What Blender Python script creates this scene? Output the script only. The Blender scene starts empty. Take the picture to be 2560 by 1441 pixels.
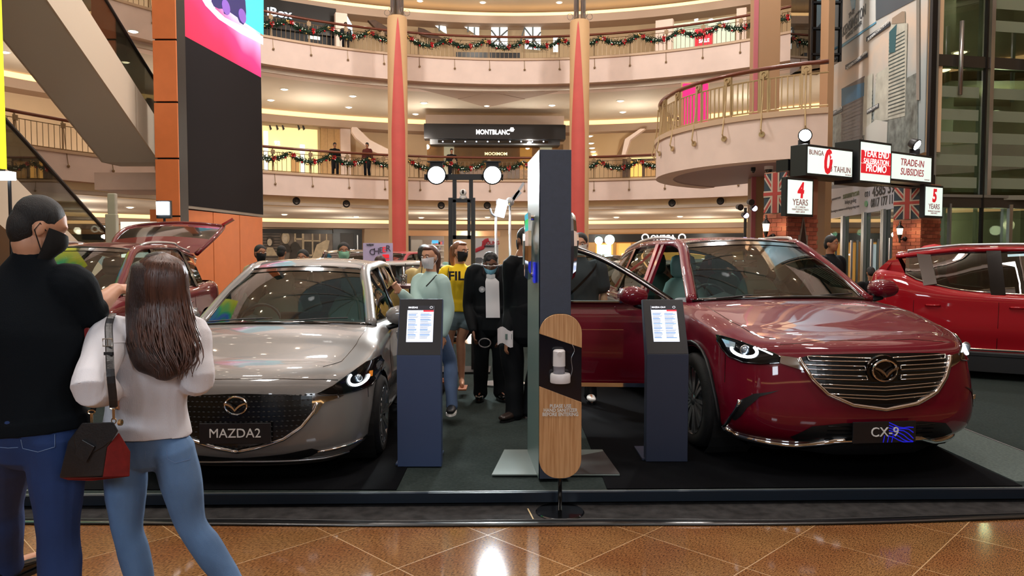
import bpy, bmesh, math, random
import numpy as np
from mathutils import Vector as V, Matrix, noise
from mathutils.bvhtree import BVHTree

PI = math.pi
rnd = random.Random(7)
SC = bpy.context.scene
COL = SC.collection

# ------------------------------------------------------------------ camera
FPX = 1850.0
CAMZ = 1.63
PITCH = math.atan(86.5 / FPX)
cam_d = bpy.data.cameras.new('camera')
cam_d.sensor_fit = 'HORIZONTAL'
cam_d.sensor_width = 36.0
cam_d.lens = 36.0 * FPX / 2560.0
cam_d.clip_start = 0.05
cam_d.clip_end = 300
cam = bpy.data.objects.new('camera', cam_d)
cam.location = (0, 0, CAMZ)
cam.rotation_euler = (PI / 2 - PITCH, 0, 0)
COL.objects.link(cam)
SC.camera = cam

# ------------------------------------------------------------------ world, view
SC.view_settings.view_transform = 'Standard'
SC.view_settings.look = 'None'
SC.view_settings.gamma = 1.0
SC.view_settings.use_curve_mapping = False
SC.view_settings.exposure = 0.0
wd = bpy.data.worlds.new('world')
SC.world = wd
wd.use_nodes = True
wd.node_tree.nodes['Background'].inputs[0].default_value = (1.0, 0.93, 0.86, 1)
wd.node_tree.nodes['Background'].inputs[1].default_value = 0.55

LIGHT_N = [0]
def area(loc, size, energy, col=(1, .86, .68), target=None, shape='RECTANGLE', sy=None):
    d = bpy.data.lights.new('area_light', 'AREA')
    d.shape = shape
    d.size = size
    if shape == 'RECTANGLE':
        d.size_y = sy or size
    d.energy = energy
    d.color = col
    o = bpy.data.objects.new('area_light', d)
    o.location = loc
    if target is not None:
        o.rotation_euler = (V(target) - V(loc)).to_track_quat('-Z', 'Y').to_euler()
    COL.objects.link(o)
    return o
def spot(loc, target, energy, col=(.9, .97, 1), ang=90, rad=.08, blend=.5):
    d = bpy.data.lights.new('spot_light', 'SPOT')
    d.energy = energy; d.color = col; d.spot_size = math.radians(ang); d.spot_blend = blend
    d.shadow_soft_size = rad
    o = bpy.data.objects.new('spot_light', d)
    o.location = loc
    o.rotation_euler = (V(target) - V(loc)).to_track_quat('-Z', 'Y').to_euler()
    COL.objects.link(o)
    return o

WARM = (1, .92, .80)
PZ = .103                  # height of the show platform
RC = V((0.2, 17.6))        # centre of the round atrium
RR = 16.0                  # its radius
Z2, Z3 = 4.9, 10.3         # upper floors
def ring_pt(deg, r, z=0):
    a = math.radians(deg)
    return V((RC.x + r * math.sin(a), RC.y + r * math.cos(a), z))
# downlight groups of the galleries (real ceilings, lamps just beneath)
def lamp(loc, energy, col=WARM, rad=.12):
    d = bpy.data.lights.new('lamp', 'POINT'); d.energy = energy; d.color = col; d.shadow_soft_size = rad
    o = bpy.data.objects.new('lamp', d); o.location = loc; COL.objects.link(o)
for k in range(11):
    a = -88 + k * 15
    lamp(ring_pt(a, 19.5, 2.5), 120)
    lamp(ring_pt(a + 7, 25.5, 2.6), 110)
    lamp(ring_pt(a, 20.5, 7.3), 190)
    lamp(ring_pt(a + 7, 20.5, 13.4), 170)
# unseen fill lamps added high in the atrium to brighten the galleries
for x, y, e in ((-6, 9, 1100), (6, 9, 1100), (-6, 20, 2900), (6, 20, 2900), (0, 4, 800)):
    lamp((x, y, 14.5), e, (1, .94, .90), .5)
area((-2.5, -2.0, 3.5), 1.6, 150, (.80, .90, 1), (-1.5, 4, .8))  # added fill from behind the camera to brighten the foreground
area((2.5, -2.0, 3.5), 1.6, 100, (.80, .90, 1), (1.5, 4, .8))
area((-3, 3.0, 8.0), 1.2, 160, (1, .95, .9), (-1.5, 7, 0))
area((4, 3.0, 8.0), 1.2, 160, (1, .95, .9), (3, 7, 0))

# ------------------------------------------------------------------ helpers
def ray(px, py):
    v = (720.5 - py) / FPX
    return V(((px - 1280) / FPX, math.cos(PITCH) + v * math.sin(PITCH), -math.sin(PITCH) + v * math.cos(PITCH)))
CO = V((0, 0, CAMZ))
def at(px, py, d):
    r = ray(px, py); return CO + r * (d / r.y)
def atz(px, py, z):
    r = ray(px, py); return CO + r * ((z - CAMZ) / r.z)

def lin(c):
    if isinstance(c, str):
        c = c.lstrip('#'); c = [int(c[i:i + 2], 16) / 255 for i in (0, 2, 4)]
    return tuple(x / 12.92 if x <= .04045 else ((x + .055) / 1.055) ** 2.4 for x in c[:3]) + (1,)

MATS = {}
def mat(name, col='#808080', rough=.5, metal=0, emit=0, ecol=None, coat=0, spec=.5, var=0, scale=8, bump=0, bscale=None,
        stretch=(1, 1, 1), sheen=0, trans=0, flake=0):
    if name in MATS: return MATS[name]
    m = bpy.data.materials.new(name); MATS[name] = m
    m.use_nodes = True
    nt = m.node_tree; b = nt.nodes['Principled BSDF']
    c = lin(col)
    b.inputs['Base Color'].default_value = c
    b.inputs['Roughness'].default_value = rough
    b.inputs['Metallic'].default_value = metal
    b.inputs['Specular IOR Level'].default_value = spec
    b.inputs['Coat Weight'].default_value = coat
    b.inputs['Coat Roughness'].default_value = .03
    b.inputs['Sheen Weight'].default_value = sheen
    if trans: b.inputs['Transmission Weight'].default_value = trans
    if emit:
        b.inputs['Emission Color'].default_value = lin(ecol or col)
        b.inputs['Emission Strength'].default_value = emit
    if var or bump or flake:
        tc = nt.nodes.new('ShaderNodeTexCoord'); mp = nt.nodes.new('ShaderNodeMapping')
        mp.inputs['Scale'].default_value = stretch
        nt.links.new(tc.outputs['Object'], mp.inputs[0])
        n = nt.nodes.new('ShaderNodeTexNoise'); n.inputs['Scale'].default_value = scale; n.inputs['Detail'].default_value = 4
        nt.links.new(mp.outputs[0], n.inputs[0])
        if var:
            r = nt.nodes.new('ShaderNodeValToRGB')
            r.color_ramp.elements[0].position = .3; r.color_ramp.elements[1].position = .7
            r.color_ramp.elements[0].color = tuple(max(0, x * (1 - var)) for x in c[:3]) + (1,)
            r.color_ramp.elements[1].color = tuple(min(1, x * (1 + var)) for x in c[:3]) + (1,)
            nt.links.new(n.outputs[0], r.inputs[0]); nt.links.new(r.outputs[0], b.inputs['Base Color'])
        if bump:
            n2 = nt.nodes.new('ShaderNodeTexNoise'); n2.inputs['Scale'].default_value = bscale or scale * 4
            n2.inputs['Detail'].default_value = 5
            nt.links.new(mp.outputs[0], n2.inputs[0])
            bp = nt.nodes.new('ShaderNodeBump'); bp.inputs['Strength'].default_value = bump; bp.inputs['Distance'].default_value = .01
            nt.links.new(n2.outputs[0], bp.inputs['Height']); nt.links.new(bp.outputs[0], b.inputs['Normal'])
    return m
def glass(name, tint='#ffffff', refl='#ffffff', k=.06, rough=0.0):
    if name in MATS: return MATS[name]
    m = bpy.data.materials.new(name); MATS[name] = m; m.use_nodes = True
    nt = m.node_tree; nt.nodes.remove(nt.nodes['Principled BSDF'])
    out = nt.nodes['Material Output']
    t = nt.nodes.new('ShaderNodeBsdfTransparent'); t.inputs[0].default_value = lin(tint)
    g = nt.nodes.new('ShaderNodeBsdfGlossy'); g.inputs[0].default_value = lin(refl); g.inputs['Roughness'].default_value = rough
    lw = nt.nodes.new('ShaderNodeLayerWeight'); lw.inputs[0].default_value = .25
    mr = nt.nodes.new('ShaderNodeMapRange'); mr.inputs[3].default_value = k; mr.inputs[4].default_value = .85
    nt.links.new(lw.outputs['Fresnel'], mr.inputs[0])
    mx = nt.nodes.new('ShaderNodeMixShader')
    nt.links.new(mr.outputs[0], mx.inputs[0]); nt.links.new(t.outputs[0], mx.inputs[1]); nt.links.new(g.outputs[0], mx.inputs[2])
    nt.links.new(mx.outputs[0], out.inputs[0])
    return m

def ring_frame(d, side=None):
    d = V(d).normalized()
    s = V(side) if side is not None else (V((0, 0, 1)) if abs(d.z) < .9 else V((1, 0, 0)))
    s = (s - d * s.dot(d))
    if s.length < 1e-5: s = d.orthogonal()
    s.normalize()
    return s, d.cross(s)

class MB:
    def __init__(s): s.v = []; s.f = []; s.m = []
    def add(s, vs, fs, mi=0):
        o = len(s.v); s.v += [tuple(p) for p in vs]; s.f += [tuple(i + o for i in f) for f in fs]; s.m += [mi] * len(fs); return s
    def box(s, c, size, rz=0, mi=0, mtx=None):
        hx, hy, hz = size[0] / 2, size[1] / 2, size[2] / 2
        vs = [V((x, y, z)) for z in (-hz, hz) for y in (-hy, hy) for x in (-hx, hx)]
        R = Matrix.Rotation(rz, 3, 'Z') if mtx is None else mtx
        vs = [R @ p + V(c) for p in vs]
        return s.add(vs, [(0, 2, 3, 1), (4, 5, 7, 6), (0, 1, 5, 4), (2, 6, 7, 3), (0, 4, 6, 2), (1, 3, 7, 5)], mi)
    def bar(s, a, b, w, t, side=(0, 0, 1), mi=0):     # rectangular bar from a to b; w along `side`
        a, b = V(a), V(b); u, v = ring_frame(b - a, side)
        vs = [p + u * (w / 2 * i) + v * (t / 2 * j) for p in (a, b) for i, j in ((-1, -1), (1, -1), (1, 1), (-1, 1))]
        return s.add(vs, [(0, 1, 2, 3), (7, 6, 5, 4), (0, 4, 5, 1), (1, 5, 6, 2), (2, 6, 7, 3), (3, 7, 4, 0)], mi)
    def tube(s, pts, r, n=6, cap=True, mi=0, side=None, closed=False):
        pts = [V(p) for p in pts]; N = len(pts)
        rs = r if isinstance(r, list) else [r] * N
        vs = []; fs = []
        prev = side
        for i, p in enumerate(pts):
            if closed: d = pts[(i + 1) % N] - pts[i - 1]
            else: d = pts[min(i + 1, N - 1)] - pts[max(i - 1, 0)]
            if d.length < 1e-9: d = V((0, 0, 1))
            u, w = ring_frame(d, prev); prev = u
            ri = rs[i]
            rx, ry = ri if isinstance(ri, tuple) else (ri, ri)
            for k in range(n):
                a = 2 * PI * k / n
                vs.append(p + u * (math.cos(a) * rx) + w * (math.sin(a) * ry))
        M = N if closed else N - 1
        for i in range(M):
            for k in range(n):
                a = i * n + k; b = i * n + (k + 1) % n; j = ((i + 1) % N) * n
                fs.append((a, b, j + (k + 1) % n, j + k))
        if cap and not closed:
            fs.append(tuple(reversed(range(n)))); fs.append(tuple(range((N - 1) * n, N * n)))
        return s.add(vs, fs, mi)
    def cyl(s, a, b, r0, r1=None, n=16, mi=0):
        return s.tube([a, b], [r0, r0 if r1 is None else r1], n, mi=mi)
    def grid(s, P, mi=0, wrap=False, flip=False):     # P[i][j]
        R = len(P); C = len(P[0]); vs = [p for row in P for p in row]; fs = []
        for i in range(R - 1):
            for j in range(C if wrap else C - 1):
                q = (i * C + j, i * C + (j + 1) % C, (i + 1) * C + (j + 1) % C, (i + 1) * C + j)
                fs.append(q[::-1] if flip else q)
        return s.add(vs, fs, mi)
    def lathe(s, prof, c=(0, 0, 0), n=20, axis='Z', mi=0, ang=2 * PI):   # prof [(r,h)]
        vs = []; full = abs(ang - 2 * PI) < 1e-6; k = n if full else n + 1
        for r, h in prof:
            for i in range(k):
                a = ang * i / n; x, y = r * math.cos(a), r * math.sin(a)
                p = (x, y, h) if axis == 'Z' else ((h, x, y) if axis == 'X' else (x, h, y))
                vs.append(V(p) + V(c))
        fs = []
        for j in range(len(prof) - 1):
            for i in range(n):
                fs.append((j * k + i, j * k + (i + 1) % k, (j + 1) * k + (i + 1) % k, (j + 1) * k + i))
        return s.add(vs, fs, mi)
    def prism(s, pts, u, v, w, depth, o=(0, 0, 0), mi=0):  # 2-D outline (a,b) on axes u,v, extruded along w by depth
        u, v, w, o = V(u), V(v), V(w), V(o); n = len(pts)
        vs = [o + u * a + v * b for a, b in pts] + [o + u * a + v * b + w * depth for a, b in pts]
        return s.add(vs, [tuple(reversed(range(n))), tuple(range(n, 2 * n))] + [(i, (i + 1) % n, n + (i + 1) % n, n + i) for i in range(n)], mi)
    def ball(s, c, r, n=12, m=8, mi=0, mtx=None):
        rx, ry, rz = r if isinstance(r, (tuple, list)) else (r, r, r)
        P = [[V((rx * math.sin(PI * i / m) * math.cos(2 * PI * j / n), ry * math.sin(PI * i / m) * math.sin(2 * PI * j / n), -rz * math.cos(PI * i / m))) for j in range(n)] for i in range(m + 1)]
        for i in (0, m):
            for j in range(n):
                P[i][j] = P[i][j] * 1.0 + V((1e-5 * math.cos(2 * PI * j / n), 1e-5 * math.sin(2 * PI * j / n), 0))
        P = [[(mtx @ p if mtx else p) + V(c) for p in row] for row in P]
        return s.grid(P, mi, wrap=True)
    def shift(s, d):
        s.v = [(a[0] + d[0], a[1] + d[1], a[2] + d[2]) for a in s.v]; return s
    def xf(s, M):
        s.v = [tuple(M @ V(a)) for a in s.v]; return s
    def mesh(s, name='m', smooth=False, weld=0):
        me = bpy.data.meshes.new(name); me.from_pydata(s.v, [], s.f)
        if len(set(s.m)) > 1: me.polygons.foreach_set('material_index', s.m)
        bm = bmesh.new(); bm.from_mesh(me)
        if weld: bmesh.ops.remove_doubles(bm, verts=bm.verts, dist=weld)
        bmesh.ops.recalc_face_normals(bm, faces=bm.faces)
        bm.to_mesh(me); bm.free()
        if smooth: me.polygons.foreach_set('use_smooth', [True] * len(me.polygons))
        me.update()
        return me

def ob(name, me, mats, parent=None, label=None, kind=None, bev=0, cat=None, group=None, smooth=False, auto=None, loc=None, rz=None, weld=0):
    if isinstance(me, MB): me = me.mesh(name, smooth=smooth or auto is not None, weld=weld)
    if not me.materials:
        for m in (mats if isinstance(mats, (list, tuple)) else [mats]): me.materials.append(m)
    o = bpy.data.objects.new(name, me); COL.objects.link(o)
    if parent: o.parent = parent
    if label: o['label'] = label
    if kind: o['kind'] = kind
    if cat: o['category'] = cat
    if group: o['group'] = group
    if loc is not None: o.location = loc
    if rz is not None: o.rotation_euler = (0, 0, rz)
    if bev:
        b = o.modifiers.new('bevel', 'BEVEL'); b.width = bev; b.segments = 2; b.limit_method = 'ANGLE'
    if auto is not None:
        me.set_sharp_from_angle(angle=math.radians(auto))
    return o
def thing(name, label, cat, loc=(0, 0, 0), rz=0, group=None):
    o = bpy.data.objects.new(name, None); COL.objects.link(o)
    o.empty_display_size = .2
    o.location = loc; o.rotation_euler = (0, 0, rz)
    o['label'] = label; o['category'] = cat
    if group: o['group'] = group
    return o
def dup(root, loc=None, rz=None, label=None, group=None):
    def cp(o, par):
        c = o.copy(); COL.objects.link(c)
        if par: c.parent = par
        for ch in KIDS.get(o.name, None) or [x for x in o.children]: cp(ch, c)
        return c
    r = cp(root, None)
    if loc is not None: r.location = loc
    if rz is not None: r.rotation_euler = (0, 0, rz)
    if label: r['label'] = label
    if group: r['group'] = group
    return r
KIDS = {}

def text(name, s, size, mats, parent=None, loc=(0, 0, 0), rot=None, depth=.004, align='CENTER', sx=1, shear=0, bold=0, label=None, kind=None, space=1):
    cu = bpy.data.curves.new(name, 'FONT'); cu.body = s; cu.size = size; cu.extrude = depth
    cu.align_x = align; cu.align_y = 'CENTER'; cu.shear = shear; cu.offset = bold; cu.space_character = space
    cu.resolution_u = 3
    t = bpy.data.objects.new(name + '_tmp', cu); COL.objects.link(t)
    dg = bpy.context.evaluated_depsgraph_get()
    me = bpy.data.meshes.new_from_object(t.evaluated_get(dg))
    bpy.data.objects.remove(t); bpy.data.curves.remove(cu)
    M = rot.to_4x4() if rot is not None else Matrix.Rotation(PI / 2, 4, 'X')
    me.transform(Matrix.Translation(V(loc)) @ M @ Matrix.Scale(sx, 4, (1, 0, 0)))
    me.materials.clear()
    return ob(name, me, mats, parent, label=label, kind=kind)

def crom(P, t):      # Catmull-Rom through list of numpy points, t in 0..len-1
    n = len(P) - 1; i = min(int(t), n - 1); f = t - i
    p1, p2 = P[i], P[i + 1]
    p0 = P[i - 1] if i > 0 else 2 * p1 - p2
    p3 = P[i + 2] if i + 2 <= n else 2 * p2 - p1
    return .5 * ((2 * p1) + (-p0 + p2) * f + (2 * p0 - 5 * p1 + 4 * p2 - p3) * f * f + (-p0 + 3 * p1 - 3 * p2 + p3) * f ** 3)
def spline(pts, n):
    P = [np.array(p, float) for p in pts]
    return [V(crom(P, (len(P) - 1) * k / (n - 1))) for k in range(n)]
ORD = 'first second third fourth fifth sixth seventh eighth ninth tenth eleventh twelfth thirteenth fourteenth fifteenth sixteenth seventeenth eighteenth nineteenth'.split()
def ordl(i, n=99):
    return 'leftmost' if i == 0 else ('rightmost' if i == n - 1 else ORD[i] + ' from left')
def interp(x, xs, ys): return float(np.interp(x, xs, ys))
# ------------------------------------------------------------------ common materials
M_cream = mat('cream_paint', '#e6d1c5', .75, var=.05, scale=1.5)
M_soffit = mat('soffit_paint', '#d2c6b4', .8, var=.04, scale=.7)
M_soffit2 = mat('soffit_panel', '#b39c8b', .8)
M_beam = mat('beam_paint', '#b79f8c', .8)
M_cove = mat('cove_light', '#ffd69a', .5, emit=1.7, ecol='#ffcf8c')
M_wall = mat('shop_wall_paint', '#dcc09c', .8, var=.06, scale=.6)
M_lamp = mat('lamp_lens', '#fff3d8', .4, emit=10, ecol='#fff0d2')
M_white = mat('white_plastic', '#e8e6e2', .5)
M_rail = mat('brown_wood_rail', '#6e3521', .3, coat=.4)
M_brass = mat('beige_metal', '#8f7757', .4, metal=.3)
M_black = mat('black_satin', '#0c0d10', .45)
M_blackg = mat('black_gloss', '#050506', .12, coat=.6)
M_steel = mat('steel', '#b9bcc0', .28, metal=.9)
M_chrome = mat('chrome', '#e6e6e8', .06, metal=1)
M_red = mat('column_red', '#c2524a', .6, var=.05, scale=2)
M_orange = mat('orange_cladding', '#d97c44', .5, var=.04, scale=3)

# ------------------------------------------------------------------ floor with diagonal stone tiles
def marble():
    m = bpy.data.materials.new('brown_marble'); m.use_nodes = True; nt = m.node_tree; b = nt.nodes['Principled BSDF']
    tc = nt.nodes.new('ShaderNodeTexCoord'); n = nt.nodes.new('ShaderNodeTexNoise'); n.inputs['Scale'].default_value = 55; n.inputs['Detail'].default_value = 8
    n2 = nt.nodes.new('ShaderNodeTexNoise'); n2.inputs['Scale'].default_value = 1.6; n2.inputs['Detail'].default_value = 3
    mp = nt.nodes.new('ShaderNodeMapping'); mp.inputs['Scale'].default_value = (1, 3.2, 1); mp.inputs['Rotation'].default_value = (0, 0, .35)
    nt.links.new(tc.outputs['Object'], mp.inputs[0]); nt.links.new(mp.outputs[0], n.inputs[0]); nt.links.new(tc.outputs['Object'], n2.inputs[0])
    r = nt.nodes.new('ShaderNodeValToRGB'); e = r.color_ramp.elements
    e[0].position = .33; e[0].color = lin('#4a3222'); e[1].position = .62; e[1].color = lin('#9c7650')
    x = e.new(.46); x.color = lin('#7d5a3c')
    nt.links.new(n.outputs[0], r.inputs[0])
    r2 = nt.nodes.new('ShaderNodeValToRGB'); f = r2.color_ramp.elements; f[0].position = .35; f[0].color = (.8, .62, .5, 1); f[1].position = .65; f[1].color = (1, .98, .82, 1)
    nt.links.new(n2.outputs[0], r2.inputs[0])
    mx = nt.nodes.new('ShaderNodeMix'); mx.data_type = 'RGBA'; mx.blend_type = 'MULTIPLY'; mx.inputs[0].default_value = 1
    nt.links.new(r.outputs[0], mx.inputs[6]); nt.links.new(r2.outputs[0], mx.inputs[7]); nt.links.new(mx.outputs[2], b.inputs['Base Color'])
    b.inputs['Roughness'].default_value = .09
    b.inputs['Specular IOR Level'].default_value = .6
    return m
M_marble = marble()
M_joint = mat('tile_joint', '#b8976c', .4)
fl = ob('floor', MB().box((0, 20, -.1), (110, 110, .19)), M_marble, kind='structure')
grout = ob('joint_bed', MB().box((0, 3.75, .0035), (8.2, 2.6, .003)), M_joint, fl)
TS = .90 / math.sqrt(2)
tb = MB().box((0, 0, -.004), (TS - .0055, TS - .0055, .008))
tme = tb.mesh('tile')
tme.materials.append(M_marble)
R45 = Matrix.Rotation(PI / 4, 3, 'Z')
for i in range(-12, 13):
    for j in range(-12, 13):
        # joints: x-y = -1.64-.9k ; x+y = 4.06+.9k
        p = (4.06 + .90 * (i + .5)); q = (-1.64 - .90 * (j + .5))
        x, y = (p + q) / 2, (p - q) / 2
        if 2.2 < y < 5.4 and abs(x) < 4.6:
            ob('tile', tme, M_marble, fl, loc=(x, y, .0055 + rnd.uniform(-.0003, .0003)), rz=PI / 4)

# ------------------------------------------------------------------ gallery slabs of the round atrium
def ring_surface(r0, z0, r1, z1, a0=-180, a1=180, n=120):
    return [[ring_pt(a0 + (a1 - a0) * i / n, r0, z0) for i in range(n + 1)], [ring_pt(a0 + (a1 - a0) * i / n, r1, z1) for i in range(n + 1)]]
def ring_solid(mb, prof, a0=-180, a1=180, n=120):   # closed profile [(r,z)]
    P = [[ring_pt(a0 + (a1 - a0) * i / n, r, z) for i in range(n + 1)] for r, z in prof + [prof[0]]]
    return mb.grid(P)
def ringo(name, prof, m, a0=-180, a1=180, kind='structure', n=120, **k):
    return ob(name, ring_solid(MB(), prof, a0, a1, n), m, kind=kind, smooth=False, auto=30, **k)
ringo('trim_1', [(16, 4.0), (16, 4.88), (16.0, 4.9), (17, 4.9), (17, 4.0)], M_cream)
ringo('trim_2', [(15.93, 4.86), (15.93, 4.95), (16.5, 4.95), (16.5, 4.86)], mat('stone_capping', '#c9ad8f', .5))
ringo('trim_3', [(16.45, 3.6), (16.45, 4.05), (17, 4.05), (17, 3.6)], mat('cream_band', '#f0deb8', .75))
ringo('ceiling', [(16.4, 3.62), (16.4, 3.75), (29.6, 3.75), (29.6, 3.62)], M_soffit)
ringo('trim_4', [(28.2, 3.40), (28.2, 3.64), (28.4, 3.64), (28.4, 3.40)], M_cove)
ringo('trim_5', [(28.05, 3.12), (28.05, 3.42), (29.6, 3.42), (29.6, 3.12)], M_beam)
ringo('floor_2', [(16.5, 4.6), (16.5, 4.9), (30, 4.9), (30, 4.6)], mat('gallery_floor', '#8f7358', .25))
ringo('trim_6', [(16, 9.22), (16, 10.3), (17, 10.3), (17, 9.22)], M_cream)
ringo('trim_7', [(15.93, 10.26), (15.93, 10.35), (16.5, 10.35), (16.5, 10.26)], MATS['stone_capping'])
ringo('trim_8', [(16.45, 8.98), (16.45, 9.27), (17, 9.27), (17, 8.98)], M_cream)
ringo('ceiling_2', [(16.4, 9.0), (16.4, 9.15), (26, 9.15), (26, 9.0)], M_soffit)
ringo('trim_9', [(24.2, 8.72), (24.2, 9.02), (24.4, 9.02), (24.4, 8.72)], M_cove)
ringo('trim_10', [(24.05, 8.35), (24.05, 8.74), (25.5, 8.74), (25.5, 8.35)], M_beam)
ringo('floor_3', [(16.5, 10.0), (16.5, 10.3), (27, 10.3), (27, 10.0)], MATS['gallery_floor'])
ringo('ceiling_3', [(15.0, 15.3), (15.0, 15.6), (28, 15.6), (28, 15.3)], M_soffit)
ringo('trim_11', [(24.2, 14.75), (24.2, 15.0), (24.4, 15.0), (24.4, 14.75)], M_cove)
ringo('trim_12', [(24.0, 14.35), (24.0, 14.77), (25.5, 14.77), (25.5, 14.35)], M_beam)
ringo('trim_13', [(15, 15.3), (15, 16.6), (15.4, 16.6), (15.4, 15.3)], M_cream)
# walls behind the galleries, split where shops stand
ringo('wall_back', [(29.3, 0), (29.3, 3.7), (29.7, 3.7), (29.7, 0)], M_wall)
ringo('wall_back_2', [(25.2, 4.9), (25.2, 9.1), (25.6, 9.1), (25.6, 4.9)], M_wall)
ringo('wall_back_3', [(25.2, 10.3), (25.2, 15.4), (25.6, 15.4), (25.6, 10.3)], mat('upper_wall_paint', '#b39a78', .8))
# high roof: ring of plaster with glazed skylight and beams
ringo('ceiling_4', [(7, 20.6), (7, 20.9), (26, 19.0), (26, 18.7)], mat('roof_plaster', '#a08b74', .8))
ringo('wall_upper', [(15, 16.5), (15, 20.2), (15.3, 20.2), (15.3, 16.5)], M_cream)
sk = ringo('window_1', [(0.01, 20.9), (0.01, 21.0), (7.1, 20.8), (7.1, 20.7)], glass('skylight_glass', '#dfe8ea', k=.04), n=36)
mb = MB()
for k in range(12):
    mb.bar(ring_pt(k * 30, .2, 20.8), ring_pt(k * 30, 15.0, 20.2), .35, .16, mi=0)
ob('roof_beam', mb, mat('grey_steel_paint', '#6a655f', .5), kind='structure')
ml = MB()
for r, n in ((9, 14), (11.5, 20), (13.8, 26)):
    for k in range(n):
        p = ring_pt(k * 360 / n + r * 7, r, 20.45 - (r - 7) * .1)
        ml.cyl(p, p - V((0, 0, .06)), .13, n=10)
ob('roof_lamps', ml, mat('roof_lamp_lens', '#fff6e6', .4, emit=16, ecol='#fff0d8'), kind='stuff', label='small round lamps in the high roof of the atrium')
# diamond panels on the upper soffit
for nm, pts in (('ceiling_5', [(1145, 247), (1228, 229), (1312, 247), (1216, 268)]), ('ceiling_6', [(1042, 220), (1228, 229), (1145, 246)]), ('ceiling_7', [(1232, 229), (1395, 228), (1312, 246)])):
    P = [atz(x, y, 8.995) for x, y in pts]
    ob(nm, MB().add(P + [p + V((0, 0, -.025)) for p in P], [tuple(range(len(P)))] + [tuple(range(len(P), 2 * len(P)))] + [(i, (i + 1) % len(P), len(P) + (i + 1) % len(P), len(P) + i) for i in range(len(P))]), M_soffit2, kind='structure')

# ------------------------------------------------------------------ downlights
def lamp_mesh(r=.13):
    me = MB().lathe([(r * .0, -.004), (r * .8, -.004)], n=14).mesh('lens'); return me
ring_me = MB().lathe([(.15, .0), (.15, -.018), (.20, -.018), (.205, 0)], n=16).mesh('rim'); ring_me.materials.append(M_white)
lens_me = MB().lathe([(.001, -.055), (.07, -.048), (.12, -.03), (.15, -.004)], n=14).mesh('lens'); lens_me.materials.append(M_lamp)
def downlight(p, label, group):
    t = thing('ceiling_light', label, 'ceiling light', p, 0, group)
    ob('rim', ring_me, M_white, t); ob('lens', lens_me, M_lamp, t); return t
def lab_lights(pts, z, where, level):
    s = sorted(pts)
    for i, (x, y) in enumerate(s):
        downlight(atz(x, y, z), 'round ceiling light %s, %s' % (where, ordl(i, len(s))), 'recessed lights %s' % level)
lab_lights([(711, 536), (682, 551), (891, 542), (880, 558), (1053, 544), (1035, 556), (1219, 543), (1225, 561), (1541, 543), (1546, 561), (1700, 541), (325, 518), (1385, 556), (1640, 556)], 3.615, 'in the ground floor ceiling', 'over the ground floor')
lab_lights([(711, 223), (677, 250), (882, 240), (872, 268), (1060, 257), (1039, 285), (1217, 264), (1380, 263), (1551, 252), (1557, 280), (333, 78), (315, 155), (12, 130)], 8.995, 'in the middle gallery ceiling', 'over the middle gallery')
lab_lights([(1207, 6), (1398, 6), (1050, 2)], 15.295, 'in the topmost gallery ceiling', 'over the top gallery')
for (x, y) in ((1800, 14), ): pass
# ------------------------------------------------------------------ railings of the round galleries
post_mb = MB().box((0, 0, .52), (.05, .03, 1.0)).box((0, -.04, .86), (.17, .02, .17))
post_mb.lathe([(.04, -.055), (.065, -.055), (.065, -.04), (.04, -.04), (.04, -.055)], c=(0, 0, .86), n=10, axis='Y')
post_mb.tube([(.0, -.06, .8), (.01, -.1, .3), (.02, -.16, -.1), (.03, -.2, -.42)], .014, 5).ball((.03, -.2, -.45), .05, 8, 6)
post_me = post_mb.mesh('post'); post_me.materials.append(M_brass)
def railing(name, r, z, a0, a1, label, group, step=5.6):
    t = thing(name, label, 'railing', ring_pt((a0 + a1) / 2, r, z), 0)
    o = -t.location
    n = int((a1 - a0) / 1.5)
    arc = lambda rr, zz: [ring_pt(a0 + (a1 - a0) * i / n, rr, zz) for i in range(n + 1)]
    ob('top_rail', MB().tube(arc(r, z + 1.05), (.055, .065), 8).shift(o), M_rail, t, smooth=True, label='brown wooden handrail')
    ob('middle_rail', MB().tube(arc(r, z + .86), .014, 4).shift(o), M_brass, t)
    ob('bottom_rail', MB().tube(arc(r, z + .1), .018, 4).shift(o), M_brass, t)
    mb = MB(); nb = int((a1 - a0) / 360 * 2 * PI * r / .19)
    for i in range(nb):
        a = a0 + (a1 - a0) * (i + .5) / nb
        mb.bar(ring_pt(a, r, z + .1), ring_pt(a, r, z + .86), .018, .018, side=(1, 0, 0))
    ob('balusters', mb.shift(o), M_brass, t, kind='stuff')
    a = a0 + 1
    while a < a1:
        p = ring_pt(a, r, z) + o
        ob('post', post_me, M_brass, t, loc=p, rz=-math.radians(a))
        a += step
railing('balcony_railing', 16.15, Z2, -95, 42, 'beige metal railing with brown handrail around the lower gallery', None)
railing('balcony_railing', 16.15, Z3, -95, 62, 'beige metal railing with brown handrail around the upper gallery', None)

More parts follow.
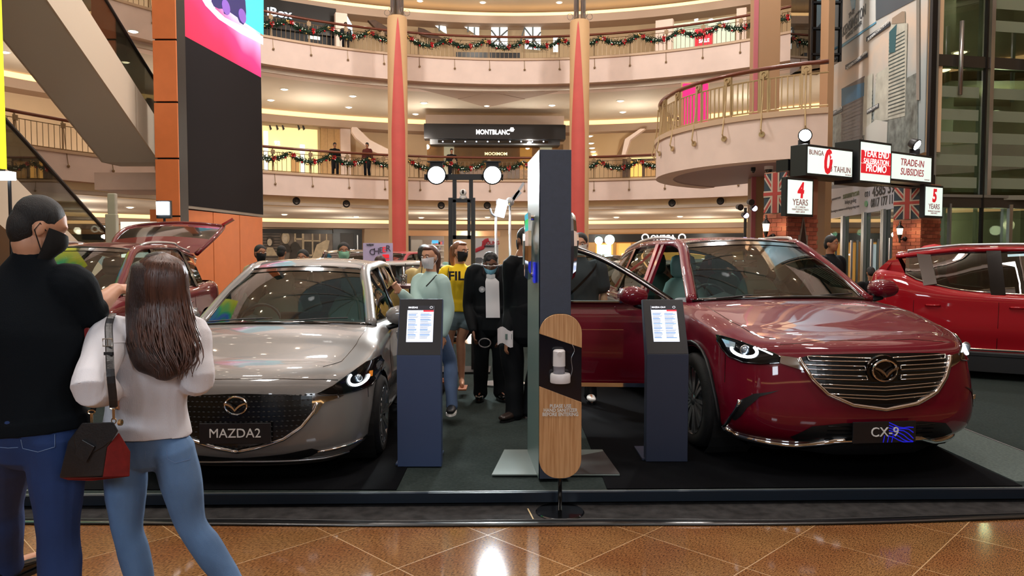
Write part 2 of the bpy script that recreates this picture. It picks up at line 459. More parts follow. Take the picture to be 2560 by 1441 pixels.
# ------------------------------------------------------------------ garlands
def garland_parts(seed, W=1.72, sag=.30):
    r = random.Random(seed); f = MB(); reds = MB(); gold = MB(); lights = MB()
    def c(t): return V((W * (t - .5), 0, -sag * 4 * t * (1 - t)))
    for i in range(520):
        t = r.random(); p = c(t) + V((r.gauss(0, .02), r.gauss(0, .055), r.gauss(0, .06)))
        d = V((r.gauss(0, 1), r.gauss(0, 1), r.gauss(0, 1))).normalized() * r.uniform(.08, .16)
        w = d.orthogonal().normalized() * .017
        f.add([p - w, p + w, p + d], [(0, 1, 2)]); w2 = d.cross(w).normalized() * .017
        f.add([p - w2, p + w2, p + d], [(0, 1, 2)])
    f.tube([c(i / 10) for i in range(11)], .055, 6)
    for t in (.1, .62):
        p = c(t) + V((0, -.07, .02))
        for k in range(6):
            a = k * PI / 3 + r.random(); d = V((math.cos(a), -.35, math.sin(a))) * .11; w = V((-math.sin(a), 0, math.cos(a))) * .04
            reds.add([p, p + d * .6 + w, p + d, p + d * .6 - w], [(0, 1, 2, 3)])
    for t in (.3, .62, .9): reds.ball(c(t) + V((0, -.06, -.09)), .042, 8, 6)
    for t in (.02, .98): gold.ball(c(t) + V((0, -.08, -.02)), .05, 8, 6); gold.ball(c(t) + V((.05, -.08, -.09)), .03, 6, 5)
    gold.ball(c(.45) + V((0, -.05, -.12)), .035, 8, 6)
    for i in range(16): lights.ball(c(r.random()) + V((0, -.07, r.uniform(-.06, .06))), .011, 5, 4)
    return f.mesh('foliage'), reds.mesh('red_ornaments', True), gold.mesh('gold_ornaments', True), lights.mesh('fairy_lights')
MG = [mat('garland_green', '#1b3a26', .7, var=.5, scale=20), mat('ornament_red', '#b3101c', .3), mat('ornament_gold', '#d9b777', .25, metal=.7), mat('fairy_light', '#fff3d0', .4, emit=5)]
GP = [garland_parts(s) for s in (1, 2, 3)]
for g in GP:
    for me, m in zip(g, MG): me.materials.append(m)
def garland(p, rz, i, label, group, s=1):
    t = thing('garland', label, 'garland', p, rz, group)
    t.scale = (s, 1, 1)
    for nm, me in zip(('foliage', 'red_ornaments', 'gold_ornaments', 'fairy_lights'), GP[i % 3]):
        ob(nm, me, None, t, kind='stuff')
for lv, z, lo, hi in (('lower', Z2, -45, 34), ('upper', Z3, -45, 54)):
    a = lo; i = 0
    while a < hi:
        garland(ring_pt(a, 15.98, z + .84 + rnd.uniform(-.05, .03)), -math.radians(a), i, '%s green christmas garland swag with red ornaments on the %s gallery railing' % (ordl(i), lv), 'garland swags on the %s railing' % lv)
        a += 6.15; i += 1

# ------------------------------------------------------------------ loudspeakers in the lower band
for si, (px, py) in enumerate(((741, 503), (866, 510), (1103, 514), (1218, 514), (1680, 508), (1801, 503))):
    r = ray(px, py); best = None                      # meet the band's cylinder r = 16.45
    a_ = r.x ** 2 + r.y ** 2; b_ = -2 * (r.x * RC.x + r.y * RC.y); c_ = RC.x ** 2 + RC.y ** 2 - 16.4 ** 2
    k = (-b_ + math.sqrt(b_ * b_ - 4 * a_ * c_)) / (2 * a_); p = CO + r * k
    an = math.atan2(p.x - RC.x, p.y - RC.y)
    t = thing('speaker', '%s round black loudspeaker set in the cream band under the lower gallery' % ordl(si, 6), 'speaker', p, -an, 'round loudspeakers in the gallery band')
    ob('mounting_plate', MB().box((0, .02, 0), (.42, .03, .38)), MATS['cream_band'], t)
    ob('speaker_ring', MB().lathe([(.10, -.02), (.15, -.03), (.165, 0), (.10, .0)], n=20, axis='Y'), M_black, t, smooth=True)
    ob('speaker_cone', MB().lathe([(.001, -.025), (.05, -.03), (.06, 0), (.1, 0)], n=16, axis='Y'), mat('speaker_cone', '#3a3632', .5), t)

# ------------------------------------------------------------------ the two tall columns
for (px, ptop, off, where) in ((997, 42, 12, 'left of'), (1447, 52, -14, 'right of')):
    d = 30.5; p = at(px, 634, d); zt = at(px, ptop, d).z
    t = thing('atrium_column', 'tall round cream column with red tapering stripe, %s the watch pen shop sign' % where, 'column', (p.x, p.y, 0))
    rr = .40
    ob('shaft', MB().lathe([(rr, 0), (rr, zt - .12), (rr * .93, zt - .03), (rr * .8, zt), (.001, zt)], n=28), mat('column_cream', '#c9a478', .7, var=.04, scale=1), t, auto=30)
    c0 = -PI / 2 + math.radians(off)
    rows = []
    for i in range(25):
        z = zt - .12 - (zt - .12) * (i / 24) ** 1.3 if i else zt - .12
        hw = math.radians(42) * min(1, ((zt - .12 - z) / 4.6) ** .72)
        rows.append([V(((rr + .012) * math.cos(c0 + hw * (2 * j / 8 - 1)), (rr + .012) * math.sin(c0 + hw * (2 * j / 8 - 1)), z)) for j in range(9)])
    ob('red_stripe', MB().grid(rows), M_red, t, smooth=True, label='red tapering stripe')
    for k in range(4):
        a = k * PI / 2 + .6
        ob('steel_pipe', MB().cyl((.2 * math.cos(a), .2 * math.sin(a), zt - .05), (.2 * math.cos(a), .2 * math.sin(a), 15.3), .09, n=12), M_steel, t, smooth=True)
    mb = MB()
    for k in range(6):
        a = k * PI / 3
        c = V((.4 * math.cos(a), .4 * math.sin(a), zt + .16))
        mb.tube([c + V((math.cos(b) * .12 * math.cos(a), math.cos(b) * .12 * math.sin(a), math.sin(b) * .12)) for b in [q * PI / 5 for q in range(10)]], .01, 4, closed=True)
    ob('wire_rings', mb, M_steel, t, kind='stuff')
# ================================================================== pillar with the large screen
def scr(name, col, e=1.0): return mat(name, col, .6, emit=e, ecol=col)
A = at(455, 634, 20.3); B = at(660, 634, 25.5)            # the screen's foot line
A = V((A.x, A.y, 0)); B = V((B.x, B.y, 0))
U = (B - A).normalized(); N = V((U.y, -U.x, 0))             # N faces the atrium
zb, zt = 2.88, 13.0
L = (B - A).length
t = thing('video_wall', 'tall video screen showing a pink road with a dark car, lower part switched off', 'screen', A)
def scr_pt(u, z, off=0): return U * u + N * off + V((0, 0, z))
def scr_poly(name, pts, m, off, parent=t, **k):
    return ob(name, MB().prism([(u, z) for u, z in pts], U, V((0, 0, 1)), N, .01, o=N * off), m, parent, **k)
scr_poly('casing', [(0, zb), (L, zb), (L, zt), (0, zt)], mat('screen_casing', '#8f8a80', .4, metal=.3), -.45)
ob('casing_side', MB().prism([(0, zb), (L, zb), (L, zt), (0, zt)], U, V((0, 0, 1)), -N, .5), MATS['screen_casing'], t)
scr_poly('dark_panel', [(.06, zb + .08), (L - .06, zb + .08), (L - .06, 7.6), (.06, 7.6)], mat('screen_off', '#1d1b1e', .8, spec=.2), .01, label='switched-off lower part of the screen')
def pinkmat():
    m = bpy.data.materials.new('screen_pink'); m.use_nodes = True; nt = m.node_tree; b = nt.nodes['Principled BSDF']
    b.inputs['Base Color'].default_value = (.02, .02, .02, 1); b.inputs['Roughness'].default_value = .6
    tc = nt.nodes.new('ShaderNodeTexCoord'); sp = nt.nodes.new('ShaderNodeSeparateXYZ'); nt.links.new(tc.outputs['Object'], sp.inputs[0])
    nz = nt.nodes.new('ShaderNodeTexNoise'); nz.inputs['Scale'].default_value = .5; nt.links.new(tc.outputs['Object'], nz.inputs[0])
    ad = nt.nodes.new('ShaderNodeMath'); ad.operation = 'MULTIPLY_ADD'; ad.inputs[1].default_value = 1.2; nt.links.new(nz.outputs[0], ad.inputs[0]); nt.links.new(sp.outputs[2], ad.inputs[2])
    ad2 = nt.nodes.new('ShaderNodeMath'); ad2.operation = 'MULTIPLY_ADD'; ad2.inputs[1].default_value = .35
    nt.links.new(sp.outputs[1], ad2.inputs[0]); nt.links.new(ad.outputs[0], ad2.inputs[2])
    mr = nt.nodes.new('ShaderNodeMapRange'); mr.inputs[1].default_value = 8.0; mr.inputs[2].default_value = 12.3
    nt.links.new(ad2.outputs[0], mr.inputs[0])
    r = nt.nodes.new('ShaderNodeValToRGB'); e = r.color_ramp.elements
    e[0].position = 0; e[0].color = lin('#e6003f'); e[1].position = 1; e[1].color = lin('#25b7cf')
    for q, c in ((.3, '#ec0a5c'), (.5, '#e8308a'), (.62, '#f3a8e6'), (.7, '#f6ecff'), (.82, '#8be4f0')):
        x = e.new(q); x.color = lin(c)
    nt.links.new(mr.outputs[0], r.inputs[0]); nt.links.new(r.outputs[0], b.inputs['Emission Color']); b.inputs['Emission Strength'].default_value = 1.15
    return m
scr_poly('lit_picture', [(.06, 7.6), (L - .06, 7.6), (L - .06, zt - .1), (.06, zt - .1)], pinkmat(), .012, label='lit pink and cyan picture')
# dark car on the lit picture (flat print of the screen)
def spt(px, py):
    r = ray(px, py); k = (A - CO).dot(N) / r.dot(N); p = CO + r * k - A; return (p.dot(U), p.z)
scr_poly('white_streak', [spt(*q) for q in ((498, -10), (526, -10), (536, 22), (560, 44), (600, 64), (656, 92), (656, 112), (600, 84), (545, 48), (512, 14))], scr('screen_streak', '#f4d8f4', 1.1), .018)
scr_poly('cyan_field', [spt(*q) for q in ((606, -10), (657, -10), (657, 88), (612, 58), (609, 20))], scr('screen_cyan', '#3fc0cc', 1.0), .018)
carp = [spt(*q) for q in ((526, -14), (526, 4), (532, 16), (545, 22), (556, 22), (558, 34), (566, 38), (572, 30), (592, 44), (597, 56), (606, 62), (612, 52), (613, 30), (611, 2), (604, -14))]
scr_poly('pictured_car', carp, mat('screen_car', '#1b1a4a', .5, emit=.8, ecol='#262068'), .024, label='dark blue car in the picture')
for u, z in (spt(562, 18), spt(603, 40)):
    scr_poly('pictured_wheel', [(u + .26 * math.cos(a * PI / 8), z + .22 * math.sin(a * PI / 8)) for a in range(16)], mat('screen_wheel', '#7a54b0', .5, emit=.6), .036)
# orange clad pillar beneath and behind
t = thing('orange_pillar', 'pillar clad in orange panels beneath and behind the large video screen', 'pillar', (0, 0, 0))
P0 = A - U * 1.3 - N * .50; P1 = A - U * 1.3 - N * 1.05
JZ = [0, .9, 2.6, 4.1, 5.55, 7.15, 9.4, 11.6, 13.8]
cl = at(394, 634, 19.4); cr = at(452, 634, 19.4)
w = cr.x - cl.x
ob('core', MB().box(((cl.x + cr.x) / 2, 19.4 + .32, 7.6), (w - .04, .5, 15.2)), M_black, t)
for a, b in zip(JZ, JZ[1:]):
    ob('panel', MB().box(((cl.x + cr.x) / 2, 19.4, (a + b) / 2), (w, .05, b - a - .045)), M_orange, t, bev=.008)
# base block under the screen
Q0 = at(455, 634, 20.5); Q1 = at(655, 634, 25.3)
u2 = (V((Q1.x, Q1.y, 0)) - V((Q0.x, Q0.y, 0))); l2 = u2.length; u2 = u2.normalized(); n2 = V((u2.y, -u2.x, 0))
o = V((Q0.x, Q0.y, 0))
ob('core', MB().prism([(0, 0), (l2, 0), (l2, 2.86), (0, 2.86)], u2, V((0, 0, 1)), -n2, .6, o=o - n2 * .05), M_black, t)
for k in range(3):
    ob('panel', MB().prism([(l2 / 3 * k + .02, 0), (l2 / 3 * (k + 1) - .02, 0), (l2 / 3 * (k + 1) - .02, 2.85), (l2 / 3 * k + .02, 2.85)], u2, V((0, 0, 1)), n2, .04, o=o), M_orange, t)
ob('panel', MB().box((Q0.x - .42, Q0.y - .02, 1.42), (.84, .05, 2.84)), M_orange, t)

# ================================================================== yellow screen at the very left (its edge shows, its picture is mirrored in the cars)
def floral():
    m = bpy.data.materials.new('floral_screen'); m.use_nodes = True; nt = m.node_tree; b = nt.nodes['Principled BSDF']
    b.inputs['Base Color'].default_value = (.02, .02, .02, 1); b.inputs['Roughness'].default_value = .6
    tc = nt.nodes.new('ShaderNodeTexCoord'); sp = nt.nodes.new('ShaderNodeSeparateXYZ'); nt.links.new(tc.outputs['Object'], sp.inputs[0])
    mr = nt.nodes.new('ShaderNodeMapRange'); mr.inputs[1].default_value = -2.6; mr.inputs[2].default_value = 2.6; nt.links.new(sp.outputs[1], mr.inputs[0])
    r = nt.nodes.new('ShaderNodeValToRGB'); e = r.color_ramp.elements; e[0].position = 0; e[0].color = lin('#1f8f2a'); e[1].position = 1; e[1].color = lin('#f5ee1c')
    for q, c in ((.2, '#2a6df0'), (.35, '#17c23a'), (.5, '#1f8f2a'), (.62, '#17c23a'), (.72, '#2a6df0'), (.8, '#19d27a'), (.9, '#c9e62a')):
        x = e.new(q); x.color = lin(c)
    nz = nt.nodes.new('ShaderNodeTexVoronoi'); nz.inputs['Scale'].default_value = .8; nt.links.new(tc.outputs['Object'], nz.inputs[0])
    mx = nt.nodes.new('ShaderNodeMath'); mx.operation = 'MULTIPLY_ADD'; mx.inputs[1].default_value = .22
    ds = nt.nodes.new('ShaderNodeMath'); ds.operation = 'SUBTRACT'; ds.inputs[1].default_value = .08
    nt.links.new(nz.outputs[0], mx.inputs[0]); nt.links.new(mr.outputs[0], mx.inputs[2]); nt.links.new(mx.outputs[0], ds.inputs[0])
    nt.links.new(ds.outputs[0], r.inputs[0]); nt.links.new(r.outputs[0], b.inputs['Emission Color']); b.inputs['Emission Strength'].default_value = 1.6
    return m
E = at(24, 634, 13.0)
t = thing('floral_screen', 'bright yellow edge of a tall screen at the left border of the picture', 'screen', (E.x, 10.4, 0))
ob('display', MB().box((-.03, 0, 6.6), (.06, 5.2, 7.0)), floral(), t)
ob('casing', MB().box((-.2, 0, 6.6), (.28, 5.3, 7.1)), M_black, t)
ob('stand_post', MB().box((-.25, -2.0, 1.55), (.2, .3, 3.1)).box((-.25, 2.0, 1.55), (.2, .3, 3.1)), M_black, t)

# ================================================================== escalators on the left
M_esc = mat('escalator_grey', '#c4c1b6', .6, metal=.0); M_escl = mat('escalator_light', '#cdbfab', .6)
M_dglass = glass('dark_glass', '#5a5f5a', k=.12); M_bglass = glass('balustrade_glass', '#b4b6ac', k=.08); M_hand = mat('black_rubber', '#101113', .4)
def escalator(label, X0, X1, y0, z0, run, glass_z, lower_flat=1.0):
    dz = run * .577
    t = thing('escalator', label, 'escalator', ((X0 + X1) / 2, y0, z0))
    o = -t.location
    T = 1.28
    prof = [(y0 + lower_flat, z0), (y0, z0), (y0 - run, z0 + dz), (y0 - run, z0 + dz + T), (y0 - .2, z0 + T - .05), (y0 + lower_flat, z0 + T - .1)]
    ob('truss_underside', MB().prism(prof, V((0, 1, 0)), V((0, 0, 1)), V((1, 0, 0)), X1 - X0 - .06, o=V((X0 + .03, 0, 0)) + o), M_esc, t)
    for x in (X0, X1 - .04):
        ob('side_cladding', MB().prism([(a, b + .0) for a, b in prof], V((0, 1, 0)), V((0, 0, 1)), V((1, 0, 0)), .05, o=V((x, 0, 0)) + o), M_escl, t)
        top = [(y0 + lower_flat, z0 + T - .08), (y0 - .2, z0 + T - .03), (y0 - run, z0 + dz + T)]
        ob('glass_balustrade', MB().prism([top[0], top[1], top[2], (top[2][0], top[2][1] + .85), (top[1][0] + .2, top[1][1] + .85), (top[0][0], top[0][1] + .8)], V((0, 1, 0)), V((0, 0, 1)), V((1, 0, 0)), .012, o=V((x + .02, 0, 0)) + o), M_bglass, t)
        pts = spline([(x + .025, y0 + lower_flat, z0 + T + .3), (x + .025, y0 + lower_flat + .22, z0 + T + .6), (x + .025, y0 + lower_flat - .1, z0 + T + .85), (x + .025, y0 + .0, z0 + T + .87), (x + .025, y0 - run * .5, z0 + dz * .5 + T + .88), (x + .025, y0 - run, z0 + dz + T + .9)], 24)
        ob('handrail', MB().tube([p + o for p in pts], .045, 8), M_hand, t, smooth=True)
    for i in range(int(run / .4)):
        ob('step', MB().box(((X0 + X1) / 2, y0 - .4 * i - .2, z0 + T - .18 + .231 * i), (X1 - X0 - .3, .4, .2)).shift(o), mat('step_metal', '#4a4b4c', .4, metal=.7), t)
    return t
escalator('broad grey upper escalator rising past the top left corner', -11.35, -9.75, 20.6, 4.15, 11.5, 1)
escalator('lower escalator with black handrail behind the man in black', -11.6, -9.65, 19.3, -.9, 9.3, 1, lower_flat=1.4)
t = thing('landing', 'pale landing block where the upper escalator meets the lower gallery', 'landing', at(385, 420, 21.5) - V((0, 0, 0)))
ob('slab', MB().box((-.7, 1.3, -.35), (2.4, 2.0, .5)), M_cream, t)
ob('white_block', MB().box((.25, .2, .25), (.3, .25, 1.2)), M_cream, t)
ob('newel_post', MB().box((.12, -.4, 1.4), (.12, .12, 1.0)), M_black, t)

# ================================================================== protruding balcony on the right
BC = V((8.8, 21.2)); BR = 4.62
def bpt(th, r, z): a = math.radians(th); return V((BC.x + r * math.cos(a), BC.y + r * math.sin(a), z))
def arc_solid(prof, a0, a1, n=40): return MB().grid([[bpt(a0 + (a1 - a0) * i / n, r, z) for i in range(n + 1)] for r, z in prof + [prof[0]]])
T0, T1 = 120, 249
ob('trim_14', arc_solid([(BR, 3.82), (BR, 4.84), (BR - .5, 4.84), (BR - .5, 3.82)], T0, T1), M_cream, kind='structure', auto=30)
ob('trim_15', arc_solid([(BR + .05, 4.8), (BR + .05, 4.93), (BR - .4, 4.93), (BR - .4, 4.8)], T0, T1), MATS['stone_capping'], kind='structure', auto=30)
ob('ceiling_8', arc_solid([(BR - .3, 3.84), (BR - .3, 3.95), (.05, 3.95), (.05, 3.84)], T0, T1), mat('lilac_soffit', '#a48f95', .7), kind='structure')
ob('floor_4', arc_solid([(BR - .1, 4.78), (BR - .1, 4.88), (.05, 4.88), (.05, 4.78)], T0, T1), MATS['gallery_floor'], kind='structure')
M_brass = mat('gold_beige_metal', '#b8a076', .4, metal=.3)
t = thing('balcony_railing', 'gold-coloured railing with brown handrail on the rounded balcony beside the tower banner', 'railing', bpt(200, BR, 4.93))
o = -t.location
TH = lambda i, n: T0 + (T1 - T0) * i / n
ob('top_rail', MB().tube([bpt(TH(i, 40), BR - .12, 5.98) for i in range(41)], (.055, .075), 8).shift(o), M_rail, t, smooth=True, label='brown wooden handrail')
ob('middle_rail', MB().tube([bpt(TH(i, 40), BR - .12, 5.74) for i in range(41)], .02, 5).shift(o), M_brass, t)
ob('bottom_rail', MB().tube([bpt(TH(i, 40), BR - .12, 5.0) for i in range(41)], .022, 5).shift(o), M_brass, t)
bal = MB().box((0, 0, .37), (.026, .026, .74)).mesh('baluster'); bal.materials.append(M_brass)
pst = MB().box((-.09, 0, .52), (.045, .035, 1.04)).box((.09, 0, .52), (.045, .035, 1.04)).box((0, -.02, .9), (.2, .03, .2))
pst.lathe([(.05, -.06), (.075, -.06), (.075, -.04), (.05, -.04), (.05, -.06)], c=(0, 0, .9), n=12, axis='Y')
pst.tube([(0, -.07, .88), (.0, -.09, .4), (.0, -.15, 0), (.02, -.24, -.42), (.02, -.2, -.5)], .02, 6).lathe([(.001, 0), (.07, 0), (.07, .04), (.001, .04)], c=(.02, -.19, -.52), n=12, axis='Y')
pme = pst.mesh('post'); pme.materials.append(M_brass)
npost = 11
for k in range(npost):
    th = T1 - 6 - k * 12.0
    ob('post', pme, M_brass, t, loc=bpt(th, BR - .12, 4.95) + o, rz=math.radians(th + 90))
    if k < npost - 1:
        for q in range(1, 7):
            th2 = th - 12.0 * q / 7
            ob('baluster', bal, M_brass, t, loc=bpt(th2, BR - .12, 5.0) + o, rz=math.radians(th2 + 90))
def column(name, label, px0, px1, d, z0, z1, m, depth=.7):
    a = at(px0, 634, d); b = at(px1, 634, d)
    t = thing(name, label, 'pillar', ((a.x + b.x) / 2, d + depth / 2, z0))
    ob('shaft', MB().box((0, 0, (z1 - z0) / 2), (b.x - a.x, depth, z1 - z0)), m, t, bev=.01)
    return t
p = column('square_pillar', 'square brown pillar rising through the rounded balcony', 1886, 1942, 21.5, 0, 15.3, mat('brown_pillar', '#a37f5c', .6))
ob('pink_edge', MB().box((-.38, -.36, 7.6), (.12, .06, 15.2)), mat('pillar_pink', '#b4626a', .6), p)
# pink backlit panel and stair beyond the balcony
t = thing('lit_panel', 'pink backlit panel behind the rounded balcony railing', 'panel', at(1738, 262, 22.5) - V((0, 0, .0)))
ob('panel_face', MB().box((0, 0, 0), (.75, .06, 1.25)), scr('pink_panel', '#e0186a', 1.0), t)
ob('panel_frame', MB().box((0, .06, 0), (.85, .06, 1.35)), M_brass, t)
# glazed lift shaft
a = at(1998, 80, 20.5); b = at(2066, 80, 19.0)
t = thing('glass_lift', 'dark glazed lift shaft above the rounded balcony', 'lift', (8.62, 21.4, 6.9))
ob('cabin', MB().box((.0, .3, 2.9), (.6, .7, 5.6)), mat('lift_dark', '#2f2a25', .4), t)
ob('glazing', MB().box((0, 0, 2.9), (.8, 1.5, 5.8)), M_dglass, t)
for x in (-.4, 0, .4):
    ob('mullion', MB().box((x, -.8, 2.9), (.05, .05, 5.8)), M_black, t)
for z in (.2, .9, 1.6, 2.6, 3.6, 4.6, 5.6):
    ob('transom', MB().box((0, -.8, z), (.8, .05, .05)), M_black, t)
column('narrow_pillar', 'narrow tan pillar edge between the glass lift and the tower banner', 2060, 2076, 19.8, 0, 15, MATS['brown_pillar'], .5)

# ================================================================== banner wall
W0 = V((10.02, 23.5, 0)); W1 = V((8.87, 16.0, 0))
WU = (W1 - W0).normalized(); WN = V((-abs(WU.y), WU.x if WU.x > 0 else -WU.x, 0)); WN = V((WU.y, -WU.x, 0))
if WN.x > 0: WN = -WN
WL = (W1 - W0).length
ob('wall_right', MB().prism([(0, 3.8), (WL, 3.8), (WL, 15), (0, 15)], WU, V((0, 0, 1)), -WN, .3, o=W0), M_wall, kind='structure')
def wpt(px, py):     # photo pixel on the banner wall -> (u,z)
    r = ray(px, py); n = WN; k = (W0 - CO).dot(n) / r.dot(n); p = CO + r * k - W0
    return (p.dot(WU), p.z)
def wflat(name, pxs, m, off, t, dep=.01, **k):
    pts = [wpt(*p) for p in pxs]
    return ob(name, MB().prism(pts, WU, V((0, 0, 1)), WN, dep, o=W0 + WN * off - t.location), m, t, **k)
WR = Matrix((( WU.x, 0, WN.x), (WU.y, 0, WN.y), (0, 1, 0)))       # text lies on the wall
def wtext(s, px, py, h, m, t, off=.052, sx=1, bold=0, align='CENTER', shear=0, wpx=None):
    u, z = wpt(px, py); p = W0 + WU * u + V((0, 0, z)) + WN * off - t.location
    if wpx:
        k = text('tmp', s, h, m, None, bold=bold); w_ = max(k.dimensions.x, .001); bpy.data.objects.remove(k)
        sx = abs(wpt(px + wpx / 2, py)[0] - wpt(px - wpx / 2, py)[0]) / w_
    return text('lettering', s, h, m, t, loc=p, rot=WR, sx=sx, bold=bold, align=align, shear=shear)
M_alu0 = mat('banner_frame_grey', '#9a9a94', .4, metal=.4)
t = thing('tower_banner', 'tall banner with high-rise towers against a pale sky', 'banner', W0 + V((0, 0, 3.8)))
def skymat():
    m = mat('banner_sky', '#b9c6c4', .6); nt = m.node_tree; b = nt.nodes['Principled BSDF']
    tc = nt.nodes.new('ShaderNodeTexCoord'); sp = nt.nodes.new('ShaderNodeSeparateXYZ'); nt.links.new(tc.outputs['Object'], sp.inputs[0])
    nz = nt.nodes.new('ShaderNodeTexNoise'); nz.inputs['Scale'].default_value = .9; nz.inputs['Detail'].default_value = 6; nt.links.new(tc.outputs['Object'], nz.inputs[0])
    ad = nt.nodes.new('ShaderNodeMath'); ad.operation = 'MULTIPLY_ADD'; ad.inputs[1].default_value = 2.2; nt.links.new(nz.outputs[0], ad.inputs[0]); nt.links.new(sp.outputs[2], ad.inputs[2])
    mr = nt.nodes.new('ShaderNodeMapRange'); mr.inputs[1].default_value = .8; mr.inputs[2].default_value = 6.5; nt.links.new(ad.outputs[0], mr.inputs[0])
    r = nt.nodes.new('ShaderNodeValToRGB'); e = r.color_ramp.elements; e[0].color = lin('#8f9ea3'); e[1].color = lin('#96bccb')
    for q, c in ((.35, '#a9b6b8'), (.55, '#d6c4b2'), (.7, '#c3c6c3')):
        x = e.new(q); x.color = lin(c)
    nt.links.new(mr.outputs[0], r.inputs[0]); nt.links.new(r.outputs[0], b.inputs['Base Color'])
    return m
ob('banner_cloth', MB().prism([(0.02, 0), (WL, 0), (WL, 9.6), (0.02, 9.6)], WU, V((0, 0, 1)), WN, .02, o=WN * .01), skymat(), t)
wflat('logo_field', [(2076, -60), (2193, -60), (2193, 54), (2076, 132)], mat('banner_white', '#cfd2cf', .6), .032, t)
wflat('grey_field', [(2194, -60), (2306, -60), (2306, -8), (2194, 51)], mat('banner_grey', '#4a545c', .6), .032, t)
wflat('banner_frame', [(2298, -60), (2305, -60), (2305, 250), (2298, 250)], M_alu0, .05, t)
wflat('blue_edge', [(2075, 134), (2194, 54), (2194, 58), (2075, 142)], mat('banner_cyan', '#5f9fbd', .6), .036, t)
M_bd = [mat('tower_teal', '#2c5f68', .6), mat('tower_pale', '#b9bcb0', .6, var=.2, scale=3), mat('tower_blue', '#1c5d80', .6), mat('tower_grey', '#5a5350', .6), mat('tower_win', '#4e5e5c', .6), mat('city_grey', '#77807c', .6, var=.45, scale=6)]
wflat('printed_city', [(2068, 300), (2100, 285), (2150, 292), (2200, 300), (2262, 200), (2300, 180), (2299, 400), (2068, 470)], M_bd[5], .036, t, label='printed low city')
wflat('printed_tower', [(2228, 85), (2237, 45), (2262, 28), (2268, 28), (2268, 58), (2274, 58), (2268, 290), (2222, 300)], M_bd[1], .042, t, label='printed tall tower')
wflat('printed_tower', [(2229, 80), (2248, 60), (2244, 130), (2229, 133)], M_bd[0], .046, t)
wflat('printed_tower', [(2236, 60), (2237, 45), (2262, 28), (2268, 28), (2268, 56), (2250, 58)], mat('tower_tan', '#9a8a78', .6), .05, t)
wflat('printed_tower', [(2196, 185), (2228, 165), (2225, 300), (2190, 305)], M_bd[1], .043, t)
wflat('printed_tower', [(2164, 195), (2187, 184), (2183, 330), (2160, 340)], M_bd[1], .044, t)
wflat('printed_tower', [(2109, 222), (2166, 190), (2164, 240), (2160, 395), (2107, 400)], M_bd[3], .047, t)
wflat('printed_tower', [(2109, 222), (2166, 206), (2165, 240), (2109, 266)], M_bd[2], .05, t)
wflat('printed_tower', [(2168, 320), (2195, 300), (2225, 305), (2222, 380), (2165, 392)], mat('tower_white', '#c9ccc6', .6), .05, t)
mb = MB()
def line_on(px0, py0, px1, py1, off, w=.035):
    a = wpt(px0, py0); b = wpt(px1, py1)
    A_ = WU * a[0] + V((0, 0, a[1] - 3.8)) + WN * off; B_ = WU * b[0] + V((0, 0, b[1] - 3.8)) + WN * off
    mb.bar(A_, B_, w, .006, side=(0, 0, 1))
for k in range(22): line_on(2228 - k * .2, 100 + k * 9.2, 2268, 78 + k * 9.6, .049)
for k in range(13): line_on(2195 - k * .3, 190 + k * 9, 2226, 174 + k * 9.4, .049)
for k in range(14): line_on(2163 - k * .2, 200 + k * 9.5, 2186, 190 + k * 9.6, .05)
ob('printed_windows', mb, M_bd[4], t, kind='stuff')
mb = MB()
for k in range(17): line_on(2109, 262 + k * 8.4, 2163, 236 + k * 9.2, .054, .03)
for k in range(4): line_on(2112 + k * 13, 262 - k * 7, 2111 + k * 13, 398, .054, .03)
ob('printed_floors', mb, mat('tower_line', '#9b9a9c', .6), t, kind='stuff')
M_nav = mat('banner_navy', '#26333f', .6); M_wt = mat('banner_letter_white', '#dfe3e3', .6)
for (x0, y0, x1, y1, s) in ((2172, 98, 2231, 58, 'THE KENSINGTON ROYAL SUITES'), (2119, 168, 2174, 136, 'THE KENSINGTON OFFICE TOWER'), (2173, 280, 2203, 263, 'KENSINGTON PARK'), (2073, 290, 2112, 272, 'THE KENSINGTON COMMERCIAL')):
    wflat('caption_bar', [(x0, y0 - 5), (x1, y1 - 5), (x1, y1 + 6), (x0, y0 + 6)], M_nav, .055, t)
    a = wpt(x0, y0); b = wpt(x1, y1); wd_ = abs(b[0] - a[0])
    tt = wtext(s, (x0 + x1) / 2, (y0 + y1) / 2, .1, M_wt, t, off=.067); k_ = wd_ * .92 / max(tt.dimensions.x, tt.dimensions.y, .01)
    c_ = sum((v.co for v in tt.data.vertices), V()) / len(tt.data.vertices)
    tt.data.transform(Matrix.Translation(c_) @ Matrix.Scale(k_, 4) @ Matrix.Translation(-c_))
M_bt = mat('banner_letter_grey', '#4f5559', .6)
wtext('KENSINGTON', 2139, 54, .42, M_bt, t, wpx=56); wtext('THE', 2133, 34, .2, M_bt, t, wpx=14); wtext('OFFICE TOWER', 2138, 76, .17, M_bt, t, wpx=40)
wflat('blue_emblem', [(2126, -20), (2131, 4), (2134, 26), (2138, 20), (2141, 24), (2144, -20)], mat('emblem_blue', '#4a93b5', .5), .04, t)
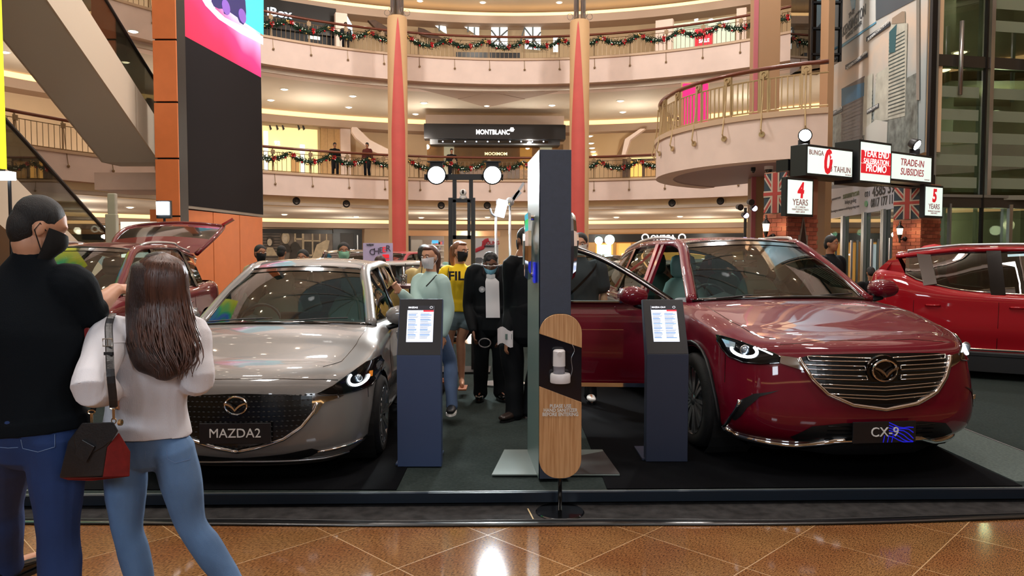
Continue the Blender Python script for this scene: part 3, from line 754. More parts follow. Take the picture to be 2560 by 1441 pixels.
# lower banner
t = thing('phone_banner', 'white banner with two phone numbers above the glass doors', 'banner', W0 + V((0, 0, 2.7)))
wflat('banner_cloth', [(2060, 475), (2256, 452), (2255, 519), (2060, 551)], mat('banner_pale', '#c3c6d2', .5), .02, t, dep=.02)
wflat('grey_header', [(2064, 450), (2256, 420), (2256, 453), (2062, 476)], mat('banner_head', '#6f7480', .5), .02, t, dep=.02)
M_ink = mat('dark_ink', '#23262a', .6)
wtext('PR', 2086, 458, .2, M_wt, t, .045); wtext('021', 2173, 486, .2, M_ink, t, .045, wpx=12); wtext('4585 399', 2217, 474, .36, M_ink, t, .045, bold=.006, wpx=66)
wtext('0817 177 11 88', 2216, 503, .31, M_ink, t, .045, bold=.004, wpx=72)
wflat('green_icon', [(2170 + 4 * math.cos(a * PI / 5), 510 + 8 * math.sin(a * PI / 5)) for a in range(10)], mat('phone_green', '#2c9a5a', .5), .045, t)
wtext('summarecon', 2131, 486, .26, mat('green_ink', '#5c6a45', .6), t, .045, bold=.003, wpx=40); wtext('kelapa gading', 2130, 503, .17, mat('grey_ink', '#77777c', .6), t, .045, wpx=28)
wtext('summarecon', 2094, 496, .13, MATS['grey_ink'], t, .045, wpx=22); wtext('thekensington.summareconkelapagading.com', 2112, 523, .11, MATS['grey_ink'], t, .045, wpx=74)
wflat('orange_emblem', [(2077, 491), (2081, 489), (2080, 495), (2083, 503), (2081, 515), (2076, 516), (2079, 505), (2076, 497)], mat('emblem_orange', '#c98a5a', .5), .045, t)
# glass doors beneath
M_alu = mat('door_metal', '#9aa2a3', .35, metal=.7); M_gglass = glass('green_glass', '#6f8d80', k=.12)
for i, (x0, x1) in enumerate(((2062, 2112), (2114, 2165), (2167, 2214), (2216, 2258))):
    u0, _ = wpt(x0, 560); u1, _ = wpt(x1, 560)
    d_ = ob('door_%d' % (i + 1), MB().prism([(u0, .02), (u1, .02), (u1, 2.7), (u0, 2.7)], WU, V((0, 0, 1)), WN, .012, o=W0), M_gglass, kind='structure')
    for uu in (u0, u1):
        ob('door_frame', MB().prism([(uu - .07, 0), (uu + .07, 0), (uu + .07, 2.72), (uu - .07, 2.72)], WU, V((0, 0, 1)), WN, .08, o=W0 + WN * .02), M_alu, d_)
    ob('door_handle', MB().prism([((u0 + u1) / 2 - .03, .8), ((u0 + u1) / 2 + .03, .8), ((u0 + u1) / 2 + .03, 2.0), ((u0 + u1) / 2 - .03, 2.0)], WU, V((0, 0, 1)), WN, .05, o=W0 + WN * .06), M_steel, d_)
# room behind the doors
ob('wall_right_2', MB().box((13.6, 20.5, 1.9), (.2, 9, 3.8)), mat('inner_green', '#7d8f86', .7), kind='structure')
ob('ceiling_9', MB().box((12.4, 20.0, 2.85), (4.2, 7.5, .1)), mat('inner_ceiling', '#8b8f82', .7), kind='structure')
lamp((11.5, 20, 2.3), 60, (1, .9, .7)); lamp((11.8, 17.6, 2.3), 30, (1, .9, .7))

# ================================================================== glass wall at the right
G0 = V((8.93, 16.0, 0)); G1 = V((13.2, 16.85, 0)); GU = (G1 - G0).normalized(); GN = V((GU.y, -GU.x, 0)); GL = (G1 - G0).length
if GN.y > 0: GN = -GN
def gu(px):
    r = ray(px, 600); k = (G0 - CO).dot(GN) / r.dot(GN); return (CO + r * k - G0).dot(GU)
def gbox(name, u0, u1, z0, z1, m, off=0, dep=.05, parent=None, **k):
    o_ = G0 + GN * off - (parent.location if parent else V())
    return ob(name, MB().prism([(u0, z0), (u1, z0), (u1, z1), (u0, z1)], GU, V((0, 0, 1)), GN, dep, o=o_), m, parent, **k)
win = gbox('window_2', 0, GL, 0, 12, glass('lobby_glass', '#b3b9a8', k=.07), dep=.01, kind='structure')
M_frost = mat('frosted_film', '#8c9a86', .6, spec=.3)
z = 3.05
for k in range(17):
    if not (5.45 < z < 6.2):
        for (p0, p1) in ((2334, 2436), (2466, 2556), (2562, 2700)):
            if z > 6 and p0 == 2334: continue
            gbox('frosted_stripe', gu(p0), gu(p1), z, z + .235, M_frost, .012, .003, win)
    z += .485
for (p0, p1, z0, z1, m) in ((2306, 2318, 0, 12, M_black), (2319, 2324, 0, 12, M_alu), (2441, 2445, 0, 12, M_black), (2452, 2461, 2.9, 12, M_steel), (2510, 2518, 0, 2.7, M_steel), (2362, 2366, 0, 2.7, M_alu)):
    gbox('mullion', gu(p0), gu(p1), z0, z1, m, .05, .08, win)
for (z0, z1) in ((5.62, 5.86), (2.62, 2.84)):
    gbox('transom', 0, GL, z0, z1, mat('dark_frame', '#37342f', .4), .05, .06, win)
gbox('transom', 0, GL, 2.84, 2.9, M_alu, .05, .08, win)
for (p0, z0, z1) in ((2372, 5.0, 6.55), (2536, 5.0, 6.6)):
    ob('pull_handle', MB().cyl(G0 + GU * gu(p0) + GN * .2 + V((0, 0, z0)), G0 + GU * gu(p0) + GN * .2 + V((0, 0, z1)), .045, n=12), M_steel, win, smooth=True)
ob('wall_right_3', MB().box((14.2, 20.6, 6), (7.6, .2, 12)), mat('lobby_back', '#7f8474', .8, var=.3, scale=1.2), kind='structure')
for zc in (2.95, 5.75, 8.6):
    ob('floor_lobby', MB().box((13.4, 18.9, zc), (6.4, 3.0, .22)), mat('lobby_slab', '#77745f', .7), kind='structure')
ob('lobby_column', MB().box((11.0, 19.3, 6), (.5, .5, 12)).box((13.3, 19.3, 6), (.5, .5, 12)), mat('lobby_pillar', '#55574b', .6), kind='structure')
lamp((11.8, 18.2, 5.0), 130, (.95, 1, .8)); lamp((11.8, 18.2, 8.0), 130, (1, .95, .75)); lamp((12, 18.4, 2.2), 90, (.95, 1, .85))
pts_ = [(2325, 140), (2401, 130), (2325, 178), (2360, 174)]
for i, (x, y) in enumerate(pts_):
    downlight(at(x, y, 18.6), 'small round lamp behind the upper lobby glass, %s' % ordl(i, 4), 'lobby lamps')
# ================================================================== show platform, carpets, cable cover
M_carp = mat('charcoal_carpet', '#20272a', .95, spec=.08, var=.25, scale=60, bump=.3, bscale=300)
M_carp2 = mat('green_grey_carpet', '#2b3331', .95, spec=.08, var=.2, scale=50, bump=.3, bscale=300)
M_mat = mat('black_mat', '#08090c', .9, spec=.06, var=.3, scale=60, bump=.2, bscale=300)
fe = lambda x: 4.70 + .022 * x           # front edge of the platform
pf = thing('show_platform', 'low black-edged platform with dark carpet under the display cars', 'platform', (0, 8, 0))
o = -pf.location
mb = MB().add([(-3.15, fe(-3.15), .06), (9, fe(9), .06), (9, 12.5, .06), (-7.5, 12.5, .06), (-7.5, 5.8, .06)] + [(-3.15, fe(-3.15), .095), (9, fe(9), .095), (9, 12.5, .095), (-7.5, 12.5, .095), (-7.5, 5.8, .095)],
    [(4, 3, 2, 1, 0), (5, 6, 7, 8, 9), (0, 1, 6, 5), (1, 2, 7, 6), (2, 3, 8, 7), (3, 4, 9, 8), (4, 0, 5, 9)])
ob('deck', mb.shift(o), M_carp2, pf)
ob('front_edging', MB().bar((-3.2, fe(-3.2) - .012, .066), (9, fe(9) - .012, .066), .062, .03, side=(0, 0, 1)).bar((-3.2, fe(-3.2) - .01, .066), (-7.6, 5.75, .066), .062, .03, side=(0, 0, 1)).shift(o), mat('edging_black', '#15202c', .35), pf, label='black edging strip')
ob('edge_trim', MB().bar((-3.1, fe(-3.1) + .004, .098), (9, fe(9) + .004, .098), .004, .012, side=(0, 0, 1)).bar((-3.2, fe(-3.2) + .03, .098), (-2.8, fe(0) + .32, .098), .02, .004, side=(1, 0, 0)).shift(o), M_alu, pf)
ob('black_mat', MB().box((-1.85, 7.2, .099), (2.2, 4.94, .006)).shift(o), M_mat, pf, label='black mat under the silver car')
ob('black_mat', MB().add([(.62, fe(.6) + .03, .097), (3.36, fe(3.4) + .03, .097), (3.36, 10.2, .097), (.62, 10.2, .097), (.62, fe(.6) + .03, .102), (3.36, fe(3.4) + .03, .102), (3.36, 10.2, .102), (.62, 10.2, .102)], [(0, 3, 2, 1), (4, 5, 6, 7), (0, 1, 5, 4), (1, 2, 6, 5), (2, 3, 7, 6), (3, 0, 4, 7)]).shift(o), M_mat, pf, label='black mat under the large red car')
ob('grey_mat', MB().box((3.66, 7.7, .098), (.56, 5.6, .006)).shift(o), mat('grey_mat', '#56605d', .95, spec=.1, var=.2, scale=50), pf, label='light grey mat strip beside the large red car')
ob('mat_trim', MB().bar((3.95, 4.95, .101), (3.95, 10.4, .101), .014, .005, side=(1, 0, 0)).shift(o), M_alu, pf)
# grey carpet runner in front, with curved cable cover
cf = lambda x: 4.37 + .0045 * (x + .3) ** 2 + (.018 * (x - 1.2) ** 2 if x > 1.2 else 0) + .0 * x
xs = [-8 + 17 * i / 60 for i in range(61)]
t = thing('carpet_runner', 'worn grey carpet strip along the front of the platform', 'carpet', (0, 4.5, 0))
ob('pile', MB().grid([[V((x, cf(x) + .02, .012)) for x in xs], [V((x, max(fe(x) + .1, cf(x) + .1), .012)) for x in xs]]).shift(-t.location), mat('grey_carpet', '#343333', .95, spec=.08, var=.35, scale=14, bump=.3, bscale=200), t)
ob('chalk_mark', MB().bar((.13, 4.43, .0135), (.10, 4.62, .0135), .008, .002, side=(1, 0, 0)).shift(-t.location), mat('cream_tape', '#c9b184', .7), t, label='thin cream tape line')
t = thing('cable_cover', 'glossy black cable cover bending along the edge of the marble floor', 'cable cover', (0, 4.36, 0))
pts = [V((x, cf(x) - .012 + .006 * math.sin(x * 2.3), .012)) for x in xs]
ob('rubber_strip', MB().tube(pts, (.010, .034), 8, side=(0, 0, 1)).shift(-t.location), mat('rubber_gloss', '#0b0c0d', .3, coat=.3), t, smooth=True)
ob('cable', MB().tube([p + V((0, .045 + .01 * math.sin(p.x * 3.1), .002)) for p in pts], .009, 6).shift(-t.location), M_black, t, smooth=True)

# ================================================================== tall display column with winged emblems
M_navy = mat('navy_board', '#363d4d', .55, var=.06, scale=30, bump=.08, bscale=200)
M_slate = mat('slate_gloss', '#5f7570', .35)
t = thing('display_column', 'tall dark grey display column with chrome emblem discs on its sides', 'display', (.30, 5.2, PZ))
f0, f1, b0 = V((.185, 4.90)), V((.392, 4.91)), V((.125, 5.62)); b1 = b0 + (f1 - f0)
Hc = 2.21
mb = MB(); q = [f0, f1, b1, b0]
mb.add([(p.x - .30, p.y - 5.2, z) for z in (.012, Hc) for p in q], [(3, 2, 1, 0), (4, 5, 6, 7), (0, 1, 5, 4), (1, 2, 6, 5), (2, 3, 7, 6), (3, 0, 4, 7)])
ob('board', mb, M_navy, t, bev=.004)
ob('left_cladding', MB().add([(p.x - .30 - .006, p.y - 5.2, z) for z in (.012, Hc) for p in (f0, b0)], [(0, 1, 3, 2)]), M_slate, t, label='grey-green side cladding')
ob('base_plate', MB().prism([(-.44, -.19), (.44, -.19), (.40, .46), (-.36, .46)], (1, 0, 0), (0, 1, 0), (0, 0, 1), .012), mat('base_grey', '#6d7773', .4, metal=.3), t, bev=.003)
ob('base_cover', MB().prism([(.09, -.185), (.44, -.185), (.40, .4), (.09, .2)], (1, 0, 0), (0, 1, 0), (0, 0, 1), .015), mat('base_dark', '#2a2524', .5), t)
for s, c in ((-1, V((f0.lerp(b0, .42).x - .30, f0.lerp(b0, .42).y - 5.2, 0))), (1, V((f1.lerp(b1, .42).x - .30, f1.lerp(b1, .42).y - 5.2, 0)))):
    zc = 1.68 - PZ
    cc = c + V((s * .03, 0, zc)); R = .235
    mb = MB()
    prof = [(R, .0), (R * 1.02, s * .02), (R * .93, s * .042), (R * .80, s * .03), (R * .78, 0), (R, 0)]
    mb.lathe(prof, c=cc, n=14, axis='X')
    mb.bar(cc + V((s * .03, -R * .8, R * .25)), cc + V((s * .03, 0, -R * .45)), .05, .06, side=(1, 0, 0)).bar(cc + V((s * .03, R * .8, R * .25)), cc + V((s * .03, 0, -R * .45)), .05, .06, side=(1, 0, 0))
    e = ob('emblem_disc', mb, M_chrome, t, label='thick chrome winged emblem on the column side')
    ob('stand_off', MB().cyl(c + V((0, 0, zc + .2)), cc + V((0, 0, .2)), .02, n=10).cyl(c + V((0, 0, zc - .2)), cc + V((0, 0, -.2)), .02, n=10), M_chrome, e)
ob('blue_plaque', MB().box((f0.lerp(b0, .35).x - .30 - .012, f0.lerp(b0, .35).y - 5.2, 1.50 - PZ), (.012, .34, .14), rz=-.08 * 0), mat('blue_plaque', '#2c35c8', .2, emit=.5, var=.4, scale=25), t, label='small glowing blue plaque')

# ================================================================== hand sanitizer stand
t = thing('sanitizer_stand', 'wood-fronted hand sanitizer stand with white dispenser', 'stand', (.30, 4.56, .012))
ob('base_disc', MB().lathe([(.001, .012), (.05, .014), (.145, .010), (.152, .004), (.152, 0), (.001, 0)], n=40), mat('stand_black', '#07080a', .15, coat=.5), t, auto=30)
ob('pole', MB().cyl((0, 0, .01), (0, 0, .5), .013, n=16), M_blackg, t, smooth=True)
def woodmat():
    m = mat('light_wood_grain', '#c1925f', .45); nt = m.node_tree; b = nt.nodes['Principled BSDF']
    tc = nt.nodes.new('ShaderNodeTexCoord'); mp = nt.nodes.new('ShaderNodeMapping'); mp.inputs['Scale'].default_value = (60, 60, 2.2)
    n = nt.nodes.new('ShaderNodeTexNoise'); n.inputs['Scale'].default_value = 1.5; n.inputs['Detail'].default_value = 4
    r = nt.nodes.new('ShaderNodeValToRGB'); r.color_ramp.elements[0].position = .3; r.color_ramp.elements[1].position = .7
    r.color_ramp.elements[0].color = lin('#a87748'); r.color_ramp.elements[1].color = lin('#cda172')
    nt.links.new(tc.outputs['Object'], mp.inputs[0]); nt.links.new(mp.outputs[0], n.inputs[0]); nt.links.new(n.outputs[0], r.inputs[0]); nt.links.new(r.outputs[0], b.inputs['Base Color'])
    return m
M_wood = woodmat()
hw, rr_ = .131, .118
def board(z0, z1, slope0, slope1, top=False, bot=False):
    pts = []
    if bot:
        pts += [(-hw + rr_ - rr_ * math.cos(a), z0 + rr_ - rr_ * math.sin(a)) for a in [PI / 2 * k / 10 for k in range(11)]]
        pts += [(hw - rr_ + rr_ * math.sin(a), z0 + rr_ - rr_ * math.cos(a)) for a in [PI / 2 * k / 10 for k in range(11)]]
    else: pts += [(-hw, z0 + slope0), (hw, z0)]
    if top:
        pts += [(hw - rr_ + rr_ * math.cos(a), z1 - rr_ + rr_ * math.sin(a)) for a in [PI / 2 * k / 10 for k in range(11)]]
        pts += [(-hw + rr_ - rr_ * math.sin(a), z1 - rr_ + rr_ * math.cos(a)) for a in [PI / 2 * k / 10 for k in range(11)]]
    else: pts += [(hw, z1), (-hw, z1 + slope1)]
    return pts
XZ = ((1, 0, 0), (0, 0, 1), (0, 1, 0))
ob('backboard', MB().prism(board(.215, 1.247, 0, 0, True, True), *XZ, .012, o=(0, 0, 0)), M_blackg, t)
ob('lower_board', MB().prism(board(.218, .695, 0, .10, bot=True), *XZ, .012, o=(0, -.014, 0)), M_wood, t, bev=.002, label='lower wood-grain board')
ob('upper_board', MB().prism(board(1.035, 1.244, .088, 0, top=True), *XZ, .012, o=(0, -.014, 0)), M_wood, t, bev=.002, label='upper wood-grain board')
ob('dark_band', MB().prism([(-.1295, .792), (.1295, .697), (.1295, 1.033), (-.1295, 1.122)], *XZ, .004, o=(0, -.005, 0)), mat('band_navy_gloss', '#0a0f1c', .15, coat=.5), t)
M_wpl = mat('dispenser_white', '#d8d6d8', .35)
d = ob('dispenser', MB().lathe([(.001, 1.03), (.030, 1.03), (.037, 1.022), (.038, .93), (.001, .93)], c=(-.012, -.06, 0), n=24), M_wpl, t, auto=40)
ob('liquid_tank', MB().lathe([(.036, .93), (.036, .885), (.001, .885)], c=(-.012, -.06, 0), n=24), mat('tank_clear', '#b9b8c4', .1, trans=.6), d, smooth=True)
ob('nozzle', MB().cyl((-.012, -.085, 1.012), (-.012, -.105, 1.008), .014, n=12), M_wpl, d)
ob('tray', MB().lathe([(.001, .83), (.060, .83), (.062, .835), (.062, .875), (.058, .885), (.001, .882)], c=(-.005, -.07, 0), n=32), M_wpl, t, auto=40)
ob('cable', MB().tube(spline([(.056, -.02, .84), (.072, -.02, .9), (.066, -.02, .97), (.085, -.02, 1.02), (.07, -.02, 1.06)], 16), .0018, 5), M_steel, t)
for i, s in enumerate(('PLEASE USE', 'HAND SANITIZER', 'BEFORE ENTERING')):
    text('lettering', s, .030, mat('sign_white', '#d9d9d6', .5), t, loc=(0, -.016, .672 - .026 * i), depth=.001, bold=.0007, sx=.88)

# ================================================================== two information kiosks
M_kiosk = mat('kiosk_navy_bluelit', '#334467', .5, bump=.06, bscale=300, scale=50)  # dark navy, with the bluish light on it mixed into the base colour
def kiosk(label, X, Y, title, W=.31, Hk=1.195, lean=.16, hb=.80, rz=0, sc=1, M_kiosk=M_kiosk):
    t = thing('information_kiosk', label, 'kiosk', (X, Y, PZ), rz)
    prof = [(0, 0), (0, hb), (lean, Hk), (lean + .05, Hk - .01), (.10, hb - .05), (.10, 0)]
    ob('housing', MB().prism(prof, (0, 1, 0), (0, 0, 1), (1, 0, 0), W, o=(-W / 2, 0, 0)), M_kiosk, t, bev=.004)
    ob('foot_plate', MB().box((-.02, .22, .006), (W, .36, .012)), M_kiosk, t)
    a = math.atan2(lean, Hk - hb); u = V((0, math.sin(a), math.cos(a))); n = V((0, -math.cos(a), math.sin(a)))
    base = V((0, 0, hb))
    ln = math.hypot(lean, Hk - hb)
    ob('face_panel', MB().prism([(-W / 2 + .004, .005), (W / 2 - .004, .005), (W / 2 - .004, ln - .004), (-W / 2 + .004, ln - .004)], (1, 0, 0), u, n, .003, o=base), mat('kiosk_face', '#15171c', .4), t)
    w2, s0, s1 = .095, .10, ln - .055
    s_ = ob('display', MB().prism([(-w2, s0), (w2, s0), (w2, s1), (-w2, s1)], (1, 0, 0), u, n, .004, o=base + n * .003), scr('screen_page', '#dfe8f8', .9), t, label='lit information screen')
    q = base + n * .0085
    ob('page_header', MB().prism([(-w2, s1 - .034), (w2, s1 - .034), (w2, s1), (-w2, s1)], (1, 0, 0), u, n, .001, o=q), scr('page_black', '#1b1b22', .8), s_)
    ob('red_tab', MB().prism([(.02, s1 - .046), (w2, s1 - .046), (w2, s1 - .034), (.02, s1 - .034)], (1, 0, 0), u, n, .001, o=q), scr('page_red', '#c62c3a', .9), s_)
    mb = MB(); mb2 = MB(); r = random.Random(3)
    k = 0; y = s1 - .058
    while y > s0 + .02:
        m_ = mb2 if k % 5 == 2 else mb
        for x0_, x1_ in ((-w2 + .008, -.012), (.0, w2 - .012)):
            x1_ = x1_ - r.random() * .03
            m_.prism([(x0_, y), (x1_, y), (x1_, y + (.005 if m_ is mb2 else .0022)), (x0_, y + (.005 if m_ is mb2 else .0022))], (1, 0, 0), u, n, .0005, o=q)
        y -= .0075; k += 1
    ob('text_lines', mb, scr('page_grey', '#5a6788', .45), s_, kind='stuff'); ob('row_bars', mb2, scr('page_blue', '#5f92cc', .6), s_, kind='stuff')
    Rm = Matrix(((1, 0, 0), (0, u.y, n.y), (0, u.z, n.z)))
    text('lettering', title, .017, scr('page_white', '#f4f6ff', 1.2), s_, loc=q + u * (s1 - .014) + n * .001 + V((-w2 + .006, 0, 0)), rot=Rm, depth=.0005, align='LEFT', bold=.0004)
    ob('screen_emblem', MB().tube([q + n * .001 + u * (s1 - .013 + .008 * math.cos(b)) + V((w2 - .018 + .010 * math.sin(b), 0, 0)) for b in [2 * PI * k / 14 for k in range(14)]], .0012, 4, closed=True), scr('page_white', '#f4f6ff', 1.2), s_)
    return t
kiosk('navy information kiosk with lit screen beside the silver car', -.662, 5.23, 'MAZDA2', W=.315)
kiosk('navy information kiosk with lit screen before the large red car', 1.135, 5.36, 'MAZDA CX-9', W=.305, lean=.21, hb=.79, Hk=1.18, M_kiosk=mat('kiosk_slate_bluelit', '#252d42', .5, bump=.06, bscale=300, scale=50))  # this kiosk's base colour has less of the bluish light mixed in

# ================================================================== black truss frame with two floodlights
D = 9.6; tp = at(1158, 443, D)
t = thing('light_truss', 'black steel frame carrying two bright white floodlights', 'lighting frame', (tp.x, D, PZ))
Z = lambda py: at(1158, py, D).z - PZ
Xx = lambda px: at(px, 600, D).x - tp.x
ob('crossbar', MB().box(((Xx(1062) + Xx(1252)) / 2, 0, Z(443)), (Xx(1252) - Xx(1062), .06, .07)), M_black, t)
for x in (1137, 1178):
    ob('upper_post', MB().box((Xx(x), 0, (Z(445) + Z(500)) / 2), (.05, .05, Z(445) - Z(500))), M_black, t)
for x in (1127, 1183):
    ob('post', MB().box((Xx(x), 0, Z(495) / 2), (.055, .06, Z(495))), M_black, t)
for x in (1137, 1173):
    ob('inner_frame', MB().box((Xx(x), -.03, (Z(500) + Z(598)) / 2), (.04, .05, Z(500) - Z(598))), M_black, t)
for y in (502, 594):
    ob('inner_frame', MB().box((Xx(1155), -.03, Z(y)), (.24, .05, .05)), M_black, t)
ob('foot_plate', MB().box((0, 0, .01), (.7, .5, .02)), M_black, t)
for i, px in enumerate((1091, 1231)):
    p = at(px, 437, D - .12); side_ = ('left', 'right')[i]
    f = thing('floodlight', 'dazzling white floodlight on the %s end of the black frame' % side_, 'floodlight', p)
    aim = (V((-.3 + i * .3, 3.0, .9)) - p).normalized()
    ob('lamp_body', MB().tube([aim * -.16, aim * -.14, aim * -.02, aim * .03], [.06, .10, .115, .125], 20), M_black, f, smooth=True)
    ob('lamp_lens', MB().tube([aim * .031, aim * .035], [.108, .10], 24), mat('flood_white', '#ffffff', .3, emit=30, ecol='#eefaff'), f)
    ob('barn_door', MB().box((0, .0, .16), (.22, .12, .012)).box((0, .02, .11), (.16, .05, .1)), M_black, f)
    ob('bracket', MB().tube([V((-.13, 0, 0)), V((-.13, .05, -.06)), V((0, .06, .0)), V((.13, .05, -.06)), V((.13, 0, 0))], .012, 6), M_black, f)
    spot(p + aim * .12, (p + aim), 330, (.9, .98, 1), 110, .1, .6)
c = at(1158, 482, D)
f = thing('security_camera', 'small white round security camera inside the black frame', 'camera', c)
ob('camera_head', MB().ball((0, -.02, 0), .045, 14, 10), M_white, f, smooth=True); ob('camera_foot', MB().lathe([(.001, -.085), (.06, -.085), (.035, -.03)], n=16), M_white, f, smooth=True)
ob('camera_eye', MB().ball((0, -.058, .004), (.016, .012, .028), 12, 8), M_blackg, f)
# tripods with small lamps near the column
for i, (px, py, lp) in enumerate(((1240, 543, 1), (1275, 505, 0))):
    d_ = 8.6; b = at(px, 634, d_); zt_ = at(px, py, d_).z - PZ
    f = thing('lamp_tripod', ['slim steel stand topped by a small lit lamp', 'slim steel stand topped by folded white reflector arms'][i] + ' beside the tall column', 'lamp stand', (b.x, d_, PZ))
    ob('pole', MB().cyl((0, 0, .0), (0, 0, zt_), .014, n=12), M_steel, f, smooth=True)
    ob('foot', MB().lathe([(.001, .02), (.18, .012), (.18, 0), (.001, 0)], n=20), M_steel, f)
    if lp:
        ob('lamp_head', MB().box((.06, 0, zt_ + .1), (.12, .09, .2), mtx=Matrix.Rotation(.25, 3, 'Y')), scr('soft_lamp', '#f4f8ff', 2.5), f, bev=.01); ob('clamp', MB().tube([V((0, 0, zt_)), V((-.05, 0, zt_ + .04)), V((-.07, 0, zt_ + .1))], .012, 6), M_steel, f)
    else:
        ob('reflector_arm', MB().bar((0, 0, zt_), (-.16, 0, zt_ + .0), .05, .02).bar((0, 0, zt_), (.12, 0, zt_ + .12), .05, .02).bar((.02, 0, zt_), (.16, 0, zt_ + .22), .03, .02).ball((0, 0, zt_), .05), mat('white_arm', '#c8ccd0', .25, metal=.4), f)
# ================================================================== brick kiosks with light boxes
SU = V((.84, .54, 0)).normalized(); SN = V((SU.y, -SU.x, 0))
def signbox(label, u0, u1, z0, z1, depth=.32, off=.35, face='#e6fbf2', name='sign_box'):
    p = V((4.89, 13.2, 0)) + SN * off + SU * u0
    t = thing(name, label, 'sign', p + V((0, 0, z0)))
    W, Hh = u1 - u0, z1 - z0
    ob('box', MB().prism([(0, 0), (W, 0), (W, Hh), (0, Hh)], SU, V((0, 0, 1)), -SN, depth, o=V((0, 0, 0))), mat('sign_case', '#1d2023', .45), t, bev=.006)
    ob('face', MB().prism([(.045, .045), (W - .045, .045), (W - .045, Hh - .045), (.045, Hh - .045)], SU, V((0, 0, 1)), SN, .008), scr('sign_face', face, .82), t)
    return t, W, Hh
SR = Matrix(((SU.x, 0, SN.x), (SU.y, 0, SN.y), (0, 1, 0)))
def stext(t, s, u, z, h, m, bold=0, sx=1, shear=0, align='CENTER', off=.012): return text('lettering', s, h, m, t, loc=SU * u + V((0, 0, z)) + SN * off, rot=SR, depth=.002, bold=bold, sx=sx, shear=shear, align=align)
M_sr = scr('sign_red', '#d4202c', .75); M_sg = scr('sign_grey', '#94706f', .5); M_sw = scr('sign_white_letter', '#fdf6f4', 1.0); M_sd = scr('sign_dark_red', '#a0444c', .55)
t, W, Hh = signbox('wide lit sign reading BUNGA 0 percent 3 TAHUN', .02, 1.40, 2.985, 3.53)
stext(t, 'BUNGA', .27, Hh - .14, .12, M_sg, .002); stext(t, '0', .60, Hh / 2 - .02, .58, M_sr, .022, .8, .12); stext(t, '%', .72, Hh / 2 + .09, .14, M_sw, .004, off=.016); stext(t, '3 TAHUN', .98, .15, .145, M_sg, .002); stext(t, 'S&K BERLAKU', 1.22, .07, .03, M_sg)
t, W, Hh = signbox('square lit sign reading YEAR END SALEBRATION PROMO on red', 1.47, 2.52, 2.93, 3.72, .5, .42)
ob('red_band', MB().prism([(.046, .18), (W - .046, .18), (W - .046, .355), (.046, .355)], SU, V((0, 0, 1)), SN, .004, o=SN * .009), M_sr, t)
ob('red_band', MB().prism([(.046, .362), (W - .046, .362), (W - .046, .60), (.046, .60)], SU, V((0, 0, 1)), SN, .004, o=SN * .009), M_sr, t)
k_ = stext(t, 'YEAR END', W / 2, .545, .19, M_sw, .002, .92, .1, off=.016); stext(t, 'SALEBRATION', W / 2, .405, .135, M_sw, .001, .95, .1, off=.016); stext(t, 'PROMO', W / 2, .275, .19, M_sw, .002, 1, .1, off=.016)
t, W, Hh = signbox('wide lit sign reading TRADE-IN SUBSIDIES', 2.60, 4.10, 3.03, 3.60)
stext(t, 'TRADE-IN', W / 2, Hh * .66, .19, M_sd, .002, shear=.15); stext(t, 'SUBSIDIES', W / 2, Hh * .34, .19, M_sd, .002, shear=.15); stext(t, 'S&K BERLAKU', 1.3, .08, .03, M_sg)
t, W, Hh = signbox('lit sign reading 4 YEARS on the brick pillar with lamp', -.44, .32, 2.27, 2.94, .1, .30)
stext(t, '4', W / 2, Hh * .66, .36, M_sr, .016, .9, .12); stext(t, 'YEARS', W / 2, Hh * .36, .15, M_sg, .002); stext(t, 'OF COMMON', W / 2, Hh * .24, .045, M_sg); stext(t, 'MAINTENANCE PARTS', W / 2, Hh * .18, .045, M_sg); stext(t, 'AND LABOR', W / 2, Hh * .12, .045, M_sg)
t, W, Hh = signbox('lit sign reading 5 YEARS on the farther brick pillar', 3.93, 4.66, 2.36, 3.03, .1, .30)
stext(t, '5', W / 2, Hh * .66, .36, M_sr, .016, .9, .12); stext(t, 'YEARS', W / 2, Hh * .34, .15, M_sg, .002); stext(t, 'WARRANTY ROADSIDE', W / 2, Hh * .2, .045, M_sg); stext(t, 'ASSISTANCE', W / 2, Hh * .14, .045, M_sg)
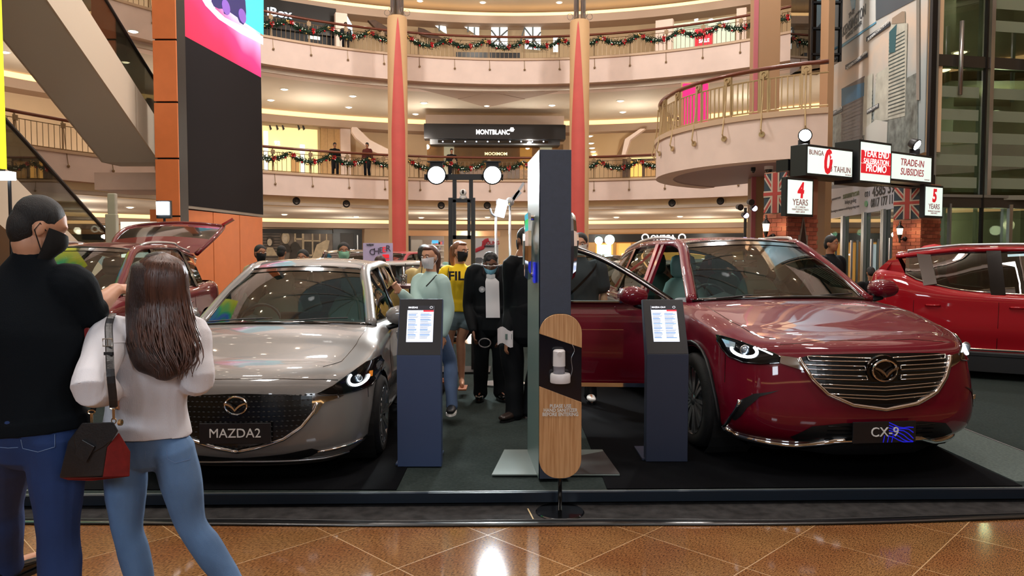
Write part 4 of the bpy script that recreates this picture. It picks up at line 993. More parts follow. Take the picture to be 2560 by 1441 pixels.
# header beam that carries the boxes
t = thing('header_beam', 'black beam behind the lit signs between the two brick pillars', 'beam', V((4.89, 13.2, 3.0)))
ob('beam', MB().prism([(.0, 0), (4.9, 0), (4.9, .3), (.0, .3)], SU, V((0, 0, 1)), -SN, .25, o=-SN * .0), M_black, t)
M_brick = [mat('brick_a', '#a45a45', .85, var=.15, scale=20), mat('brick_b', '#b36a52', .85, var=.15, scale=20), mat('brick_c', '#94503e', .85, var=.15, scale=20)]
bmes = {}
def brick_me(L_, k):
    if (L_, k) not in bmes:
        me = MB().box((0, 0, 0), (L_, .03, .068)).mesh('brick'); me.materials.append(M_brick[k]); bmes[(L_, k)] = me
    return bmes[(L_, k)]
def flag(t, a, ux, W, z0, z1, n):
    """printed union flag panel"""
    uz = V((0, 0, 1)); H_ = z1 - z0
    def poly(name, pts, m, off): ob(name, MB().prism(pts, ux, uz, n, .004, o=a + V((0, 0, z0)) + n * off), m, t)
    poly('flag_cloth', [(0, 0), (W, 0), (W, H_), (0, H_)], mat('flag_blue', '#33404a', .8), .0)
    wh, rd = mat('flag_white', '#b9ab9c', .8), mat('flag_red', '#a8423c', .8)
    for (x0, z0_, x1, z1_) in ((0, 0, W, H_), (0, H_, W, 0)):
        dx, dz = x1 - x0, z1_ - z0_; l = math.hypot(dx, dz); px_, pz_ = -dz / l, dx / l
        for wv, m_, of in ((.075, wh, .005), (.028, rd, .010)):
            poly('flag_diagonal', [(x0 + abs(px_) * wv * 0 , z0_ + (wv if z0_ < z1_ else -wv) * 1.2), (x0 + wv * .6, z0_), (x1, z1_ - (wv if z0_ < z1_ else -wv) * 1.2), (x1 - wv * .6, z1_)], m_, of)
    poly('flag_cross', [(W / 2 - .085, 0), (W / 2 + .085, 0), (W / 2 + .085, H_), (W / 2 - .085, H_)], wh, .014); poly('flag_cross', [(0, H_ * .4), (W, H_ * .4), (W, H_ * .56), (0, H_ * .56)], wh, .0145)
    poly('flag_cross', [(W / 2 - .05, 0), (W / 2 + .05, 0), (W / 2 + .05, H_), (W / 2 - .05, H_)], rd, .019); poly('flag_cross', [(0, H_ * .44), (W, H_ * .44), (W, H_ * .52), (0, H_ * .52)], rd, .0195)
for i, u0 in enumerate((0, 4.4)):
    a = V((4.89, 13.2, 0)) + SU * u0; W_, D_ = .87 - .12 * i, .50 + .1 * i
    t = thing('brick_pillar', ['red brick pillar with wall lamp and faded flag, nearer the square pillar', 'red brick pillar with wall lamp and faded flag, beside the lobby glass'][i], 'pillar', a)
    ob('core', MB().prism([(0, 0), (W_, 0), (W_, 3.1), (0, 3.1)], SU, V((0, 0, 1)), -SN, D_), mat('mortar', '#b98a72', .9), t)
    ang = math.atan2(SU.y, SU.x)
    for r_ in range(30):
        z = .04 + r_ * .078
        if z > 2.34: break
        if z < .9: continue
        for (o0, ux, n_, LL, rz_) in ((V((0, 0, 0)), SU, SN, W_, ang), (V((0, 0, 0)), -SN, -SU, D_, ang + PI / 2)):
            x = 0 if r_ % 2 else -.105
            while x < LL:
                x0_, x1_ = max(0, x), min(LL, x + .20)
                if x1_ - x0_ > .04:
                    L_ = round(x1_ - x0_ - .0, 3)
                    ob('brick', brick_me(L_, rnd.randrange(3)), None, t, loc=o0 + ux * ((x0_ + x1_) / 2) + n_ * (.0 + rnd.uniform(0, .003)) + V((0, 0, z)), rz=rz_)
                x += .21
    flag(t, V((0, 0, 0)) - SN * 0, -SN, D_, 2.36, 3.08, -SU)
    # wall lamp on the left flank
    c = a - SN * (D_ * .55) - SU * .22 + V((0, 0, 2.05))
    lt = thing('wall_lamp', 'black lantern glowing on the flank of the brick pillar %s' % ['nearer the square pillar', 'beside the lobby glass'][i], 'lamp', c)
    ob('lantern_glass', MB().lathe([(.045, -.02), (.062, .11), (.001, .112)], n=12), scr('lantern_glow', '#ffe9bd', 5), lt, smooth=True)
    ob('lantern_cap', MB().lathe([(.085, .11), (.05, .16), (.022, .19), (.03, .205), (.012, .235), (.022, .25), (.001, .275)], n=12), M_black, lt, auto=40)
    ob('lantern_base', MB().lathe([(.05, -.02), (.03, -.08), (.016, -.12), (.02, -.18), (.001, -.2)], n=12), M_black, lt, auto=40)
    ob('lantern_arm', MB().tube(spline([V((0, 0, -.12)), SU * .07 + V((0, 0, -.13)), SU * .14 + V((0, 0, -.09)), SU * .2 + V((0, 0, -.11))], 10), .014, 6).ball(SU * .2 + V((0, 0, -.11)), .05), M_black, lt, smooth=True)
    lamp(c - SU * .09 + V((0, 0, .05)), 14, (1, .75, .4), .05)
# small clock tower cut-out on the first pillar
t = thing('clock_tower_board', 'grey clock tower spire board leaning on the first brick pillar', 'decoration', V((4.89, 13.2, .9)) + SU * .42 + SN * .03)
for s in (-1, 1): ob('spire_edge', MB().bar(SU * (s * .10) + V((0, 0, .95)), V((0, 0, 1.38)), .02, .02, side=SU).bar(SU * (s * .11) + V((0, 0, 0)), SU * (s * .11) + V((0, 0, 1.06)), .02, .03, side=SU), mat('spire_grey', '#8a7f72', .7), t)
ob('spire_face', MB().prism([(-.09, 0), (.09, 0), (.09, .96), (0, 1.34), (-.09, .96)], SU, V((0, 0, 1)), SN, .01, o=-SN * .005), mat('spire_dark', '#3a2620', .7), t)
ob('spire_window', MB().prism([(-.055, .66), (.055, .66), (.055, .86), (-.055, .86)], SU, V((0, 0, 1)), SN, .006, o=SN * .008), scr('spire_amber', '#c8892a', .5), t)
for i, (px, py, on) in enumerate(((2013, 338, 1), (2290, 362, 1))):
    p = at(px, py, 13.1 + i * 1.9)
    f = thing('floodlight', ['blazing white floodlight above the 0 percent sign', 'small tilted black floodlight above the TRADE-IN sign'][i], 'floodlight', p)
    aim = (V((1.5, 5, 1)) - p).normalized() if i == 0 else V((.5, -.7, -.5)).normalized()
    ob('lamp_body', MB().tube([aim * -.14, aim * -.12, aim * .0, aim * .03], [.05, .09, .11, .12], 18), M_black, f, smooth=True)
    ob('lamp_lens', MB().tube([aim * .031, aim * .035], [.10, .095], 20), MATS['flood_white'], f)
    ob('bracket', MB().box((0, .05, -.13), (.2, .04, .1)), M_black, f)
    if i == 0: spot(p + aim * .12, p + aim, 260, (.9, .98, 1), 100, .1, .6)
# ================================================================== car builder
# local axes: x to the viewer's right when facing the car, y from the front bumper back, z up
def paint(name, col, metal=.5, rough=.32, var=0):
    m = mat(name, col, rough, metal=metal, coat=1.0, spec=.15)
    return m
M_tyre = mat('tyre_rubber', '#0d0d0e', .75, bump=.3, scale=40)
M_plast = mat('black_plastic', '#101113', .5)
M_cabin = mat('cabin_dark', '#262d2e', .7)
M_seat = mat('seat_leather', '#7fa8a2', .5)
M_seatd = mat('seat_dark', '#4a5c5c', .6)
M_wind = glass('windscreen_glass', '#cfe2dc', k=.045); M_side = glass('side_glass', '#7f8f8b', k=.09)
M_drl = mat('lamp_ring_light', '#f4fbff', .3, emit=7, ecol='#eef8ff')
M_clens = mat('projector_lens', '#8fa0b0', .05, metal=.6, coat=1)
M_amber = mat('amber_reflector', '#d07a2a', .2, emit=.5)
M_head = mat('headlamp_black', '#050506', .2, coat=.25, spec=.2)

class Body:
    def __init__(s, P):
        s.P = P; p = dict(P)
        w, L, fo, wb = p['w'], p['L'], p['fo'], p['wb']
        pc = p.get('plan', 1.0)
        # perimeter stations: (x fraction, y, kind)
        St = [(0, 0), (.2, .006), (.4, .03), (.58, .075), (.74, .15), (.86, .27), (.935, .43), (.972, .62), (.99, fo), (.995, fo + .35), (1, fo + .8), (1, fo + 1.3), (1, fo + wb - .55), (.995, fo + wb), (.97, L - .45), (.9, L - .18), (.7, L - .04), (.35, L), (0, L)]
        nS = len(St); s.nS = nS
        fr = [1, 1, 1, 1, 1, .92, .6, .25, 0, 0, 0, 0, 0, 0, -.3, -.8, -1, -1, -1]
        rows = []
        zs, zb, zl, zh = p['sill'], p['zb'], p['zl'], p['zh']
        R = [[] for _ in range(8)]
        for i, (fx, y) in enumerate(St):
            if y < fo: y = y * pc
            x = fx * w; f = fr[i]; F = max(f, 0); Sd = 1 - abs(f); Rr = max(-f, 0)
            # outward normal in plan
            if i == 0: n = (0, -1)
            elif i == nS - 1: n = (0, 1)
            else:
                a, b = St[i - 1], St[i + 1]; dx, dy = (b[0] - a[0]) * w, (b[1] - a[1]); l = math.hypot(dx, dy); n = (dy / l, -dx / l)
            zsh = interp(y, p['shy'], p['shz'])           # shoulder height along the car
            ztop = interp(y, p['shy'], p['tpz'])
            ins = interp(y, p['shy'], p['tpi'])
            def put(r, inset, z):
                R[r].append(np.array((max(0, x - n[0] * inset) if 0 < i < nS - 1 else 0, y - n[1] * inset, z)))
            zf = F * p.get('zf', zs) + (1 - F) * zs
            put(0, .16 * F + .10 * Sd + .12 * Rr, zf)
            put(1, .05 * F + .035 * Sd + .05 * Rr, zf + .07)
            put(2, .0 * F + .03 * Sd, zf + .20 - .03 * F)
            put(3, p.get('f3', .015) * F + .0 * Sd, F * zb + (1 - F) * (zs + (zsh - zs) * .5))
            put(4, p.get('f4', .05) * F + .012 * Sd + .02 * Rr, F * zl + (1 - F) * (zs + (zsh - zs) * .8))
            put(5, p.get('f5', .11) * F + .02 * Sd + .04 * Rr, F * (zh - .045) + (1 - F) * zsh)
            put(6, p.get('f6', .20) * F + ins * .55 * Sd + .08 * Rr, F * zh + (1 - F) * (zsh + (ztop - zsh) * .72))
            put(7, p.get('f7', .32) * F + ins * Sd + .14 * Rr, F * (zh + .028) + (1 - F) * ztop)
        s.R = R; s.nR = 8
        s.uS = 7; s.uR = 5
        NS = (nS - 1) * s.uS + 1; NR = 7 * s.uR + 1
        # interpolate along stations then across rows
        A = [[crom(R[r], (nS - 1) * k / (NS - 1)) for k in range(NS)] for r in range(8)]
        G = [[crom([A[r][k] for r in range(8)], 7 * j / (NR - 1)) for k in range(NS)] for j in range(NR)]
        for row in G:
            for q in row: q[0] = max(q[0], 0)
            row[0][0] = 0; row[-1][0] = 0
        s.G = G; s.NS = NS; s.NR = NR
    def build(s, extra_cut=None, parts=True):
        p = s.P; mb = MB(); G = s.G
        for sg in (1, -1):
            mb.grid([[V((sg * q[0], q[1], q[2])) for q in row] for row in G])
        # top skin: hood (front) and deck (rear)
        edge = G[-1]
        yc = p['yc']
        def skin(k0, k1, crown, m=14):
            rows = []
            for k in range(k0, k1):
                q = edge[k]; rows.append([V((q[0] * (1 - 2 * j / m), q[1] + s.bow(q[1]) * (1 - (1 - 2 * j / m) ** 2), q[2] + crown(q[1], q[0]) * (1 - abs(1 - 2 * j / m) ** 2.4))) for j in range(m + 1)])
            return rows
        ke = next(k for k in range(s.NS) if edge[k][1] > yc and edge[k][0] > .5)
        s.kc = ke
        ye = edge[0][1]
        def cr(y, x):
            q = max(0, min(1, (y - ye) / .75)); return p['crown'] * q * q * (3 - 2 * q)
        mb.grid(skin(0, ke + 1, cr))
        me = mb.mesh('body', True, weld=.0006)
        bm = bmesh.new(); bm.from_mesh(me)
        def hole(planes, test):
            for co, no in planes:
                gs = [f for f in bm.faces if test(f.calc_center_median(), .16)]
                ge = list({e for f in gs for e in f.edges}); gv = list({v for f in gs for v in f.verts})
                bmesh.ops.bisect_plane(bm, geom=gs + ge + gv, plane_co=co, plane_no=no, dist=1e-5)
            bad = [f for f in bm.faces if test(f.calc_center_median(), 0) and all((f.calc_center_median() - V(co)).dot(V(no)) < 0 for co, no in planes)]
            bmesh.ops.delete(bm, geom=bad, context='FACES')
        ra = p['arch']
        for wy in (p['fo'], p['fo'] + p['wb']):
            pl = []
            for k in range(16):
                a = PI * (k + .5) / 16 * 1.25 - PI * .125; n = V((0, math.cos(a), math.sin(a)))
                pl.append((V((0, wy, p['wr'])) + n * ra, n))
            hole(pl, lambda c, m, wy=wy: abs(c.x) > p['w'] * .62 and abs(c.y - wy) < ra + .1 + m and c.z < p['wr'] + ra + m)
        if extra_cut: hole(*extra_cut)
        bm.to_mesh(me)
        s.bvh = BVHTree.FromBMesh(bm)
        bm.free()
        me.update()
        return me
    def bow(s, y): return 0
    def front(s, x, z, off=0.0):
        h = s.bvh.ray_cast(V((x, -3, z)), V((0, 1, 0)))
        if h[0] is None:
            h = s.bvh.find_nearest(V((x, .3, z)))
        n = h[1]
        if n.y > 0: n = -n
        return h[0] + n * off
    def top(s, x, y, off=0.0):
        h = s.bvh.ray_cast(V((x, y, 3)), V((0, 0, -1)))
        if h[0] is None: h = s.bvh.find_nearest(V((x, y, 1)))
        n = h[1] if h[1].z > 0 else -h[1]
        return h[0] + n * off
    def side(s, y, z, sg=1, off=0.0):
        h = s.bvh.ray_cast(V((sg * 3, y, z)), V((-sg, 0, 0)))
        if h[0] is None or h[0].x * sg < .3: h = s.bvh.find_nearest(V((sg * s.P['w'], y, z)))
        n = h[1] if h[1].x * sg > 0 else -h[1]
        return h[0] + n * off

def patch(body, outline, off=.004, cell=.05, fn=None, thick=.0):
    """polygon outline (a,b) cut into cells and laid on the body with fn(a,b,off)"""
    fn = fn or body.front
    bm = bmesh.new()
    vs = [bm.verts.new((a, 0, b)) for a, b in outline]
    bm.faces.new(vs)
    xs = [a for a, b in outline]; zs = [b for a, b in outline]
    for lo, hi, no in ((min(xs), max(xs), V((1, 0, 0))), (min(zs), max(zs), V((0, 0, 1)))):
        n = int((hi - lo) / cell)
        for k in range(1, n + 1):
            c = lo + (hi - lo) * k / (n + 1)
            bmesh.ops.bisect_plane(bm, geom=bm.verts[:] + bm.edges[:] + bm.faces[:], plane_co=no * c, plane_no=no)
    bmesh.ops.triangulate(bm, faces=[f for f in bm.faces if len(f.verts) > 4])
    for v in bm.verts:
        v.co = fn(v.co.x, v.co.z, off)
    me = bpy.data.meshes.new('patch'); bm.to_mesh(me); bm.free()
    mb = MB(); mb.v = [tuple(v.co) for v in me.vertices]; mb.f = [tuple(pg.vertices) for pg in me.polygons]; mb.m = [0] * len(mb.f)
    bpy.data.meshes.remove(me)
    return mb
def drape(body, pts, r, off=.0, n=6, fn=None, closed=False, sub=4):
    fn = fn or body.front
    P = []
    for a, b in zip(pts, pts[1:] + ([pts[0]] if closed else [])):
        for k in range(sub): P.append((a[0] + (b[0] - a[0]) * k / sub, a[1] + (b[1] - a[1]) * k / sub))
    if not closed: P.append(pts[-1])
    return MB().tube([fn(x, z, off) for x, z in P], r, n, closed=closed)
def mir(pts): return [(-a, b) for a, b in reversed(pts)]

def wheel(parent, x, y, r, w, sg, mrim, spokes=10, name='wheel'):
    t = ob(name, MB().lathe([(r * .66, -.3 * w), (r * .72, -.5 * w), (r * .93, -.5 * w), (r, -.36 * w), (r, .36 * w), (r * .93, .5 * w), (r * .72, .5 * w), (r * .66, .3 * w)], n=40, axis='X'), M_tyre, parent, smooth=True, loc=(x, y, r))
    o = sg * w * .5
    ob('rim', MB().lathe([(r * .73, o * 1.02), (r * .70, o * .96), (r * .67, o * .3), (r * .66, -o * .6), (.05, -o * .5)], n=36, axis='X'), mrim, t, smooth=True)
    mb = MB()
    for k in range(spokes):
        a = 2 * PI * k / spokes
        for da in (-.10, .10):
            p0 = V((o * .75, math.cos(a + da * .6) * r * .12, math.sin(a + da * .6) * r * .12)); p1 = V((o * .96, math.cos(a + da) * r * .71, math.sin(a + da) * r * .71))
            mb.bar(p0, p1, r * .075, .02, side=(0, -math.sin(a), math.cos(a)))
    ob('spokes', mb, mrim, t)
    ob('hub_cap', MB().cyl((o * .6, 0, 0), (o * .86, 0, 0), r * .16, r * .12, 16), mrim, t, smooth=True)
    ob('brake_disc', MB().cyl((-o * .1, 0, 0), (o * .1, 0, 0), r * .5, n=24), M_steel, t)
    return t
def badge(parent, c, h, fn=None, off=.01, name='badge'):
    """winged oval emblem, h = half height"""
    w = h * 1.22
    mb = MB()
    N = 36
    ell = [V((c[0] + w * math.sin(2 * PI * k / N), c[1] - .012 + .006 * abs(math.sin(2 * PI * k / N)), c[2] + h * math.cos(2 * PI * k / N))) for k in range(N)]
    mb.tube(ell, h * .10, 8, closed=True)
    # wings: a broad V whose tips join the oval
    for sg in (-1, 1):
        up = [(0, -.42), (.16, -.12), (.42, .14), (.72, .30), (.98, .40)]
        lo = [(0, -.62), (.22, -.30), (.5, -.03), (.78, .14), (.99, .20)]
        vs = []
        for (a, b), (a2, b2) in zip(up, lo):
            for q, qq in ((a, b), (a2, b2)):
                vs.append(V((c[0] + sg * q * w, c[1] - .03, c[2] + qq * h)))
        vs2 = [v + V((0, .03, 0)) for v in vs]
        n = len(vs)
        fs = [(2 * i, 2 * i + 1, 2 * i + 3, 2 * i + 2) for i in range(n // 2 - 1)] + [(n + 2 * i, n + 2 * i + 2, n + 2 * i + 3, n + 2 * i + 1) for i in range(n // 2 - 1)]
        fs += [(2 * i, 2 * i + 2, n + 2 * i + 2, n + 2 * i) for i in range(n // 2 - 1)] + [(2 * i + 1, n + 2 * i + 1, n + 2 * i + 3, 2 * i + 3) for i in range(n // 2 - 1)]
        mb.add(vs + vs2, fs)
    return ob(name, mb, M_chrome, parent, auto=40, label='chrome winged oval badge')

def seat(parent, x, y, z, s=1, m=None, hr=True, w=.5):
    m = m or M_seat
    t = ob('seat', MB().tube([(x, y - .45, z), (x, y - .2, z + .03), (x, y + .05, z)], [(.09, w * .48), (.1, w * .5), (.09, w * .46)], 14, side=(0, 0, 1)), M_seatd, parent, smooth=True)
    ob('backrest', MB().tube([(x, y + .02, z + .02), (x, y + .06, z + .2), (x, y + .11, z + .42), (x, y + .15, z + .56), (x, y + .16, z + .61)], [(.06, w * .43), (.075, w * .5), (.075, w * .5), (.06, w * .38), (.03, w * .25)], 16, side=(0, 1, 0)), m, t, smooth=True)
    if hr:
        ob('headrest', MB().tube([(x, y + .15, z + .61), (x, y + .155, z + .65), (x, y + .16, z + .76), (x, y + .165, z + .83), (x, y + .165, z + .85)], [(.03, .09), (.05, .135), (.055, .14), (.045, .12), (.02, .08)], 16, side=(0, 1, 0)), m, t, smooth=True)
    return t

def greenhouse(root, B, P, mp, opt):
    """glass, roof, pillars. P['gh']: A base, A top, roof rail points, C base"""
    g = P['gh']
    ab, at_ = V(g['ab']), V(g['at'])
    rail = [V(p) for p in g['rail']]          # from at_ back to the end of the side glass
    cb = V(g['cb'])                            # where the rear pillar meets the belt
    bowb, bowt = g.get('bowb', .16), g.get('bowt', .07)
    def mx(p, s): return V((p.x * s, p.y, p.z))
    # windscreen
    rows = []
    for i in range(9):
        f = i / 8; a = ab.lerp(at_, f) ; a = a + V((0, 0, .03 * math.sin(PI * f)))
        bow = bowb + (bowt - bowb) * f
        rows.append([V((a.x * (1 - 2 * j / 16), a.y - bow * (1 - (1 - 2 * j / 16) ** 2), a.z + g.get('zc', .02) * (1 - (1 - 2 * j / 16) ** 2))) for j in range(17)])
    ob('windscreen', MB().grid(rows), M_wind, root, smooth=True)
    fr = MB()
    base = rows[0]; topr = rows[-1]
    fr.tube(base, .018, 6); fr.tube(topr, .014, 6)
    for e_ in (0, -1): fr.tube([r_[e_].lerp(r_[8], .03) + V((0, -.006, .004)) for r_ in rows], (.030, .006), 6, side=(1, 0, 0))
    ob('windscreen_surround', fr, M_blackg, root, smooth=True)
    # black upper band of the glass
    ob('shade_band', MB().grid([[p + V((0, -.004, .004)) for p in rows[-1]], [p + V((0, -.004, .004)) for p in (rows[-1][j].lerp(rows[-2][j], .8) for j in range(17))]]), M_blackg, root, smooth=True)
    # roof
    rr = spline([at_] + rail, 22)
    RT = []
    for k, q in enumerate(rr):
        f = k / 21; cz = g.get('crown', .06); b = bowt * max(0, 1 - 3 * f)
        end = g.get('tailbow', -.1) * max(0, (f - .8) / .2) if f > .8 else 0
        RT.append([V((q.x * (1 - 2 * j / 16), q.y - b * (1 - (1 - 2 * j / 16) ** 2), q.z + (g.get('zc', .02) if k == 0 else cz * min(1, .33 + f * 3)) * (1 - (abs(1 - 2 * j / 16)) ** 2.5))) for j in range(17)])
    ob('roof', MB().grid(RT), mp, root, smooth=True)
    s_in = []
    # belt points
    def beltp(y, s): 
        q = B.G[-1]; k = min(range(B.NS), key=lambda k: abs(q[k][1] - y) + (0 if q[k][0] > .4 else 9)); return V((s * q[k][0], q[k][1], q[k][2]))
    nb = 20
    for s in (-1, 1):
        belt = [beltp(ab.y + .12 + (cb.y - ab.y - .12) * k / nb, s) for k in range(nb + 1)]
        full = [mx(q, s) for q in spline([ab.lerp(at_, .0), ab.lerp(at_, .5) + V((0, 0, .02)), at_] + rail, 40)]
        # resample the upper line at the belt's y
        up = []
        for b in belt:
            c = min(full, key=lambda q: abs(q.y - b.y)); i = full.index(c)
            j = i + 1 if c.y < b.y and i + 1 < len(full) else i - 1
            d = full[j]; f = 0 if abs(d.y - c.y) < 1e-6 else (b.y - c.y) / (d.y - c.y)
            up.append(c.lerp(d, max(0, min(1, f))))
        hide = s == opt.get('open_side')
        yB = g['pillars'][0]
        segs = [(belt[k], up[k]) for k in range(nb + 1)]
        if hide: gl = [q for q in segs if q[0].y >= yB - .02]
        else: gl = segs
        ob('side_window', MB().grid([[b.lerp(u, f) + V((s * .03 * math.sin(PI * f), 0, 0)) for b, u in gl] for f in (0, .25, .5, .75, 1)]), M_side, root, smooth=True)
        # A pillar and roof rail as one painted moulding
        mb = MB()
        apil = [q + V((0, 0, -.015)) for q in full]
        wid = [(.05 if k < 16 else .035, .05 if k < 16 else .06) for k in range(len(apil))]
        mb.tube(apil, wid, 10, side=(0, 0, 1))
        ob('roof_side', mb, mp, root, smooth=True, label='painted pillar and roof edge')
        # upright pillars
        for i, (yp) in enumerate(g['pillars']):
            b = beltp(yp, s); u = min(full, key=lambda q: abs(q.y - (yp + g.get('lean', .1))))
            ob('door_pillar', MB().bar(b + V((s * .03, 0, -.02)), u + V((s * .03, 0, -.01)), g.get('pw', .08), .03, side=(0, 1, 0)), M_blackg if not hide or i else mp, root)
        # rear pillar, painted
        q0 = beltp(cb.y, s); q1 = full[-1]
        q2 = beltp(P['L'] - .12, s)
        ob('rear_pillar', MB().grid([[q0.lerp(q1, f) for f in (0, .33, .66, 1)], [q2.lerp(V((q1.x, q1.y + g.get('tail', .2), q1.z - .05)), f) for f in (0, .33, .66, 1)]]), mp, root, smooth=True)
        ob('window_trim', MB().tube([b + V((s * .012, 0, .004)) for b in (belt if not hide else [q for q in belt if q.y >= yB])], .009, 5), M_chrome if opt.get('chrome', True) else M_blackg, root)
        if opt.get('rails'):
            rl = [q + V((0, 0, .045)) for q in [mx(p, s) for p in spline([at_ + V((0, .12, 0))] + rail, 20)][1:-1]]
            ob('roof_rail', MB().tube([rl[0] - V((0, 0, .05))] + rl + [rl[-1] - V((0, 0, .05))], .018, 6), M_steel, root, smooth=True)
    # rear glass and tail
    tl = mx(rr[-1], 1)
    if not opt.get('tailgate_open'):
        pr = [[V((tl.x * (1 - 2 * j / 8), tl.y, tl.z + g.get('crown', .06) * (1 - (1 - 2 * j / 8) ** 2))) for j in range(9)],
              [V(((tl.x + .08) * (1 - 2 * j / 8), P['L'] - .1, g['rz'])) for j in range(9)]]
        ob('rear_window', MB().grid(pr), M_side, root, smooth=True)
    return rows

def car(name, label, P, mp, loc, rz=0, group=None, **opt):
    root = thing(name, label, 'car', loc, rz, group)
    B = Body(P)
    cut = opt.get('cut')
    me = B.build(cut)
    ob('body', me, mp, root)
    w, L, fo, wb, wr = P['w'], P['L'], P['fo'], P['wb'], P['wr']
    # inner shell, floor and arch liners
    lin_ = MB()
    lin_.box((0, (fo + wb + fo) / 2 + .1, P['sill'] + .06), (w * 1.5, L - 1.3, .06))
    ob('underbody', lin_, M_plast, root)
    for wy in (fo, fo + wb):
        for s in (-1, 1):
            ob('arch_liner', MB().lathe([(P['arch'] + .005, s * (w * .99 - .02)), (P['arch'] + .005, s * w * .62), (.02, s * w * .62)], c=(0, wy, wr), n=24, axis='X'), mat('liner_black', '#070708', .9), root)
    if P.get('clad'):
        for wy in (fo, fo + wb):
            for s in (-1, 1):
                if wy < 0 or wy > L: continue
                pts = []
                for k in range(17):
                    a = PI * k / 16 * 1.16 - PI * .08
                    pts.append(B.side(wy + math.cos(a) * (P['arch'] + .025), wr + math.sin(a) * (P['arch'] + .025), s, .004))
                ob('arch_moulding', MB().tube(pts, (.032, .014), 8, side=(0, 0, 1)), M_plast, root, smooth=True)
    for wy in (fo, fo + wb):
        for s in (-1, 1):
            wheel(root, s * (w - .115), wy, wr, .23, s, opt.get('rim') or mat('alloy_rim', '#9a9c9e', .25, metal=.9))
    greenhouse(root, B, P, mp, opt)
    return root, B
def dseam(root, B, pts, fn, r=.0035, name='panel_gap', m=None, off=-.001):
    return ob(name, drape(B, pts, r, off, 5, fn), m or M_blackg, root)
# ================================================================== red crossover, front towards the camera
M_redp = paint('red_car_paint', '#64011a', metal=.0, rough=.5)
X9 = dict(w=.985, L=5.06, fo=1.0, wb=2.93, wr=.37, arch=.425, sill=.20, zb=.52, zl=.76, zh=.925, yc=1.52, crown=.045, clad=True,
          shy=[0, .3, .7, 1.0, 1.5, 2.2, 3.2, 4.2, 5.1], shz=[.88, .90, .95, .98, 1.01, 1.02, 1.03, 1.05, 1.06],
          tpz=[.95, .99, 1.035, 1.07, 1.115, 1.09, 1.10, 1.13, 1.15], tpi=[.3, .24, .2, .17, .15, .10, .10, .10, .12],
          f3=.0, f4=.04, f5=.09, f6=.17, f7=.28,
          gh=dict(ab=(.80, 1.50, 1.12), at=(.60, 2.38, 1.615), rail=[(.635, 2.75, 1.645), (.64, 3.4, 1.635), (.60, 4.2, 1.57), (.56, 4.7, 1.49)], cb=(.8, 4.45, 1.12),
                  pillars=[2.62, 3.62], bowb=.20, bowt=.09, zc=.035, crown=.05, rz=1.12, lean=.12))
X9o = V((2.50, 4.93, PZ)); YAW9 = math.radians(6)
def onbody(B, o, yaw, px, py, d):      # photo pixel -> local (x, z) on the body's front
    R = Matrix.Rotation(-yaw, 3, 'Z')
    a = R @ (CO - o); r = (R @ ray(px, py)).normalized(); h = B.bvh.ray_cast(a, r)
    if h[0] is None:
        q = R @ (at(px, py, d) - o); h = B.bvh.find_nearest(q)
    return (h[0].x, h[0].z)
# the front right door stands open: cut the body side there (viewer's left)
door_pl = [(V((0, 1.62, 0)), V((0, -1, 0))), (V((0, 2.68, 0)), V((0, 1, 0))), (V((0, 0, .36)), V((0, 0, -1)))]
cx, CB = car('red_crossover', 'large deep red crossover with open front door and five-bar chrome grille', X9, M_redp, X9o, YAW9, chrome=True, rails=True, open_side=-1,
             cut=(door_pl, lambda c, m: c.x < -.6 and 1.5 - m < c.y < 2.8 + m))
M_redi = mat('red_jamb', '#8a0818', .35, coat=.5)
def hz(px, py, d, o=X9o): return onbody(CB, X9o, YAW9, px, py, d)
# grille: the photo's left half mirrored
gx = lambda P, d=4.98: [hz(x, y, d) for x, y in P]
gl = gx([(2217, 1023), (2130, 1012), (2068, 985), (2030, 948), (2002, 905), (1998, 896), (2030, 888), (2120, 886), (2217, 884)])
gl = [(min(0, a), b) for a, b in gl]
full = gl + [(-a, b) for a, b in gl[-2:0:-1]]
ob('grille_panel', patch(CB, full, .006, .05), mat('grille_black', '#060708', .25), cx)
tr = [gl[5], gl[4], gl[3], gl[2], gl[1], gl[0]]; tr = tr + [(-a, b) for a, b in tr[-2::-1]]
ob('grille_surround', drape(CB, tr, (.012, .018), .016, 8), M_chrome, cx, smooth=True, label='chrome grille surround')
tp = [gl[6], gl[7], gl[8]]; tp = tp + [(-a, b) for a, b in tp[-2::-1]]
bars = [((2016, 893), (2172, 897), (2172, 906), (2022, 903)), ((2010, 913), (2158, 917), (2160, 927), (2018, 924)), ((2023, 937), (2162, 941), (2165, 951), (2030, 947)),
        ((2040, 960), (2217, 968), (2217, 976), (2046, 969)), ((2064, 984), (2217, 991), (2217, 999), (2078, 992))]
for i, b in enumerate(bars):
    P = gx(b)
    if i < 3:
        for s in (1, -1):
            Q = [(s * a, z) for a, z in P]
            ob('grille_bar', drape(CB, Q, .0042, .022, 6, closed=True), M_chrome, cx, smooth=True)
    else:
        Q = [P[0], (0, P[1][1]), (-P[0][0], P[0][1]), (-P[3][0], P[3][1]), (0, P[2][1]), P[3]]
        ob('grille_bar', drape(CB, Q, .0045, .022, 6, closed=True), M_chrome, cx, smooth=True)
mb = MB()
for k in range(9):
    z0 = gl[0][1] + .03 + (gl[8][1] - gl[0][1] - .04) * k / 9
    hw = max(.08, .5 * min(1, ((z0 - gl[0][1]) / .22) ** .5) - .06)
    mb.tube([CB.front(hw * (2 * j / 10 - 1), z0, .007) for j in range(11)], .003, 4)
ob('grille_slats', mb, MATS['liner_black'], cx, kind='stuff')
c = hz(2217, 925, 4.90); f = CB.front(0, c[1], .0)
